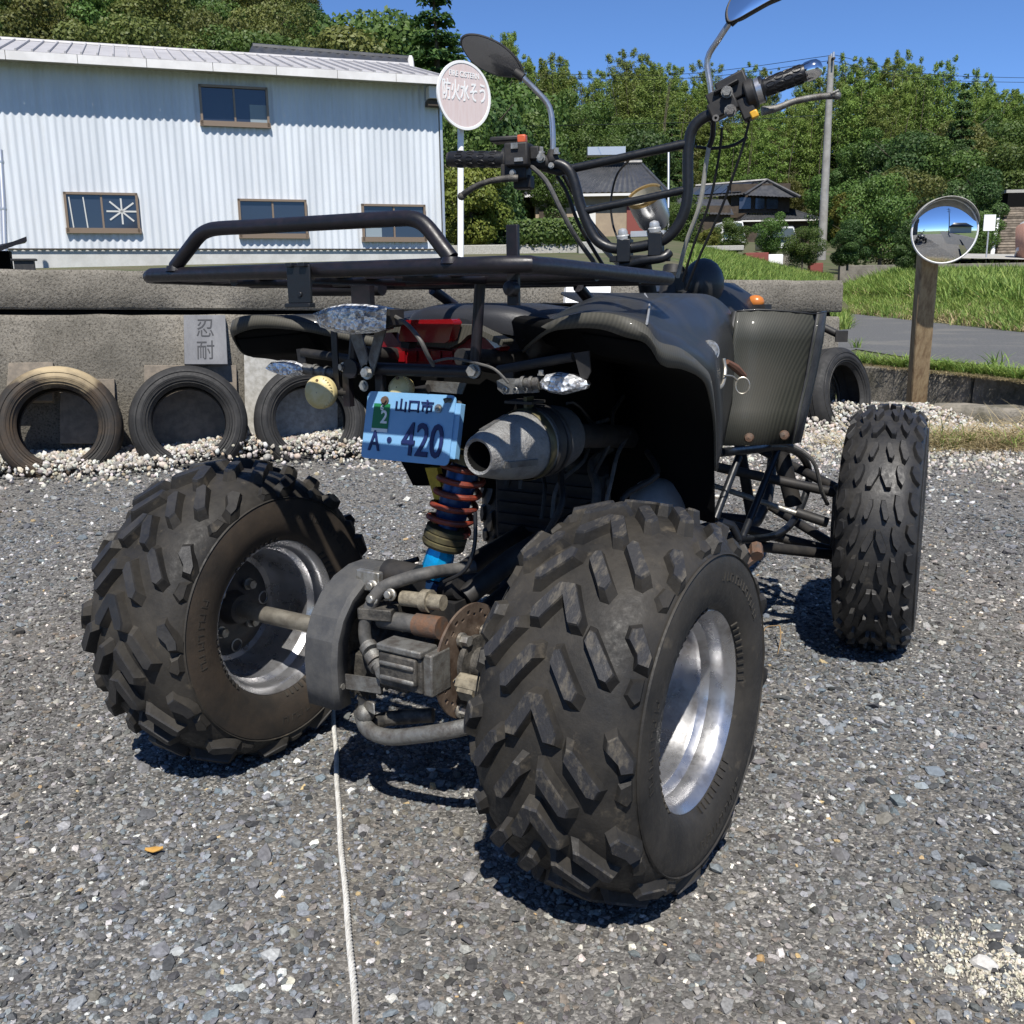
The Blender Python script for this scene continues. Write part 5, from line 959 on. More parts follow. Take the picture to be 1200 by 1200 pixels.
# roof with standing seams
rs0, rs1 = -.45 - 1.6, 9.9; ez, rz_, rt = 5.83, 6.86, 3.3
mb = MB(); mb.add([BP(rs0, -.52, ez), BP(rs1, -.52, ez), BP(rs1 - .0, rt, rz_), BP(rs0, rt, rz_)], [(0, 1, 2, 3)]); mb.add([BP(rs0, rt, rz_), BP(rs1, rt, rz_), BP(rs1, 7.2, 5.6), BP(rs0, 7.2, 5.6)], [(0, 1, 2, 3)])
mb.add([BP(rs0, -.52, ez - .03), BP(rs1, -.52, ez - .03), BP(rs1, .05, 5.70), BP(rs0, .05, 5.70)], [(3, 2, 1, 0)])
rf = build(mb, 'roof', 'roof_steel', bld); sv = nrm(BP(0, rt, rz_) - BP(0, -.52, ez)); ls = np.linalg.norm(BP(0, rt, rz_) - BP(0, -.52, ez)); Rs = np.stack([BD, sv, np.cross(BD, sv)], 1)
me = None
for i in range(39):
    s = rs0 + .1 + i * .305; c = (BP(s, -.52, ez) + BP(s, rt, rz_)) / 2 + Rs[:, 2] * .02
    if me is None: mb = MB(); mb.box(V3(0, 0, 0), (.035, ls, .045), Rs); me = mb.mesh('roof_seam', 'roof_steel')
    o = bpy.data.objects.new('roof_seam', me); COL.objects.link(o); o.parent = rf; o.location = tuple(c - ORG[0])
mb = MB(); mb.tube([BP(rs0, rt, rz_ + .0), BP(rs1, rt, rz_ + .0)], .06, 8); build(mb, 'ridge_cap', 'roof_steel', rf)
for i in range(9):
    a, b = rs0 + i * 1.33, min(rs0 + (i + 1) * 1.33 - .012, rs1); mb = MB(); mb.box(BP((a + b) / 2, -.55, ez - .10), (b - a, .05, .17), R_); build(mb, 'fascia_board', 'fascia', rf)
mb = MB(); a = bpx(506, 112); mb.box(BP(a[0], -.25, a[1]), (.34, .3, .26), R_); mb.box(BP(a[0] + .02, -.2, a[1] - .22), (.42, .25, .12), R_, 1); build(mb, 'gutter_box', ['fascia', 'timber_dark'], bld)
def window(x0, y0, x1, y1, cur=0, lab=None, star=False):
    (s0, zt_), (s1, zb_) = bpx(x0, y0), bpx(x1, y1); w, h = s1 - s0, zt_ - zb_; mb = MB()
    for c, sz in (((s0 + .025, (zt_ + zb_) / 2), (.05, h)), ((s1 - .025, (zt_ + zb_) / 2), (.05, h)), (((s0 + s1) / 2, zt_ - .025), (w, .05)), (((s0 + s1) / 2, zb_ + .04), (w + .04, .11))): mb.box(BP(c[0], -.03, c[1]), (sz[0], .10, sz[1]), R_)
    f = build(mb, 'window', 'win_frame', bld, lab)
    mb = MB(); mb.box(BP((s0 + s1) / 2, -.02, (zt_ + zb_) / 2), (.04, .06, h - .1), R_); build(mb, 'mullion', 'win_frame', f)
    for k in (0, 1):
        a, b = s0 + .05 + k * (w / 2 - .03), s0 + .05 + k * (w / 2 - .03) + w / 2 - .07; mb = MB(); mb.add([BP(a, -.02 - .012 * k, zb_ + .09), BP(b, -.02 - .012 * k, zb_ + .09), BP(b, -.02 - .012 * k, zt_ - .05), BP(a, -.02 - .012 * k, zt_ - .05)], [(0, 1, 2, 3)]); build(mb, 'pane', 'win_glass', f)
    if cur: mb = MB(); a, b, c_, d = cur; mb.add([BP(s0 + w * a, -.036, zb_ + .1 + h * .8 * c_), BP(s0 + w * b, -.036, zb_ + .1 + h * .8 * c_), BP(s0 + w * b, -.036, zb_ + .1 + h * .8 * d), BP(s0 + w * a, -.036, zb_ + .1 + h * .8 * d)], [(0, 1, 2, 3)]); build(mb, 'curtain', 'curtain', f)
    if star:
        c = BP(s0 + w * .765, -.045, (zt_ + zb_) / 2 + .03); mb = MB()
        for an, L_ in ((0, .62), (.62, .62), (1.57, .54), (-.72, .62)): mb.box(c, (L_, .006, .035), R_ @ np.array([[math.cos(an), 0, -math.sin(an)], [0, 1, 0], [math.sin(an), 0, math.cos(an)]]))
        build(mb, 'tape_star', 'tape', f); mb = MB()
        for dx in (.08, .27): mb.box(BP(s0 + w * dx, -.045, (zt_ + zb_) / 2), (.025, .01, h - .2), R_ @ np.array([[math.cos(.06), 0, -math.sin(.06)], [0, 1, 0], [math.sin(.06), 0, math.cos(.06)]]))
        build(mb, 'tape_strip', 'tape', f, split=True)
window(74, 225, 165, 273, lab='lower left window taped with a star', star=True); window(232, 99, 316, 150, (.72, .98, 0, .55), 'upper window'); window(278, 233, 361, 279, lab='lower middle window'); window(423, 239, 499, 283, (.05, .3, 0, .3), 'lower right window')
for k_, (dx0, dx1) in enumerate(((.0, 1),)): pass
# downpipe and dark lean-to at the left edge
o = thing('drainpipe', AD(6, 300, 19.5), 'pale vertical drainpipe at the left edge in front of the workshop', 'pipe'); mb = MB(); mb.tube([AD(0, 176, 19.5), AD(4, 240, 19.5), AD(7, 330, 19.5)], .055, 10); build(mb, 'pipe', 'galv', o)
mb = MB()
for u, v in ((1, 190), (4, 245)): mb.lathe([(.06, -.03), (.065, 0), (.06, .03)], AD(u, v, 19.5), (0, 0, 1), 12)
build(mb, 'bracket', 'galv', o, split=True)
o = thing('lean_to_shed', AD(-30, 310, 17), 'dark shed corner with a sloping black canopy at the far left', 'shed'); mb = MB(); c = AD(-30, 262, 17.5); mb.box(V3(c[0], c[1], 1.9), (.5, 2, 3.0), R_); mb.box(AD(2, 300, 12) + V3(0, 0, -.12), (.20, .25, .35), R_); build(mb, 'shed_wall', 'void_black', o)
mb = MB(); q = [AD(-30, 300, 11), AD(31, 277, 11), AD(29, 280, 12.2), AD(-30, 293, 12.2)]; mb.add(q + [p - V3(0, 0, .05) for p in q], [(0, 1, 2, 3), (7, 6, 5, 4), (0, 4, 5, 1), (1, 5, 6, 2), (2, 6, 7, 3), (3, 7, 4, 0)]); build(mb, 'canopy', 'rack_black', o)
mb = MB(); c = AD(29, 311, 11); mb.box(c, (.20, .15, .11), R_); mb.box(c + V3(0, 0, .06), (.25, .2, .02), R_); build(mb, 'meter_box', 'plastic_dark', None, 'small black box on the ground behind the wall at far left', 'box', org=c)
# ---- round sign ----
sc_ = AD(544, 112, 9.2); sth = math.radians(38); sx_ = RH * math.cos(sth) + FH * math.sin(sth); sn = nrm(V3(sx_[1], -sx_[0], 0)); sup = V3(0, 0, 1)
sg = thing('fire_cistern_sign', V3(*AD(538, 297, 9.3)[:2], .9), 'faded pink round fire cistern sign on a white pole', 'sign')
mb = MB(); mb.lathe([(.0, .004), (.279, .004), (.279, -.012), (0, -.012)], sc_, sn, 48); fc = build(mb, 'sign_face', 'sign_paint', sg)
mb = MB(); mb.lathe([(.276, .0045), (.279, .008), (.302, .008), (.304, .0), (.302, -.014), (.276, -.014)], sc_, sn, 48); build(mb, 'rim', 'sign_white', fc)
mb = MB(); put_text(mb, 'FIRE CISTERN', .072, sc_ + sup * .178 + sn * .0065, sx_, sup, .80, .95, ext=.001, bold=.002); put_text(mb, '防火水そう', .128, sc_ + sup * .022 + sn * .0065, sx_, sup, .80, 1.5, ext=.001, bold=.004); build(mb, 'lettering', 'sign_white', fc)
mb = MB(); pb, pt_ = AD(538, 300, 9.33), AD(539.5, 100, 9.33); mb.tube([V3(pb[0], pb[1], .7), pt_ - V3(0, 0, .1), pt_ ], .030, 14); build(mb, 'pole', 'sign_white', sg)
mb = MB()
for dz in (.17, -.17): mb.box(sc_ - sn * .022 + V3(0, 0, dz), (.10, .03, .04), np.stack([sx_, sn, sup], 1))
build(mb, 'clamp', 'galv', sg, split=True)
# ---- convex traffic mirror on a timber post ----
mc = AD(1107, 271, 6.55); tn = nrm(CAM - mc); tn = nrm(V3(tn[0], tn[1], 0)); mn = nrm(rotz(.20) @ tn + V3(0, 0, -.03)); me1 = nrm(np.cross(V3(0, 0, 1), mn)); mup = np.cross(mn, me1); Rm = .205
pf = AZ(1073, 480, 0); mirr = thing('traffic_mirror', V3(pf[0], pf[1], 0), 'round convex traffic mirror with hood on a weathered timber post', 'traffic mirror')
mb = MB(); G = []; rad = .62
prof_ = [(r_, math.sqrt(rad * rad - r_ * r_) - math.sqrt(rad * rad - Rm * Rm) + .001) for r_ in np.linspace(0.0005, Rm * .985, 16)]; mb.lathe(prof_, mc, mn, 64); build(mb, 'mirror_face', 'mirror_glass', mirr)
mb = MB(); mb.lathe([(Rm * .975, .002), (Rm * .983, .007), (Rm, .007), (Rm * 1.03, -.002), (Rm * 1.0, -.03), (Rm * .5, -.07), (.001, -.075)], mc, mn, 56); build(mb, 'rim', 'sign_white', mirr)
mb = MB(); G = []
for i in range(25):
    a = math.radians(14 + i * 6.3); d_ = math.cos(a) * me1 + math.sin(a) * mup; ln = .10 * math.sin(PI * (i / 24)) ** .6 + .004; G.append([mc + d_ * Rm * 1.035 + mn * k_ for k_ in (-.01, ln * .5, ln)])
mb.grid(G, 0); build(mb, 'hood', 'concrete_pale', mirr, solid=.006)
pw_ = AD(1088, 292, 6.72); mb = MB(); axp = nrm(pw_ - pf); e1 = RH; e2 = np.cross(axp, e1); Rp = np.stack([e1, nrm(e2), axp], 1); L_ = np.linalg.norm(pw_ - pf)
mb.box((pw_ + pf) / 2 - axp * .12, (.125, .10, L_ + .24), Rp); build(mb, 'post', 'post_wood', mirr, bevel=.012)
mb = MB(); mb.box(mc - mn * .08, (.06, .06, .10), Rp); build(mb, 'bracket', 'galv', mirr)
# ---- utility pole and lines ----
up_b, up_t = AD(963, 294, 44), AD(975.5, 77, 44); up = thing('utility_pole', (up_b[0], up_b[1], up_b[2] - .3), 'tall grey concrete utility pole in front of the wooded hill', 'utility pole')
mb = MB(); mb.tube([(up_b[0], up_b[1], up_b[2] - .4), (up_b[0], up_b[1], up_t[2])], [.20, .13], 14); build(mb, 'pole', 'pole_concrete', up)
mb = MB(); tp_ = V3(up_b[0], up_b[1], up_t[2]); mb.box(tp_ + V3(0, 0, -.15), (.9, .08, .08), np.stack([FH, RH, V3(0, 0, 1)], 1)); build(mb, 'crossarm', 'timber_dark', up)
mb = MB()
for s in (-.3, 0, .3): mb.cyl(tp_ + FH * s + V3(0, 0, -.1), tp_ + FH * s + V3(0, 0, .12), .05, 8)
mb.box(tp_ + V3(0, 0, -5.6), (.26, .26, .5)); build(mb, 'insulator', 'galv', up, split=True)
def wire(pts, label, r=.012):
    mb = MB(); mb.tube(pts, r, 5, k=6); build(mb, 'power_line', 'cable_black', None, label, 'power line', 'overhead lines', org=pts[0])
wire([tp_ + V3(0, 0, .05), AD(780, 88, 50), AD(590, 84, 60)], 'upper overhead line running left from the utility pole'); wire([tp_ - V3(0, 0, .15), AD(800, 92, 50), AD(610, 91, 60)], 'lower overhead line running left from the utility pole'); wire([AD(600, 148, 48), AD(820, 143, 40), AD(960, 135, 44)], 'thin overhead line crossing low between the handlebars')
wire([tp_ + V3(0, 0, .1), AD(1090, 87, 46), AD(1260, 92, 50)], 'upper overhead line running right from the utility pole'); wire([tp_ - V3(0, 0, .15), AD(1090, 93, 46), AD(1260, 97, 50)], 'lower overhead line running right from the utility pole')
# ---- houses ----
def tile_roof(mb, A, B, Cc, D, pitch=.32, mi=0, amp=.05):
    """eave A-B, ridge D-C : corrugated tile surface"""
    A, B, Cc, D = [np.asarray(p, float) for p in (A, B, Cc, D)]; n = max(4, int(np.linalg.norm(B - A) / pitch)); nr = nrm(np.cross(B - A, D - A)); G = []
    for i in range(n * 4 + 1):
        u = i / (n * 4); h = amp * (.5 + .5 * math.cos(2 * PI * i / 4)); G.append([A * (1 - u) + B * u + nr * h, (A * (1 - u) + B * u) * .5 + (D * (1 - u) + Cc * u) * .5 + nr * h, D * (1 - u) + Cc * u + nr * h])
    mb.grid(G, mi, False)
def P2(px, y, d): return AD(px, y, d)
def hip_house(name, label, D0, px0, px1, yb, ye, yr, rx0, rx1, wallm, back=7):
    base = AD((px0 + px1) / 2, yb, D0); h = thing(name, base - V3(0, 0, .4), label, 'house'); a, b = AD(px0, ye, D0), AD(px1, ye, D0); zb = base[2] - .5; ze = (a[2] + b[2]) / 2; a[2] = b[2] = ze
    d_ = nrm((b - a) * V3(1, 1, 0)); bk = V3(-d_[1], d_[0], 0); bk = bk if bk @ FH > 0 else -bk; zr = AD((rx0 + rx1) / 2, yr, D0 + back / 2)[2]
    mb = MB(); i_ = .6; q = [a + d_ * i_ + bk * i_, b - d_ * i_ + bk * i_, b - d_ * i_ + bk * (back - i_), a + d_ * i_ + bk * (back - i_)]
    mb.add([V3(p[0], p[1], zb) for p in q] + [V3(p[0], p[1], ze + .1) for p in q], [(i, (i + 1) % 4, 4 + (i + 1) % 4, 4 + i) for i in range(4)]); build(mb, 'wall', wallm, h)
    mb = MB(); r0_ = AD(rx0, yr, D0 + back / 2); r1_ = AD(rx1, yr, D0 + back / 2); r0_[2] = r1_[2] = zr; c2, d2 = b + bk * back, a + bk * back
    tile_roof(mb, a, b, r1_, r0_); mb.add([b, c2, r1_, a, d2, r0_], [(0, 1, 2), (4, 3, 5)]); mb.add([c2, d2, r0_, r1_], [(0, 1, 2, 3)]); rf_ = build(mb, 'roof', 'tile_dark', h)
    mb = MB(); mb.tube([r0_ + V3(0, 0, .1), r1_ + V3(0, 0, .1)], .16, 8); mb.tube([r1_, b], .10, 8); mb.tube([r0_, a], .10, 8); build(mb, 'ridge', 'tile_dark', rf_)
    mb = MB(); Rh = np.stack([d_, bk, V3(0, 0, 1)], 1); mb.box((a + b) / 2 + V3(0, 0, -.10) + bk * .05, (np.linalg.norm(b - a), .08, .14), Rh); build(mb, 'gutter', 'plaster_white', h)
    return h, a, b, d_, bk, ze, zb, Rh, rf_
h, a, b, d_, bk, ze, zb, Rh, rf_ = hip_house('tiled_house', 'single storey house with dark tiled hip roof seen between the handlebars', 55, 615, 783, 283, 226, 193, 688, 752, 'plaster_tan')
for i, (f0, f1, z0, z1, m_) in enumerate(((.10, .22, .3, 1.9, 'timber_dark'), (.34, .5, .2, 2.0, 'plaster_white'), (.72, .86, .2, 2.1, 'maroon'))):
    L_ = np.linalg.norm(b - a); mb = MB(); mb.box(a + d_ * L_ * (f0 + f1) / 2 + bk * .55 + V3(0, 0, zb + .5 + (z0 + z1) / 2 - ze), (L_ * (f1 - f0), .08, z1 - z0), Rh); w_ = build(mb, 'shutter', m_, h)
mb = MB(); mb.box(AD(710, 178, 58), (2.2, 1.0, .45), Rh); build(mb, 'water_heater', 'galv', rf_)
mb = MB(); mb.tube([AD(783, 300, 50), AD(783.5, 178, 50)], .06, 8); build(mb, 'flag_pole', 'galv', None, 'thin pale vertical pole standing right of the tiled house', 'pole', org=AD(783, 300, 50))
h, a, b, d_, bk, ze, zb, Rh, rf_ = hip_house('dark_timber_house', 'two storey dark timber house with solar panels on its roof', 95, 868, 962, 281, 257, 245, 882, 925, 'timber_dark', 9)
c = AD(868, 250, 97); up_ = []
ua, ub = AD(806, 226, 97), AD(892, 222, 97); zu = (ua[2] + ub[2]) / 2
mb = MB(); q = [AD(856, 250, 97), AD(925, 250, 97)]; q += [q[1] + bk * 6, q[0] + bk * 6]; mb.add([V3(p[0], p[1], q[0][2]) for p in q] + [V3(p[0], p[1], zu + .6) for p in q], [(i, (i + 1) % 4, 4 + (i + 1) % 4, 4 + i) for i in range(4)]); build(mb, 'upper_wall', 'timber_dark', h)
mb = MB()
for u0, u1 in ((866, 880), (885, 896), (898, 912)): p_ = AD((u0 + u1) / 2, 238, 96.6); mb.box(p_, ((u1 - u0) / 12.5, .1, 1.1), Rh)
build(mb, 'window', 'solar', h, split=True)
e0, e1_, r0_, r1_ = AD(812, 232, 96), AD(938, 231, 95), AD(815, 217, 100), AD(898, 211, 100)
g0, g1 = AD(872, 227, 96), e1_; mb = MB(); tile_roof(mb, AD(800, 233, 96), AD(872, 228, 96), AD(893, 212, 100), AD(815, 219, 100)); tile_roof(mb, AD(872, 229, 95.5), AD(938, 232, 95), AD(922, 222, 98), AD(886, 220, 98)); mb.add([AD(876, 229, 95.5), AD(936, 231, 95.2), AD(900, 211, 97)], [(0, 1, 2)]); mb.add([AD(893, 212, 100), AD(900, 211, 97), AD(938, 232, 95), AD(930, 225, 104)], [(0, 1, 2, 3)]); r2_ = build(mb, 'upper_roof', 'tile_dark', h)
mb = MB(); mb.tube([AD(872, 228, 95.4), AD(899, 211, 96.8), AD(938, 231, 94.8)], .16, 6); mb.tube([AD(815, 218, 100), AD(899, 211, 99)], .16, 6); build(mb, 'gable_ridge', 'tile_dark', r2_)
for k_ in range(5):
    f0, f1 = .12 + k_ * .16, .12 + k_ * .16 + .15; A_, B_, C_, D_ = AD(800, 233, 96), AD(872, 228, 96), AD(893, 212, 100), AD(815, 219, 100); nn = nrm(np.cross(B_ - A_, D_ - A_)); pt3 = lambda u, v: (A_ * (1 - u) + B_ * u) * (1 - v) + (D_ * (1 - u) + C_ * u) * v + nn * .16
    mb = MB(); mb.add([pt3(f0, .12), pt3(f1, .12), pt3(f1, .88), pt3(f0, .88)], [(0, 1, 2, 3)]); build(mb, 'solar_panel', 'solar', r2_)
mb = MB(); q = [AD(790, 256, 93), AD(856, 256, 93)]; q += [q[1] + bk * 5, q[0] + bk * 5]; mb.add([V3(p[0], p[1], 5) for p in q] + [V3(p[0], p[1], q[0][2] + 1.1) for p in q], [(i, (i + 1) % 4, 4 + (i + 1) % 4, 4 + i) for i in range(4)] + [(4, 5, 6, 7)]); build(mb, 'annex', 'timber_dark', h)
mb = MB(); tile_roof(mb, AD(786, 250, 92.5), AD(860, 252, 92.5), AD(852, 234, 96), AD(790, 232, 96)); build(mb, 'annex_roof', 'tile_dark', h)
# dark tiled roof rising behind the workshop
o = thing('rear_tiled_house', AD(390, 90, 33), 'dark tiled roof of a second building rising just behind the workshop roof', 'house'); mb = MB(); A_, B_ = AD(285, 75, 32), AD(483, 90, 34); A_[2] = B_[2] = (A_[2] + B_[2]) / 2; tile_roof(mb, A_, B_, AD(481, 69, 36), AD(296, 54, 34), .3); roof_ = build(mb, 'roof', 'tile_dark', o)
mb = MB(); mb.tube([AD(296, 55, 34), AD(481, 70, 36)], .13, 8); mb.tube([AD(483, 86, 34), AD(481, 68, 36)], .10, 6, 1); build(mb, 'ridge', ['tile_dark', 'plaster_white'], roof_)
mb = MB(); c = (A_ + B_) / 2 - WN * 2.5; mb.box(V3(c[0], c[1], (A_[2]) / 2 + .6), (5.4, 3, A_[2] - 1.2), R_); build(mb, 'wall', 'plaster_tan', o)
# ---- low walls, hedge, van, stairs, sign board ----
def lowbox(name, px0, px1, yt, D0, th, m, label, cat, zlow=None, bev=.02):
    a, b = AD(px0, yt, D0), AD(px1, yt, D0); a[2] = b[2] = (a[2] + b[2]) / 2; zl = terrain(a[0], a[1]) - .25 if zlow is None else zlow; d_ = nrm((b - a) * V3(1, 1, 0)); bk = V3(-d_[1], d_[0], 0); bk = bk if bk @ FH > 0 else -bk
    mb = MB(); mb.box((a + b) / 2 + bk * th / 2 + V3(0, 0, (zl - a[2]) / 2), (np.linalg.norm(b - a), th, a[2] - zl), np.stack([d_, bk, V3(0, 0, 1)], 1)); return build(mb, name, m, None, label, cat, org=(a + b) / 2 * V3(1, 1, 0) + V3(0, 0, zl), bevel=bev)
lowbox('garden_wall', 516, 676, 286.5, 28, .3, 'concrete_pale', 'pale low concrete wall under the clipped hedge', 'wall'); lowbox('garden_wall', 678, 715, 283, 27, .5, 'concrete_pale', 'pale stone pier at the right end of the hedge wall', 'wall')
lowbox('garden_wall', 790, 872, 288, 40, .3, 'concrete_pale', 'pale block wall left of the dark red planter', 'wall'); lowbox('planter_box', 874, 901, 296, 38, .5, 'maroon', 'dark red planter box beside the white block', 'planter'); lowbox('stone_block', 901, 918, 298, 38, .5, 'white_paint', 'white painted block right of the red planter', 'block'); lowbox('stone_block', 918, 926, 298, 38.3, .5, 'kerb_stone', 'dark stone block beside the white painted block', 'block')
lowbox('planter_box', 950, 965, 308, 38, .4, 'maroon', 'low red planter below the utility pole', 'planter'); lowbox('retaining_wall', 985, 1260, 309, 40, .3, 'concrete_old', 'low grey retaining wall along the far edge of the grass', 'wall')
mb = MB(); q = [AD(1060, 304, 46), AD(1180, 306, 46), AD(1260, 308, 50), AD(1260, 300, 62), AD(1060, 297, 62)]; mb.add([p + V3(0, 0, .1) for p in q], [(0, 1, 2, 3, 4)]); build(mb, 'path', 'concrete_pale', kind='structure')
# kei van and a parked windscreen
def van(label, D0, px0, px1, yb, yt, name='white_van'):
    a, b = AD(px0, yb, D0), AD(px1, yb, D0); d_ = nrm((b - a) * V3(1, 1, 0)); bk = V3(-d_[1], d_[0], 0); bk = bk if bk @ FH > 0 else -bk; w = np.linalg.norm(b - a); hgt = AD(px0, yt, D0)[2] - a[2]; zb_ = terrain(a[0], a[1]); zt_ = a[2] + hgt; H = max(zt_ - zb_, 1.6); z0 = zt_ - H
    o = thing(name, V3(a[0], a[1], z0), label, 'van'); base = V3((a[0] + b[0]) / 2, (a[1] + b[1]) / 2, z0); pt = lambda x, y, z: base + d_ * x + bk * y + V3(0, 0, z)
    mb = MB(); pr = [(-.5, .25), (.5, .25), (.5, .62), (.42, .97), (.36, 1.0), (-.36, 1.0), (-.42, .97), (-.5, .62)]
    mb.add([pt(x * w, .5 if z > .6 else 0, z * H) for x, z in pr] + [pt(x * w, 3, z * H) for x, z in pr], [tuple(range(8))] + [tuple(range(8, 16))[::-1]] + [(i, 8 + i, 8 + (i + 1) % 8, (i + 1) % 8) for i in range(8)]); build(mb, 'body', 'van_paint' if name == 'white_van' else 'silver_paint', o, bevel=.05)
    mb = MB(); mb.add([pt(-.42 * w, .03, .62 * H), pt(.42 * w, .03, .62 * H), pt(.36 * w, .44, .93 * H), pt(-.36 * w, .44, .93 * H)], [(0, 1, 2, 3)]); build(mb, 'windscreen', 'car_glass', o)
    for s in (-1, 1):
        mb = MB(); c = pt(s * .42 * w, .7, .16 * H); mb.cyl(c - d_ * .08, c + d_ * .08, .27, 16); build(mb, 'wheel', 'rubber_old', o); mb = MB(); mb.box(pt(s * .36 * w, -.02, .45 * H), (.22, .04, .16), np.stack([d_, bk, V3(0, 0, 1)], 1)); build(mb, 'headlight', 'chrome_clean', o)
van('white kei van parked in front of the dark timber house', 55, 846, 875, 279, 259); van('silver car windscreen showing above the bushes right of the white van', 55, 900, 936, 284, 265, 'parked_car')
o = thing('stone_stairs', AD(1180, 306, 60), 'long flight of stone steps climbing to a dark shrine gate at the right edge', 'stairs')
nst = 22; A0, A1 = AD(1181, 307, 58), AD(1189, 243, 66)
for i in range(nst):
    f0 = i / (nst - 1); c = A0 * (1 - f0) + A1 * f0; mb = MB(); mb.box(c - V3(0, 0, .07) + RH * random.uniform(-.04, .04), (1.75 - .1 * random.random(), .62, .125), np.stack([RH, FH, V3(0, 0, 1)], 1)); build(mb, 'step', 'stone_step', o)
mb = MB()
mb.grid([[A0 + RH * .85 + FH * .25 - V3(0, 0, .6), A0 - RH * .85 + FH * .25 - V3(0, 0, .6)], [A1 + RH * .85 + FH * .25 - V3(0, 0, .1), A1 - RH * .85 + FH * .25 - V3(0, 0, .1)]]); build(mb, 'stair_bed', 'timber_dark', o); mb = MB()
for s in (-1, 1): mb.tube([A0 + RH * s * .98 + V3(0, 0, .1), A1 + RH * s * .98 + V3(0, 0, .1)], .12, 6)
build(mb, 'kerb_rail', 'sign_white', o, split=True)
mb = MB(); mb.box(AD(1188, 233, 68), (1.3, 1, 1.2), np.stack([RH, FH, V3(0, 0, 1)], 1)); gt = build(mb, 'gate_opening', 'void_black', o); mb = MB(); mb.box(AD(1189, 225, 68), (1.7, 1.2, .2), np.stack([RH, FH, V3(0, 0, 1)], 1)); build(mb, 'gate_lintel', 'concrete_pale', o)
sb = AD(1159.5, 261, 48); o = thing('notice_board', V3(sb[0], sb[1], terrain(sb[0], sb[1])), 'blank white notice board left of the stone steps', 'notice board'); mb = MB(); mb.box(sb, (.56, .05, .75), np.stack([RH, FH, V3(0, 0, 1)], 1)); build(mb, 'board', 'white_paint', o); mb = MB(); mb.cyl(V3(sb[0], sb[1], terrain(sb[0], sb[1]) - .2) + FH * .04, sb + FH * .04, .04, 8); build(mb, 'leg', 'galv', o)
o = thing('curved_brick_wall', AD(1200, 310, 50), 'pinkish wall with white coping curving at the right edge', 'wall'); mb = MB(); G = []
arc = [AD(1195, 309, 52), AD(1196, 309, 50), AD(1202, 309, 48.5), AD(1215, 309, 47.6), AD(1260, 309, 47)]; hts = [260, 261, 262, 262, 262]
tops = [AD(u, y, d) for (u, y, d) in ((1195, 272, 52), (1196, 266, 50), (1202, 262, 48.5), (1215, 261, 47.6), (1260, 261, 47))]
mb.grid([[p - V3(0, 0, .3), t_] for p, t_ in zip(cr(arc, 4), cr(tops, 4))], 0); build(mb, 'wall', 'brick_pink', o, solid=.2); mb = MB(); mb.tube(cr(tops, 4), .13, 6); mb.tube([AD(1193, 292, 49), AD(1191, 300, 50.5), AD(1192, 308, 50)], .10, 6); build(mb, 'coping', 'sign_white', o)
# ================= VEGETATION =================
def leaf_cloud(pos, nor, size, asp, tone, name, m, fold=.25):
    """many small folded leaf faces as one mesh"""
    n = len(pos); r_ = rng.normal(size=(n, 3)); t1 = np.cross(nor, r_); t1 /= np.linalg.norm(t1, axis=1)[:, None] + 1e-9; t2 = np.cross(nor, t1)
    s = size[:, None]; a = pos - t1 * s; b = pos + t1 * s; c = pos + t2 * s * asp + nor * s * fold; d = pos - t2 * s * asp + nor * s * fold
    v = np.stack([a, d, b, c], 1).reshape(-1, 3)
    me = bpy.data.meshes.new(name); me.vertices.add(4 * n); me.vertices.foreach_set('co', v.ravel()); me.loops.add(4 * n); me.loops.foreach_set('vertex_index', np.arange(4 * n)); me.polygons.add(n)
    me.polygons.foreach_set('loop_start', np.arange(n) * 4); me.polygons.foreach_set('loop_total', np.full(n, 4)); me.update(calc_edges=True)
    at = me.attributes.new('tone', 'FLOAT', 'FACE'); at.data.foreach_set('value', np.clip(tone, 0, 1)); me.materials.append(MT[m]); return me
def unit(n): v = rng.normal(size=(n, 3)); return v / np.linalg.norm(v, axis=1)[:, None]
def crown_broad(name, m, n=17000, R=3.3, H=6.6, lobes=26, leaf=.095, flat=.75, base=.10):
    P, Nn, T = [], [], []
    for k in range(lobes):
        f = rng.uniform(base, 1.0); rad = R * (1 - abs(f - .55) * 1.1) * rng.uniform(.25, .85); a = rng.uniform(0, 2 * PI); c = np.array([rad * math.cos(a), rad * math.sin(a), H * f * .92]); lr = R * rng.uniform(.26, .46)
        k_ = int(n / lobes); u = unit(k_); rr = lr * rng.uniform(.55, 1.08, k_) ** .5; p = c + u * rr[:, None] * np.array([1, 1, flat]); P.append(p); nn = u + rng.normal(size=(k_, 3)) * .55; Nn.append(nn / np.linalg.norm(nn, axis=1)[:, None]); T.append(rng.uniform(0, 1, k_) * .6 + rng.uniform(0, .4))
    P, Nn, T = map(np.concatenate, (P, Nn, T)); return leaf_cloud(P, Nn, rng.uniform(.7, 1.35, len(P)) * leaf, .62, T, name, m)
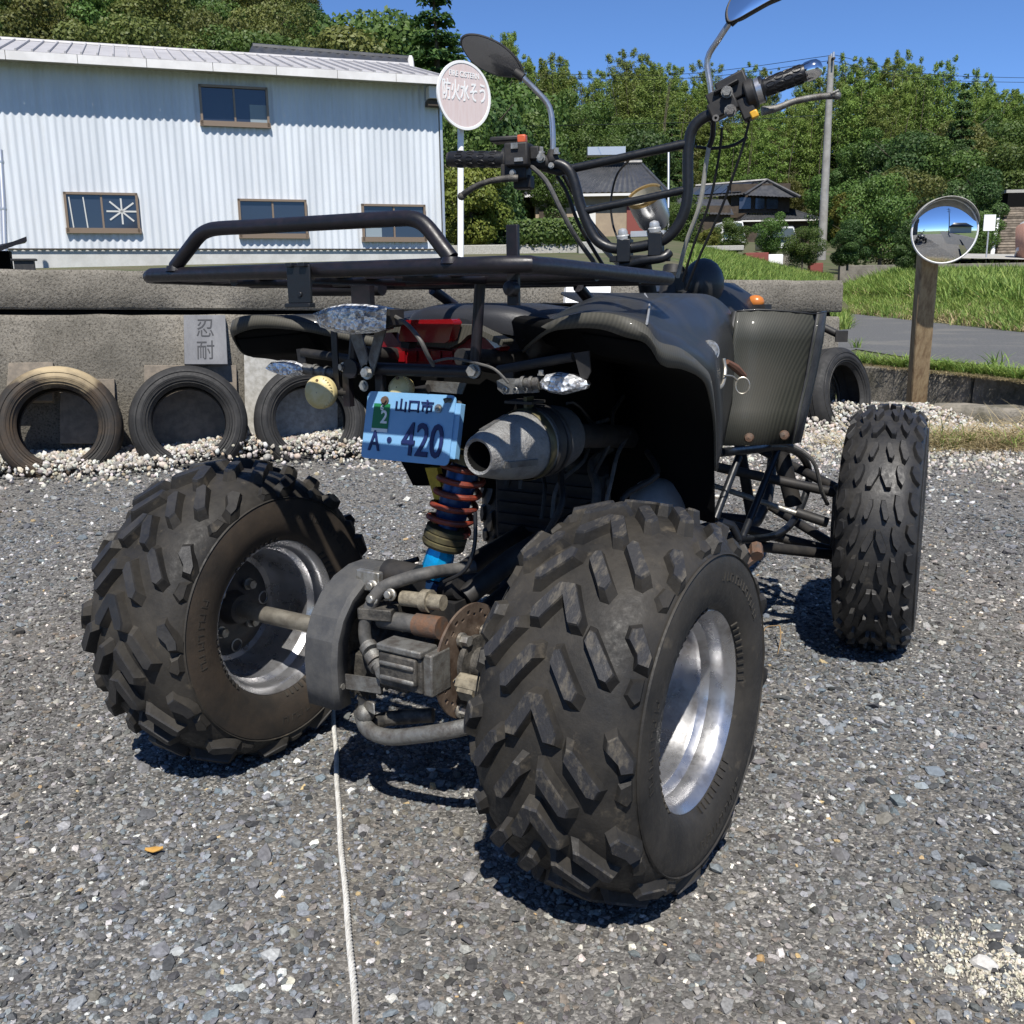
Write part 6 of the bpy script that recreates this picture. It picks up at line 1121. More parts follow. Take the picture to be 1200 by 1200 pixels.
def crown_bamboo(name, m, n=17000, H=9.8, culms=9):
    P, Nn, T = [], [], []
    for k in range(culms):
        x, y = rng.normal(size=2) * .85; la = rng.uniform(0, 2 * PI); hh = H * rng.uniform(.72, 1.0); k_ = n // culms; f = rng.beta(1.6, 1.1, k_) * .82 + .18
        bend = (f ** 3.2) * rng.uniform(.4, 1.5); spread = np.sin(np.clip((f - .1) / .9, 0, 1) * PI) ** .7 * .95 + .10; u = unit(k_)
        p = np.stack([x + math.cos(la) * bend + u[:, 0] * spread * rng.uniform(.2, 1, k_), y + math.sin(la) * bend + u[:, 1] * spread * rng.uniform(.2, 1, k_), f * hh - .25 * np.abs(u[:, 2])], 1)
        lay = np.sin(f * hh * 5.5 + k * 2) > -.35; p = p[lay]; uu = u[lay]; nn = uu * np.array([.8, .8, .5]) + rng.normal(size=(len(p), 3)) * .5 + np.array([0, 0, .4]); P.append(p); Nn.append(nn / np.linalg.norm(nn, axis=1)[:, None]); T.append(rng.uniform(0, 1, len(p)) * .7 + .3 * f[lay])
    P, Nn, T = map(np.concatenate, (P, Nn, T)); return leaf_cloud(P, Nn, rng.uniform(.6, 1.3, len(P)) * .125, .28, T, name, m, .1)
def crown_conifer(name, m, n=10000, H=9.5, R=2.1):
    f = 1 - np.sqrt(rng.uniform(0, 1, n)); f = f * .92 + .06; a = rng.uniform(0, 2 * PI, n); tier = (np.floor(f * 15) + rng.uniform(.0, .55, n)) / 15; lob = .75 + .25 * np.sin(a * 5 + np.floor(f * 15) * 1.7); rad = R * (1 - f) ** .85 * lob * rng.uniform(.35, 1, n) ** .5 + .05
    p = np.stack([rad * np.cos(a), rad * np.sin(a), tier * H - rad * .22], 1); nn = np.stack([np.cos(a) * .4, np.sin(a) * .4, np.full(n, .9)], 1) + rng.normal(size=(n, 3)) * .4; nn /= np.linalg.norm(nn, axis=1)[:, None]
    return leaf_cloud(p, nn, rng.uniform(  .6, 1.2, n) * .14, .45, rng.uniform(0, 1, n), name, m, .1)
def limbs(H, R, bare=.3, r0=.16, n=7):
    mb = MB(); mb.tube([(0, 0, -.6), (.06, .03, H * .3), (-.05, .05, H * .6), (.03, 0, H * .88)], [r0, r0 * .8, r0 * .5, r0 * .18], 8, k=3)
    for i in range(n):
        a = i * 2.4; z = H * (bare + .55 * i / n); mb.tube([(0, 0, z), (R * .3 * math.cos(a), R * .3 * math.sin(a), z + .35), (R * .7 * math.cos(a), R * .7 * math.sin(a), z + 1.1)], [r0 * .4, r0 * .28, r0 * .1], 5, k=2)
    return mb
def proto(name, crown, trunk, label, cat, group):
    o = thing(name, (0, 0, -500), label, cat, group); me = crown; c = bpy.data.objects.new('crown', me); COL.objects.link(c); c.parent = o
    tme = trunk.mesh('trunk', 'trunk'); t_ = bpy.data.objects.new('trunk', tme); COL.objects.link(t_); t_.parent = o; return o
def culm_mb(H):
    mb = MB(); r_ = random.Random(4)
    for i in range(7): x, y = r_.gauss(0, .7), r_.gauss(0, .7); mb.tube([(x, y, -.5), (x * 1.1, y * 1.1, H * .5), (x * 1.4 + .2, y * 1.4, H * .9)], [.05, .04, .012], 5, k=2)
    return mb
KINDS = {}
def kind(k, name, mk, trunk, label, cat='tree', nvar=2):
    KINDS[k] = [proto(name, mk(), trunk, label, cat, label + 's') for _ in range(nvar)]
kind('mid', 'broadleaf_tree', lambda: crown_broad('crown', 'leaf_mid'), limbs(6, 3), 'mid green rounded broadleaf tree on the wooded hillside', nvar=3)
kind('olive', 'broadleaf_tree', lambda: crown_broad('crown', 'leaf_olive', lobes=24, R=3.5, H=7), limbs(6.5, 3), 'brownish olive broadleaf tree on the wooded hillside', nvar=3)
kind('dark', 'broadleaf_tree', lambda: crown_broad('crown', 'leaf_dark', lobes=14, R=3.1, H=6.5), limbs(6, 3), 'dark green shady broadleaf tree on the wooded hillside', nvar=2)
kind('bamboo', 'bamboo_clump', lambda: crown_bamboo('crown', 'leaf_bamboo'), culm_mb(9), 'feathery yellow green bamboo clump on the hillside skyline', 'bamboo', 3)
kind('conifer', 'conifer_tree', lambda: crown_conifer('crown', 'leaf_dark'), limbs(9, 1.2, .2, .14, 4), 'tall dark pointed conifer on the wooded hillside', nvar=2)
kind('yellow', 'broadleaf_tree', lambda: crown_broad('crown', 'leaf_yellow', R=2.6, H=5, leaf=.10), limbs(5, 2.4), 'bright yellowish green tree low on the hillside', nvar=1)
used = {}
def plant(k, loc, sc=1, label=None, group=None):
    v = random.choice(range(len(KINDS[k]))); r = KINDS[k][v]; key = (k, v); s3 = (sc * random.uniform(.9, 1.15), sc * random.uniform(.9, 1.15), sc * random.uniform(.9, 1.1)); rz = random.uniform(0, 6.28)
    if key not in used:
        used[key] = 1; r.location = tuple(loc); r.rotation_euler = (0, 0, rz); r.scale = s3; o = r
        if label: r['label'] = label
        if group: r['group'] = group
        elif label and 'group' in r: del r['group']
        return r
    o = copy_thing(r, loc, rz, s3, label or KINDS[k][0]['label'], group or (None if label else KINDS[k][0].get('group')))
    if label and not group and 'group' in o: del o['group']
    return o
cnt = 0; forest = []
for q in np.arange(47, 134, 6.2):
    hw_ = q * .68; stepx = 3.9 + (q < 80) * .5
    for a in np.arange(-hw_, hw_, stepx):
        qq = q + random.uniform(-2.4, 2.4); aa = a + random.uniform(-1.7, 1.7); P = CAM[:2] + FH[:2] * qq + RH[:2] * aa; px = 600 + FPX * .977 * aa / qq
        qs = np.interp(px, [0, 350, 620, 760, 790, 965, 980, 1100], [46, 54, 84, 84, 112, 112, 86, 78])
        if qq < qs or not (-40 < px < 1240): continue
        if 1150 < px and qq < 74: continue
        z = float(terrain(P[0], P[1])); u = random.random()
        if px > 600 and qq > 113: k = 'bamboo' if u < .85 else ('conifer' if u < .93 else 'mid')
        elif px > 600 and qq > 104: k = 'bamboo' if u < .4 else ('mid' if u < .75 else 'dark')
        elif px < 430: k = 'olive' if u < .48 else ('mid' if u < .80 else ('dark' if u < .94 else 'yellow'))
        elif px < 600: k = 'conifer' if u < .3 else ('mid' if u < .65 else 'dark')
        else: k = 'mid' if u < .5 else ('dark' if u < .78 else ('conifer' if u < .88 else ('yellow' if u < .95 else 'olive')))
        sc = random.uniform(.85, 1.25) * (1.0 if k != 'bamboo' else 1.08)
        if px < 560 and k == 'bamboo': k = 'mid'
        forest.append((k, plant(k, (P[0], P[1], z - .2), sc), px, qq)); cnt += 1
        if 760 < px < 985 and qq > 108:
            P2_ = P + RH[:2] * random.uniform(1.2, 2.4) - FH[:2] * random.uniform(.5, 2.5); k2 = random.choice(['mid', 'dark', 'mid', 'olive']); forest.append((k2, plant(k2, (P2_[0], P2_[1], float(terrain(P2_[0], P2_[1])) - .5), random.uniform(.6, .85)), 600 + FPX * .977 * float(QA(P2_)[1]) / qq, qq))
MARKS = [(-20, 'beyond the left end of the workshop roof'), (60, 'above the far left of the workshop roof'), (140, 'above the left part of the workshop roof'), (215, 'just left of the upper window column'), (275, 'above the upper window'), (340, 'above the middle of the workshop'), (400, 'above the rear tiled roof'), (455, 'above the roof end'), (505, 'left of the round sign'), (545, 'behind the round sign'), (600, 'behind the left mirror'), (645, 'behind the left mirror stem'), (690, 'above the tiled house ridge'), (735, 'above the tiled house'), (785, 'above the thin pale pole'), (830, 'behind the right mirror stem'), (880, 'above the solar panel house'), (930, 'behind the right grip'), (972, 'behind the utility pole'), (1020, 'right of the utility pole'), (1065, 'left of the traffic mirror'), (1107, 'above the traffic mirror'), (1150, 'above the notice board'), (1200, 'above the stone steps')]
DESC = {'mid': 'mid green broadleaf tree', 'olive': 'brownish olive tree', 'dark': 'dark shady tree', 'bamboo': 'feathery yellow green bamboo clump', 'conifer': 'dark pointed conifer', 'yellow': 'bright yellowish tree'}
ORD = ['front', 'second', 'third', 'fourth', 'fifth', 'sixth', 'seventh', 'eighth', 'ninth', 'tenth', 'eleventh', 'twelfth', 'thirteenth', 'fourteenth', 'fifteenth', 'sixteenth', 'seventeenth', 'eighteenth', 'nineteenth', 'twentieth']
cells = {}
for k, o, px, qq in forest: cells.setdefault((k, min(MARKS, key=lambda m_: abs(m_[0] - px))[1]), []).append((qq, o))
for (k, mk), L_ in cells.items():
    L_.sort(key=lambda x: x[0])
    for i, (qq, o) in enumerate(L_):
        o['label'] = DESC[k] + ' ' + mk + ('' if len(L_) == 1 else ', %s row' % ORD[i]); o['group'] = 'bamboo along the skyline' if k == 'bamboo' else 'trees of the wooded hill'
def tree_at(k, px, yb, D0, sc, label): p_ = AD(px, yb, D0); plant(k, (p_[0], p_[1], min(p_[2], float(terrain(p_[0], p_[1])) + 1)), sc, label)
tree_at('conifer', 516, 262, 52, 1.55, 'tall slim cypress rising behind the right end of the workshop'); tree_at('conifer', 582, 290, 31, .36, 'layered dark garden pine behind the left handlebar grip'); tree_at('yellow', 553, 290, 30, .50, 'bright green garden bush behind the sign pole'); tree_at('mid', 535, 290, 33, .72, 'green tree at the right corner of the workshop'); tree_at('dark', 560, 285, 38, .95, 'dark bushy tree behind the garden pine'); tree_at('dark', 535, 285, 45, 1.2, 'broad dark tree behind the sign'); tree_at('mid', 455, 250, 62, 1.75, 'tall green tree rising just left of the slim cypress'); tree_at('olive', 425, 250, 58, 1.5, 'olive tree above the right part of the rear tiled roof'); tree_at('mid', 575, 250, 66, 1.6, 'tall green tree behind the left mirror glass'); tree_at('dark', 488, 250, 64, 1.7, 'dark tree between the roof end and the round sign'); tree_at('mid', 600, 275, 60, 1.1, 'rounded green tree left of the tiled house')
tree_at('mid', 940, 314, 36, .24, 'low green bush left of the utility pole foot'); tree_at('dark', 993, 312, 37, .26, 'dark green bush right of the utility pole foot'); tree_at('mid', 1030, 312, 44, .55, 'broad green bush left of the traffic mirror'); tree_at('olive', 1055, 310, 47, .62, 'olive green bush behind the traffic mirror'); tree_at('yellow', 1003, 305, 48, .40, 'yellow flowering bush above the dark bush'); tree_at('dark', 1070, 318, 33, .26, 'small dark tree directly left of the mirror post'); tree_at('mid', 903, 296, 45, .27, 'green bush in front of the windscreen'); tree_at('yellow', 832, 296, 44, .22, 'pale green bush left of the white van'); tree_at('mid', 1140, 300, 60, .5, 'green bush behind the traffic mirror hood'); tree_at('dark', 1138, 285, 66, .8, 'dark bush beside the upper stone steps'); tree_at('mid', 975, 285, 88, 1.0, 'green tree right of the dark timber house'); tree_at('yellow', 1000, 285, 84, .9, 'yellowish tree right of the utility pole'); tree_at('mid', 795, 286, 70, .42, 'green bush between the two houses'); tree_at('dark', 1100, 300, 62, .9, 'dark green tree behind the traffic mirror')
tree_at('mid', 858, 296, 42, .25, 'low green bush below the white van'); tree_at('mid', 800, 290, 50, .42, 'green bush at the foot of the thin pale pole'); tree_at('mid', 640, 262, 52, .5, 'white flowering shrub left of the tiled house')
# spare variants that found no place leave the scene
for k, L_ in KINDS.items():
    for v, r in enumerate(L_):
        if (k, v) not in used:
            for ch in list(r.children): bpy.data.objects.remove(ch)
            bpy.data.objects.remove(r)
# clipped hedge
a, b = AD(596, 287, 28.3), AD(690, 288, 28.3); n = 9000; f = rng.uniform(0, 1, n); d_ = (b - a) * V3(1, 1, 0); nb = nrm(V3(-d_[1], d_[0], 0)); u = unit(n); u *= (1 / np.max(np.abs(u), 1))[:, None]; hz = .30
pos = a + np.outer(f, d_) + np.outer(u[:, 0] * .35, nb) + np.outer(u[:, 2] * hz + hz + rng.normal(size=n) * .03, V3(0, 0, 1)) + rng.normal(size=(n, 3)) * .03
nn = u[:, [0]] * nb + u[:, [2]] * V3(0, 0, 1) + rng.normal(size=(n, 3)) * .4; nn /= np.linalg.norm(nn, axis=1)[:, None]; org = a.copy(); me = leaf_cloud(pos - org, nn, rng.uniform(.7, 1.2, n) * .055, .6, rng.uniform(0, 1, n), 'hedge', 'leaf_mid'); o = bpy.data.objects.new('clipped_hedge', me); COL.objects.link(o); o.location = tuple(org); props(o, 'clipped green hedge on the pale low wall before the tiled house', 'hedge')
# ---- scatter with geometry nodes (only for what nobody could count) ----
def scatter(name, protos, pos, rot, scl, idx, col=None, label=None, hidden_name=None):
    c = bpy.data.collections.new(name + '_source')
    for i, me in enumerate(protos): c.objects.link(bpy.data.objects.new('%s_%02d' % (name, i), me))
    n = len(pos); me = bpy.data.meshes.new(name); me.vertices.add(n); me.vertices.foreach_set('co', np.asarray(pos, np.float32).ravel())
    for nm, ty, dat in (('rot', 'FLOAT_VECTOR', rot), ('scl', 'FLOAT_VECTOR', scl)): a_ = me.attributes.new(nm, ty, 'POINT'); a_.data.foreach_set('vector', np.asarray(dat, np.float32).ravel())
    a_ = me.attributes.new('idx', 'INT', 'POINT'); a_.data.foreach_set('value', np.asarray(idx, np.int32))
    if col is not None: a_ = me.attributes.new('col', 'FLOAT_COLOR', 'POINT'); a_.data.foreach_set('color', np.concatenate([col, np.ones((n, 1))], 1).astype(np.float32).ravel())
    o = bpy.data.objects.new(name, me); COL.objects.link(o); o['kind'] = 'stuff'
    g = bpy.data.node_groups.new(name, 'GeometryNodeTree'); g.interface.new_socket('Geometry', in_out='INPUT', socket_type='NodeSocketGeometry'); g.interface.new_socket('Geometry', in_out='OUTPUT', socket_type='NodeSocketGeometry')
    N = g.nodes; L = g.links; gi, go = N.new('NodeGroupInput'), N.new('NodeGroupOutput'); ins = N.new('GeometryNodeInstanceOnPoints'); ci = N.new('GeometryNodeCollectionInfo'); ci.inputs['Collection'].default_value = c; ci.inputs['Separate Children'].default_value = True; ci.inputs['Reset Children'].default_value = True
    def na(nm, ty): x = N.new('GeometryNodeInputNamedAttribute'); x.data_type = ty; x.inputs['Name'].default_value = nm; return x.outputs['Attribute']
    L.new(gi.outputs[0], ins.inputs['Points']); L.new(ci.outputs[0], ins.inputs['Instance']); ins.inputs['Pick Instance'].default_value = True; L.new(na('idx', 'INT'), ins.inputs['Instance Index']); L.new(na('scl', 'FLOAT_VECTOR'), ins.inputs['Scale'])
    e = N.new('FunctionNodeEulerToRotation'); L.new(na('rot', 'FLOAT_VECTOR'), e.inputs[0]); L.new(e.outputs[0], ins.inputs['Rotation']); L.new(ins.outputs[0], go.inputs[0])
    md = o.modifiers.new('scatter', 'NODES'); md.node_group = g; return o
m = bpy.data.materials.new('stone'); m.use_nodes = True; t = m.node_tree; N = t.nodes; L = t.links; p = N['Principled BSDF']; p.inputs['Roughness'].default_value = .85; p.inputs['Specular IOR Level'].default_value = .3
at = N.new('ShaderNodeAttribute'); at.attribute_type = 'INSTANCER'; at.attribute_name = 'col'; tc = N.new('ShaderNodeTexCoord'); nz = N.new('ShaderNodeTexNoise'); nz.inputs['Scale'].default_value = 3.5; nz.inputs['Detail'].default_value = 7; L.new(tc.outputs['Object'], nz.inputs['Vector'])
mr = N.new('ShaderNodeMapRange'); mr.inputs[1].default_value = .3; mr.inputs[2].default_value = .7; mr.inputs[3].default_value = .72; mr.inputs[4].default_value = 1.22; L.new(nz.outputs['Fac'], mr.inputs[0]); vm = N.new('ShaderNodeVectorMath'); vm.operation = 'SCALE'; L.new(at.outputs['Color'], vm.inputs[0]); L.new(mr.outputs[0], vm.inputs['Scale']); L.new(vm.outputs[0], p.inputs['Base Color']); MT['stone'] = m
def stone_mesh(i, flat, sub=1, jit=.22, smooth=False, name='stone', m='stone'):
    import bmesh
    bm = bmesh.new(); bmesh.ops.create_icosphere(bm, subdivisions=sub, radius=1); r_ = random.Random(i)
    cuts = [nrm([r_.gauss(0, 1) for _ in range(3)]) for _ in range(6)]; ds = [r_.uniform(.5, .85) for _ in cuts]
    for v in bm.verts:
        c = np.array(v.co) * (1 + r_.uniform(-jit, jit))
        if not smooth:
            for k_, d__ in zip(cuts, ds):
                e_ = c @ k_ - d__
                if e_ > 0: c = c - k_ * e_
        v.co = c * np.array([1, r_.uniform(.65, .95), flat])
    me = bpy.data.meshes.new(name); bm.to_mesh(me); bm.free(); me.materials.append(MT[m])
    me.polygons.foreach_set('use_smooth', [smooth] * len(me.polygons)); return me
STN = [stone_mesh(i, f_) for i, f_ in enumerate((.35, .5, .6, .45, .7, .4, .55, .3))]
PEB = [stone_mesh(i + 20, f_, 1, .12, True) for i, f_ in enumerate((.75, .65, .8, .7, .6))]
CHP = [stone_mesh(i + 60, f_, 1, .18, False) for i, f_ in enumerate((.7, .55, .8, .6, .65, .75))]
def pal(n, P, w, jit=.12):
    P = np.array(P); c = P[rng.choice(len(P), n, p=np.array(w) / sum(w))]; return np.clip(c * rng.uniform(1 - jit * 1.5, 1 + jit * 1.5, (n, 1)) * rng.uniform(1 - jit * .3, 1 + jit * .3, (n, 3)), .01, .9)
def poly_mask(P): # in front of the wall and the kerb
    t_ = (P - W0[:2]) @ (-WN[:2]); s_ = (P - W0[:2]) @ WD[:2]; kd = nrm((KB1 - KB0) * V3(1, 1, 0))[:2]; kn = np.array([-kd[1], kd[0]]); return (t_ < .33) & (((P - KB0[:2]) @ kn) < .02) | ((s_ < 4.9) & (t_ < .33))
GP = [(.052, .051, .050), (.092, .091, .089), (.13, .129, .128), (.185, .19, .195), (.128, .145, .158), (.26, .257, .245), (.155, .138, .115), (.52, .50, .46), (.38, .28, .15)]; GW = [15, 24, 25, 15, 8, 9, 9, 3.4, .5]
def ring(n, q0, q1, half):
    q = np.sqrt(rng.uniform(q0 ** 2, q1 ** 2, n)); a = rng.uniform(-half, half, n); d = FH[:2][None] * np.cos(a)[:, None] + RH[:2][None] * np.sin(a)[:, None]; return CAM[:2] + d * q[:, None]
PS, SZ = [], []
for q0, q1, dens, med, half in ((.55, 1.6, 17000, .0056, .85), (1.6, 2.6, 15000, .0058, .72), (2.6, 4.2, 6500, .0068, .66), (4.2, 7.5, 2200, .0085, .62)):
    n = int(half * (q1 ** 2 - q0 ** 2) * dens); P = ring(n, q0, q1, half); PS.append(P); SZ.append(np.clip(rng.lognormal(math.log(med * .5), .48, n) * 1.35, .0016, .024))
P = np.concatenate(PS); sz = np.concatenate(SZ); ra, rb = AZ(388, 812, 0)[:2], AZ(419, 1240, 0)[:2]; rd2 = (rb - ra) / np.linalg.norm(rb - ra); k_ = poly_mask(P) & ((np.abs((P - ra) @ np.array([-rd2[1], rd2[0]])) > sz * 1.1 + .005) | (sz < .004)); P, sz = P[k_], sz[k_]; n = len(P)
rot = np.stack([rng.normal(size=n) * .28, rng.normal(size=n) * .28, rng.uniform(0, 6.28, n)], 1)
scatter('gravel', STN, np.concatenate([P, (sz * .12)[:, None]], 1), rot, np.outer(sz, [1, 1, 1]) * rng.uniform(.85, 1.2, (n, 3)), rng.integers(0, len(STN), n), pal(n, GP, GW) * (1 + .20 * np.sin(P[:, 0] * 3.1 + 1.7 * np.sin(P[:, 1] * 2.3)) * np.sin(P[:, 1] * 3.7 + 1.3 * np.sin(P[:, 0] * 2.9)))[:, None] * np.stack([1 + .05 * np.sin(P[:, 0] * 4 + P[:, 1] * 3), np.ones(n), 1 - .06 * np.sin(P[:, 0] * 4 + P[:, 1] * 3)], 1))
# white gravel bank at the wall foot
n = 20000; s = rng.uniform(-1.2, 5.6, n); t_ = .32 - np.abs(rng.normal(size=n)) * .26 ; t_ = np.where(rng.uniform(size=n) < .4, rng.uniform(-.1, .32, n), t_); lim = np.where(s > 4.2, 1.25, .55 + .1 * np.sin(s * 5)); t_ = .32 - (.32 - t_) * lim / .55; hgt = np.clip((t_ + .36) / .36, 0, 1) * (.085 + .045 * np.exp(-((s - .95) / .22) ** 2) + .045 * np.exp(-((s - 1.55) / .25) ** 2) + .05 * np.exp(-((s - 4.9) / .35) ** 2))
P = W0 + np.outer(s, WD) - np.outer(t_, WN); z = hgt * rng.uniform(.0, 1.0, n) ** .35; sz = np.clip(rng.lognormal(math.log(.0125), .32, n), .005, .03); WPAL = [(.50, .48, .44), (.42, .40, .36), (.33, .305, .26), (.45, .40, .33), (.22, .21, .19), (.34, .275, .20)]
scatter('white_gravel', PEB + CHP, np.stack([P[:, 0], P[:, 1], z], 1), rng.uniform(0, 6.28, (n, 3)), np.outer(sz, [1, 1, 1]), rng.integers(0, len(PEB) + len(CHP), n), pal(n, WPAL, [26, 26, 18, 14, 10, 8], .2))
n = 9000; P = np.stack([*(AZ(1085, 520, 0)[:2])]) + np.outer(rng.normal(size=n) * .9, RH[:2]) + np.outer(rng.normal(size=n) * .55, FH[:2]); k_ = poly_mask(P); P = P[k_]; n = len(P); sz = np.clip(rng.lognormal(math.log(.010), .35, n), .004, .022)
scatter('pale_gravel', PEB + CHP, np.concatenate([P, np.full((n, 1), .004)], 1), rng.uniform(0, 6.28, (n, 3)), np.outer(sz, [1, 1, .8]), rng.integers(0, len(PEB) + len(CHP), n), pal(n, WPAL, [22, 26, 22, 14, 18, 8], .2))
# pale patch of cement grit, lower right
c_ = AZ(1195, 1140, 0); n = 2600; P = c_[:2] + rng.normal(size=(n, 2)) * np.array([.07, .05]); sz = np.clip(rng.lognormal(math.log(.0022), .4, n), .001, .006)
scatter('cement_grit', STN, np.concatenate([P, np.full((n, 1), .002)], 1), rng.uniform(0, 6.28, (n, 3)), np.outer(sz, [1, 1, 1]), rng.integers(0, len(STN), n), pal(n, [(.50, .46, .36), (.42, .39, .31), (.56, .53, .45)], [3, 2, 2]))
# grass: tufts of real blades
def tuft(i, nb, h, spread, m, lay=.35, w=.008):
    r_ = np.random.default_rng(i); V, F, T = [], [], []
    for b in range(nb):
        a = r_.uniform(0, 2 * PI); x, y = r_.normal(size=2) * spread; hh = h * r_.uniform(.55, 1.1); ln = r_.uniform(.05, lay) * hh * 2; px_, py_ = -math.sin(a) * w, math.cos(a) * w; o_ = len(V)
        for f, ww in ((0, 1), (.4, .9), (.75, .6), (1, .08)): cx, cy, cz = x + math.cos(a) * ln * f ** 1.8, y + math.sin(a) * ln * f ** 1.8, hh * (f - .25 * lay * f * f); V += [(cx - px_ * ww, cy - py_ * ww, cz), (cx + px_ * ww, cy + py_ * ww, cz)]
        for k in range(3): F.append((o_ + 2 * k, o_ + 2 * k + 1, o_ + 2 * k + 3, o_ + 2 * k + 2)); T.append(r_.uniform(0, 1))
    me = bpy.data.meshes.new('tuft'); me.from_pydata(V, [], F); at_ = me.attributes.new('tone', 'FLOAT', 'FACE'); at_.data.foreach_set('value', np.array(T, np.float32)); me.materials.append(MT[m]); return me
GT = [tuft(i, 20, .42, .10, 'grass', .5, .013) for i in range(5)]; ST = [tuft(i + 9, 18, .055, .06, 'straw', 2.6, .0018) for i in range(4)]; LT = [tuft(i + 20, 12, .12, .02, 'grass', .8, .004) for i in range(3)]; DT = [tuft(i + 30, 14, .30, .09, 'straw', .8, .010) for i in range(3)]
P = ring(110000, 9, 40, .6); f = (P - RF2[:2]) @ RFn[:2]; q, a = QA(P); pxs = 600 + FPX * .977 * a / q; k_ = (((f > .05) & (pxs > 955)) | ((pxs > 800) & (pxs <= 975) & (q > 16) & ((f > -6) | (q > 30)))) & (pxs < 1300) & (q < 40); P, q, f = P[k_], q[k_], f[k_]; n = len(P); sc = rng.uniform(.6, 1.35, n) * np.where(f < 1.2, .55, 1)
dry = np.where(rng.uniform(size=n) < np.clip(.70 - np.abs(f) * .4, .08, .75), rng.integers(5, 8, n), rng.integers(0, 5, n))
scatter('grass', GT + DT, np.concatenate([P, terrain(P[:, 0], P[:, 1])[:, None] - .02], 1), np.stack([rng.normal(size=n) * .15, rng.normal(size=n) * .15, rng.uniform(0, 6.28, n)], 1), np.outer(sc, [1, 1, 1]), dry)
E2 = [AZ(u, v, .26) for u, v in ((985, 424), (1060, 432), (1135, 438), (1210, 447), (1300, 456))]; n = 700; f = rng.uniform(0, len(E2) - 1.001, n); i_ = f.astype(int); P = np.array(E2)[i_] * (1 - (f - i_))[:, None] + np.array(E2)[i_ + 1] * (f - i_)[:, None] + np.outer(rng.normal(size=n) * .13, FH); P[:, 2] = .255
scatter('verge_weed', LT + ST, P, np.stack([np.zeros(n), np.zeros(n), rng.uniform(0, 6.28, n)], 1), np.outer(rng.uniform(.5, 1.3, n), [1, 1, 1]), rng.integers(0, 7, n))
n = 800; P = np.concatenate([AZ(1165, 522, 0)[:2] + np.outer(rng.normal(size=n) * .36, RH[:2]) + np.outer(rng.normal(size=n) * .13, FH[:2])]); P = P[poly_mask(P)]; n = len(P)
scatter('dry_grass', ST + LT[:1], np.concatenate([P, np.full((n, 1), .005)], 1), np.stack([rng.normal(size=n) * .3, rng.normal(size=n) * .3, rng.uniform(0, 6.28, n)], 1), np.outer(rng.uniform(.5, 1.3, n), [1, 1, 1]), np.where(rng.uniform(size=n) < .94, rng.integers(0, 4, n), 4))
def weed(px, py, sc, label, z=0):
    p_ = AZ(px, py, z); mb = MB(); r_ = random.Random(int(px))
    me = tuft(int(px), 22, .16 * sc, .03 * sc, 'grass', .8, .005 * sc); o = bpy.data.objects.new('weed', me); COL.objects.link(o); o.location = tuple(p_); props(o, label, 'weed')
weed(1048, 462, 1.5, 'green weed growing at the kerb left of the mirror post', .02); weed(1168, 432, 1.1, 'small weed at the lane edge right of the mirror post', .26); weed(1005, 408, .9, 'tiny weed at the lane edge by the wall end', .26)
# ---- small things on the gravel ----
defm('straw_stem', col=(.26, .17, .08), rough=.8)
def loose(px, py, r_, col, label, i, fl=.5):
    p_ = AZ(px, py, 0); k = 'loose_%d' % i; MT[k] = mat('loose_stone_%d' % i, col, .8, col2=tuple(c * .75 for c in col), ns=60, bump=.5, bs=90); me = stone_mesh(40 + i, fl, 2, .12, False, 'loose_stone', k); me.transform(Matrix.Rotation(i * 1.3, 4, 'Z') @ Matrix.Scale(r_, 4)); o = bpy.data.objects.new('loose_stone', me); COL.objects.link(o); o.location = (p_[0], p_[1], r_ * fl * .35); props(o, label, 'stone')
loose(1152, 1131, .019, (.58, .56, .52), 'largest white stone lying near the lower right corner', 0); loose(891, 1127, .010, (.42, .27, .12), 'small tan orange stone right of the near rear wheel', 1, .7); loose(1095, 905, .020, (.17, .20, .23), 'flat blue grey stone right of the near rear tyre', 2, .35); loose(1079, 922, .014, (.30, .34, .36), 'pale blue grey stone just below the flat blue grey one', 3); loose(28, 1127, .011, (.60, .57, .50), 'white stone near the lower left corner', 4); loose(40, 998, .010, (.60, .56, .50), 'white stone left of the dry leaf', 5); loose(1033, 827, .010, (.62, .58, .52), 'white stone right of the front wheel', 6); loose(340, 1152, .009, (.52, .50, .40), 'pale round stone left of the white rope at the bottom', 7, .6); loose(209, 1117, .012, (.40, .42, .42), 'pale grey stone left of centre at the bottom', 8); loose(1173, 1040, .017, (.18, .21, .22), 'dark slate coloured stone at the right edge', 9, .35); loose(497, 1180, .010, (.16, .17, .19), 'dark stone just right of the rope at the bottom', 10)
mb = MB(); c = AZ(181, 1002, 0); mb.grid([[c + V3(.014 * math.cos(.7) * u - .009 * math.sin(.7) * v * (1 - abs(u) * .7), .014 * math.sin(.7) * u + .009 * math.cos(.7) * v * (1 - abs(u) * .7), .004 + .006 * abs(v) + .003 * u * u) for v in (-1, -.3, .3, 1)] for u in np.linspace(-1, 1, 7)], 0); build(mb, 'dry_leaf', 'dry_leaf', None, 'curled orange dry leaf on the gravel at lower left', 'leaf', org=c, solid=.0005)
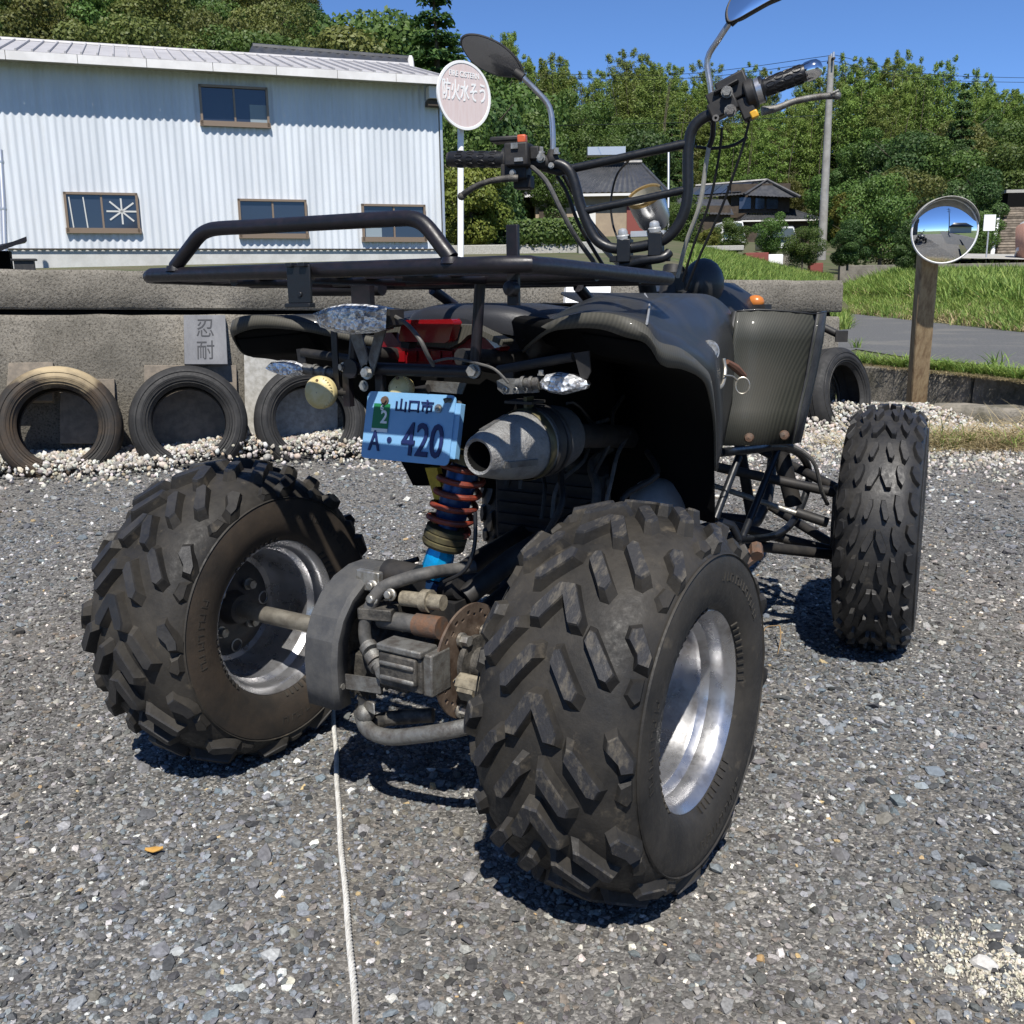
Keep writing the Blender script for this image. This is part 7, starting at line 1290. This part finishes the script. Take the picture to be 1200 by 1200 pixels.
# braided rope: three twisted strands
a, b = AZ(388, 812, .006), AZ(419, 1240, .006); L_ = np.linalg.norm(b - a); d_ = nrm(b - a); sd_ = V3(-d_[1], d_[0], 0); o = thing('marking_rope', a, 'white twisted rope lying along the gravel under the quad bike', 'rope')
for k in range(3):
    mb = MB(); n = 420; mb.tube([a + d_ * L_ * i / n + sd_ * (.0026 * math.cos(2 * PI * (i / 9 + k / 3)) + .0015 * math.sin(i * .021) + .0007 * math.sin(i * .07)) + V3(0, 0, .0026 * math.sin(2 * PI * (i / 9 + k / 3))) for i in range(n + 1)], .0025, 6); build(mb, 'strand', 'rope_white', o)
mb = MB(); c = AZ(905, 760, 0); mb.tube([c + V3(-.03, .10, .02), c + V3(0, .05, .045), c + V3(.02, 0, .03), c + V3(.03, -.05, .006)], [.0006, .0018, .0015, .0006], 6, k=4); mb.tube([c + V3(0, .05, .045), c + V3(-.02, .0, .05), c + V3(-.01, -.05, .02)], [.0012, .0012, .0006], 6, k=4); build(mb, 'twig', 'straw_stem', None, 'curled dry plant stem on the gravel behind the near rear wheel', 'twig', org=c)
# ---- what the convex mirror sees behind the camera ----
quadsheet('country_road', [(2.2, 2.6, .004), (5.2, 6.6, .004), (40, -60, .004), (33, -62, .004)], 'asphalt')
quadsheet('meadow', [(6.0, 6.6, .008), (80, 40, .008), (120, -80, .008), (41, -60, .008)], 'field')
mq = V3(mc[0], mc[1], 0); md_ = nrm(V3(58, -42, 0) - mq); hp = mq + md_ * 30
o = thing('farmhouse', hp, 'low farmhouse with tiled roof reflected in the convex traffic mirror', 'house'); mb = MB(); Rf = rotz(.6); c = hp + V3(0, 0, 1.6); mb.box(c, (13, 7, 3.4), Rf); build(mb, 'wall', 'plaster_white', o); mb = MB(); q = [c + Rf @ V3(x, y, z) for x, y, z in ((-7.5, -4.5, 1.7), (7.5, -4.5, 1.7), (7.5, 4.5, 1.7), (-7.5, 4.5, 1.7), (-4, 0, 4.4), (4, 0, 4.4))]; mb.add(q, [(0, 1, 5, 4), (1, 2, 5), (2, 3, 4, 5), (3, 0, 4)]); build(mb, 'roof', 'tile_dark', o, solid=.15)
pp_ = mq + nrm(V3(31, -36, 0) - mq) * 15
o = thing('utility_pole', pp_, 'utility pole beside the lane reflected in the convex traffic mirror', 'utility pole'); mb = MB(); mb.tube([pp_ - V3(0, 0, .2), pp_ + V3(0, 0, 9)], [.2, .13], 10); build(mb, 'pole', 'pole_concrete', o); mb = MB(); mb.box(pp_ + V3(0, 0, 8.4), (1.8, .1, .1)); mb.box(pp_ + V3(0, 0, 7.6), (1.4, .1, .1)); build(mb, 'crossarm', 'timber_dark', o, split=True)
o = thing('workshop_building', (-4, -15, 0), 'grey two storey building reflected at the left of the traffic mirror', 'building'); mb = MB(); mb.box((-4, -16, 3.0), (7, 7, 6)); mb.box((-4, -16, 6.2), (7.6, 7.6, .3)); build(mb, 'wall', 'concrete_old', o)
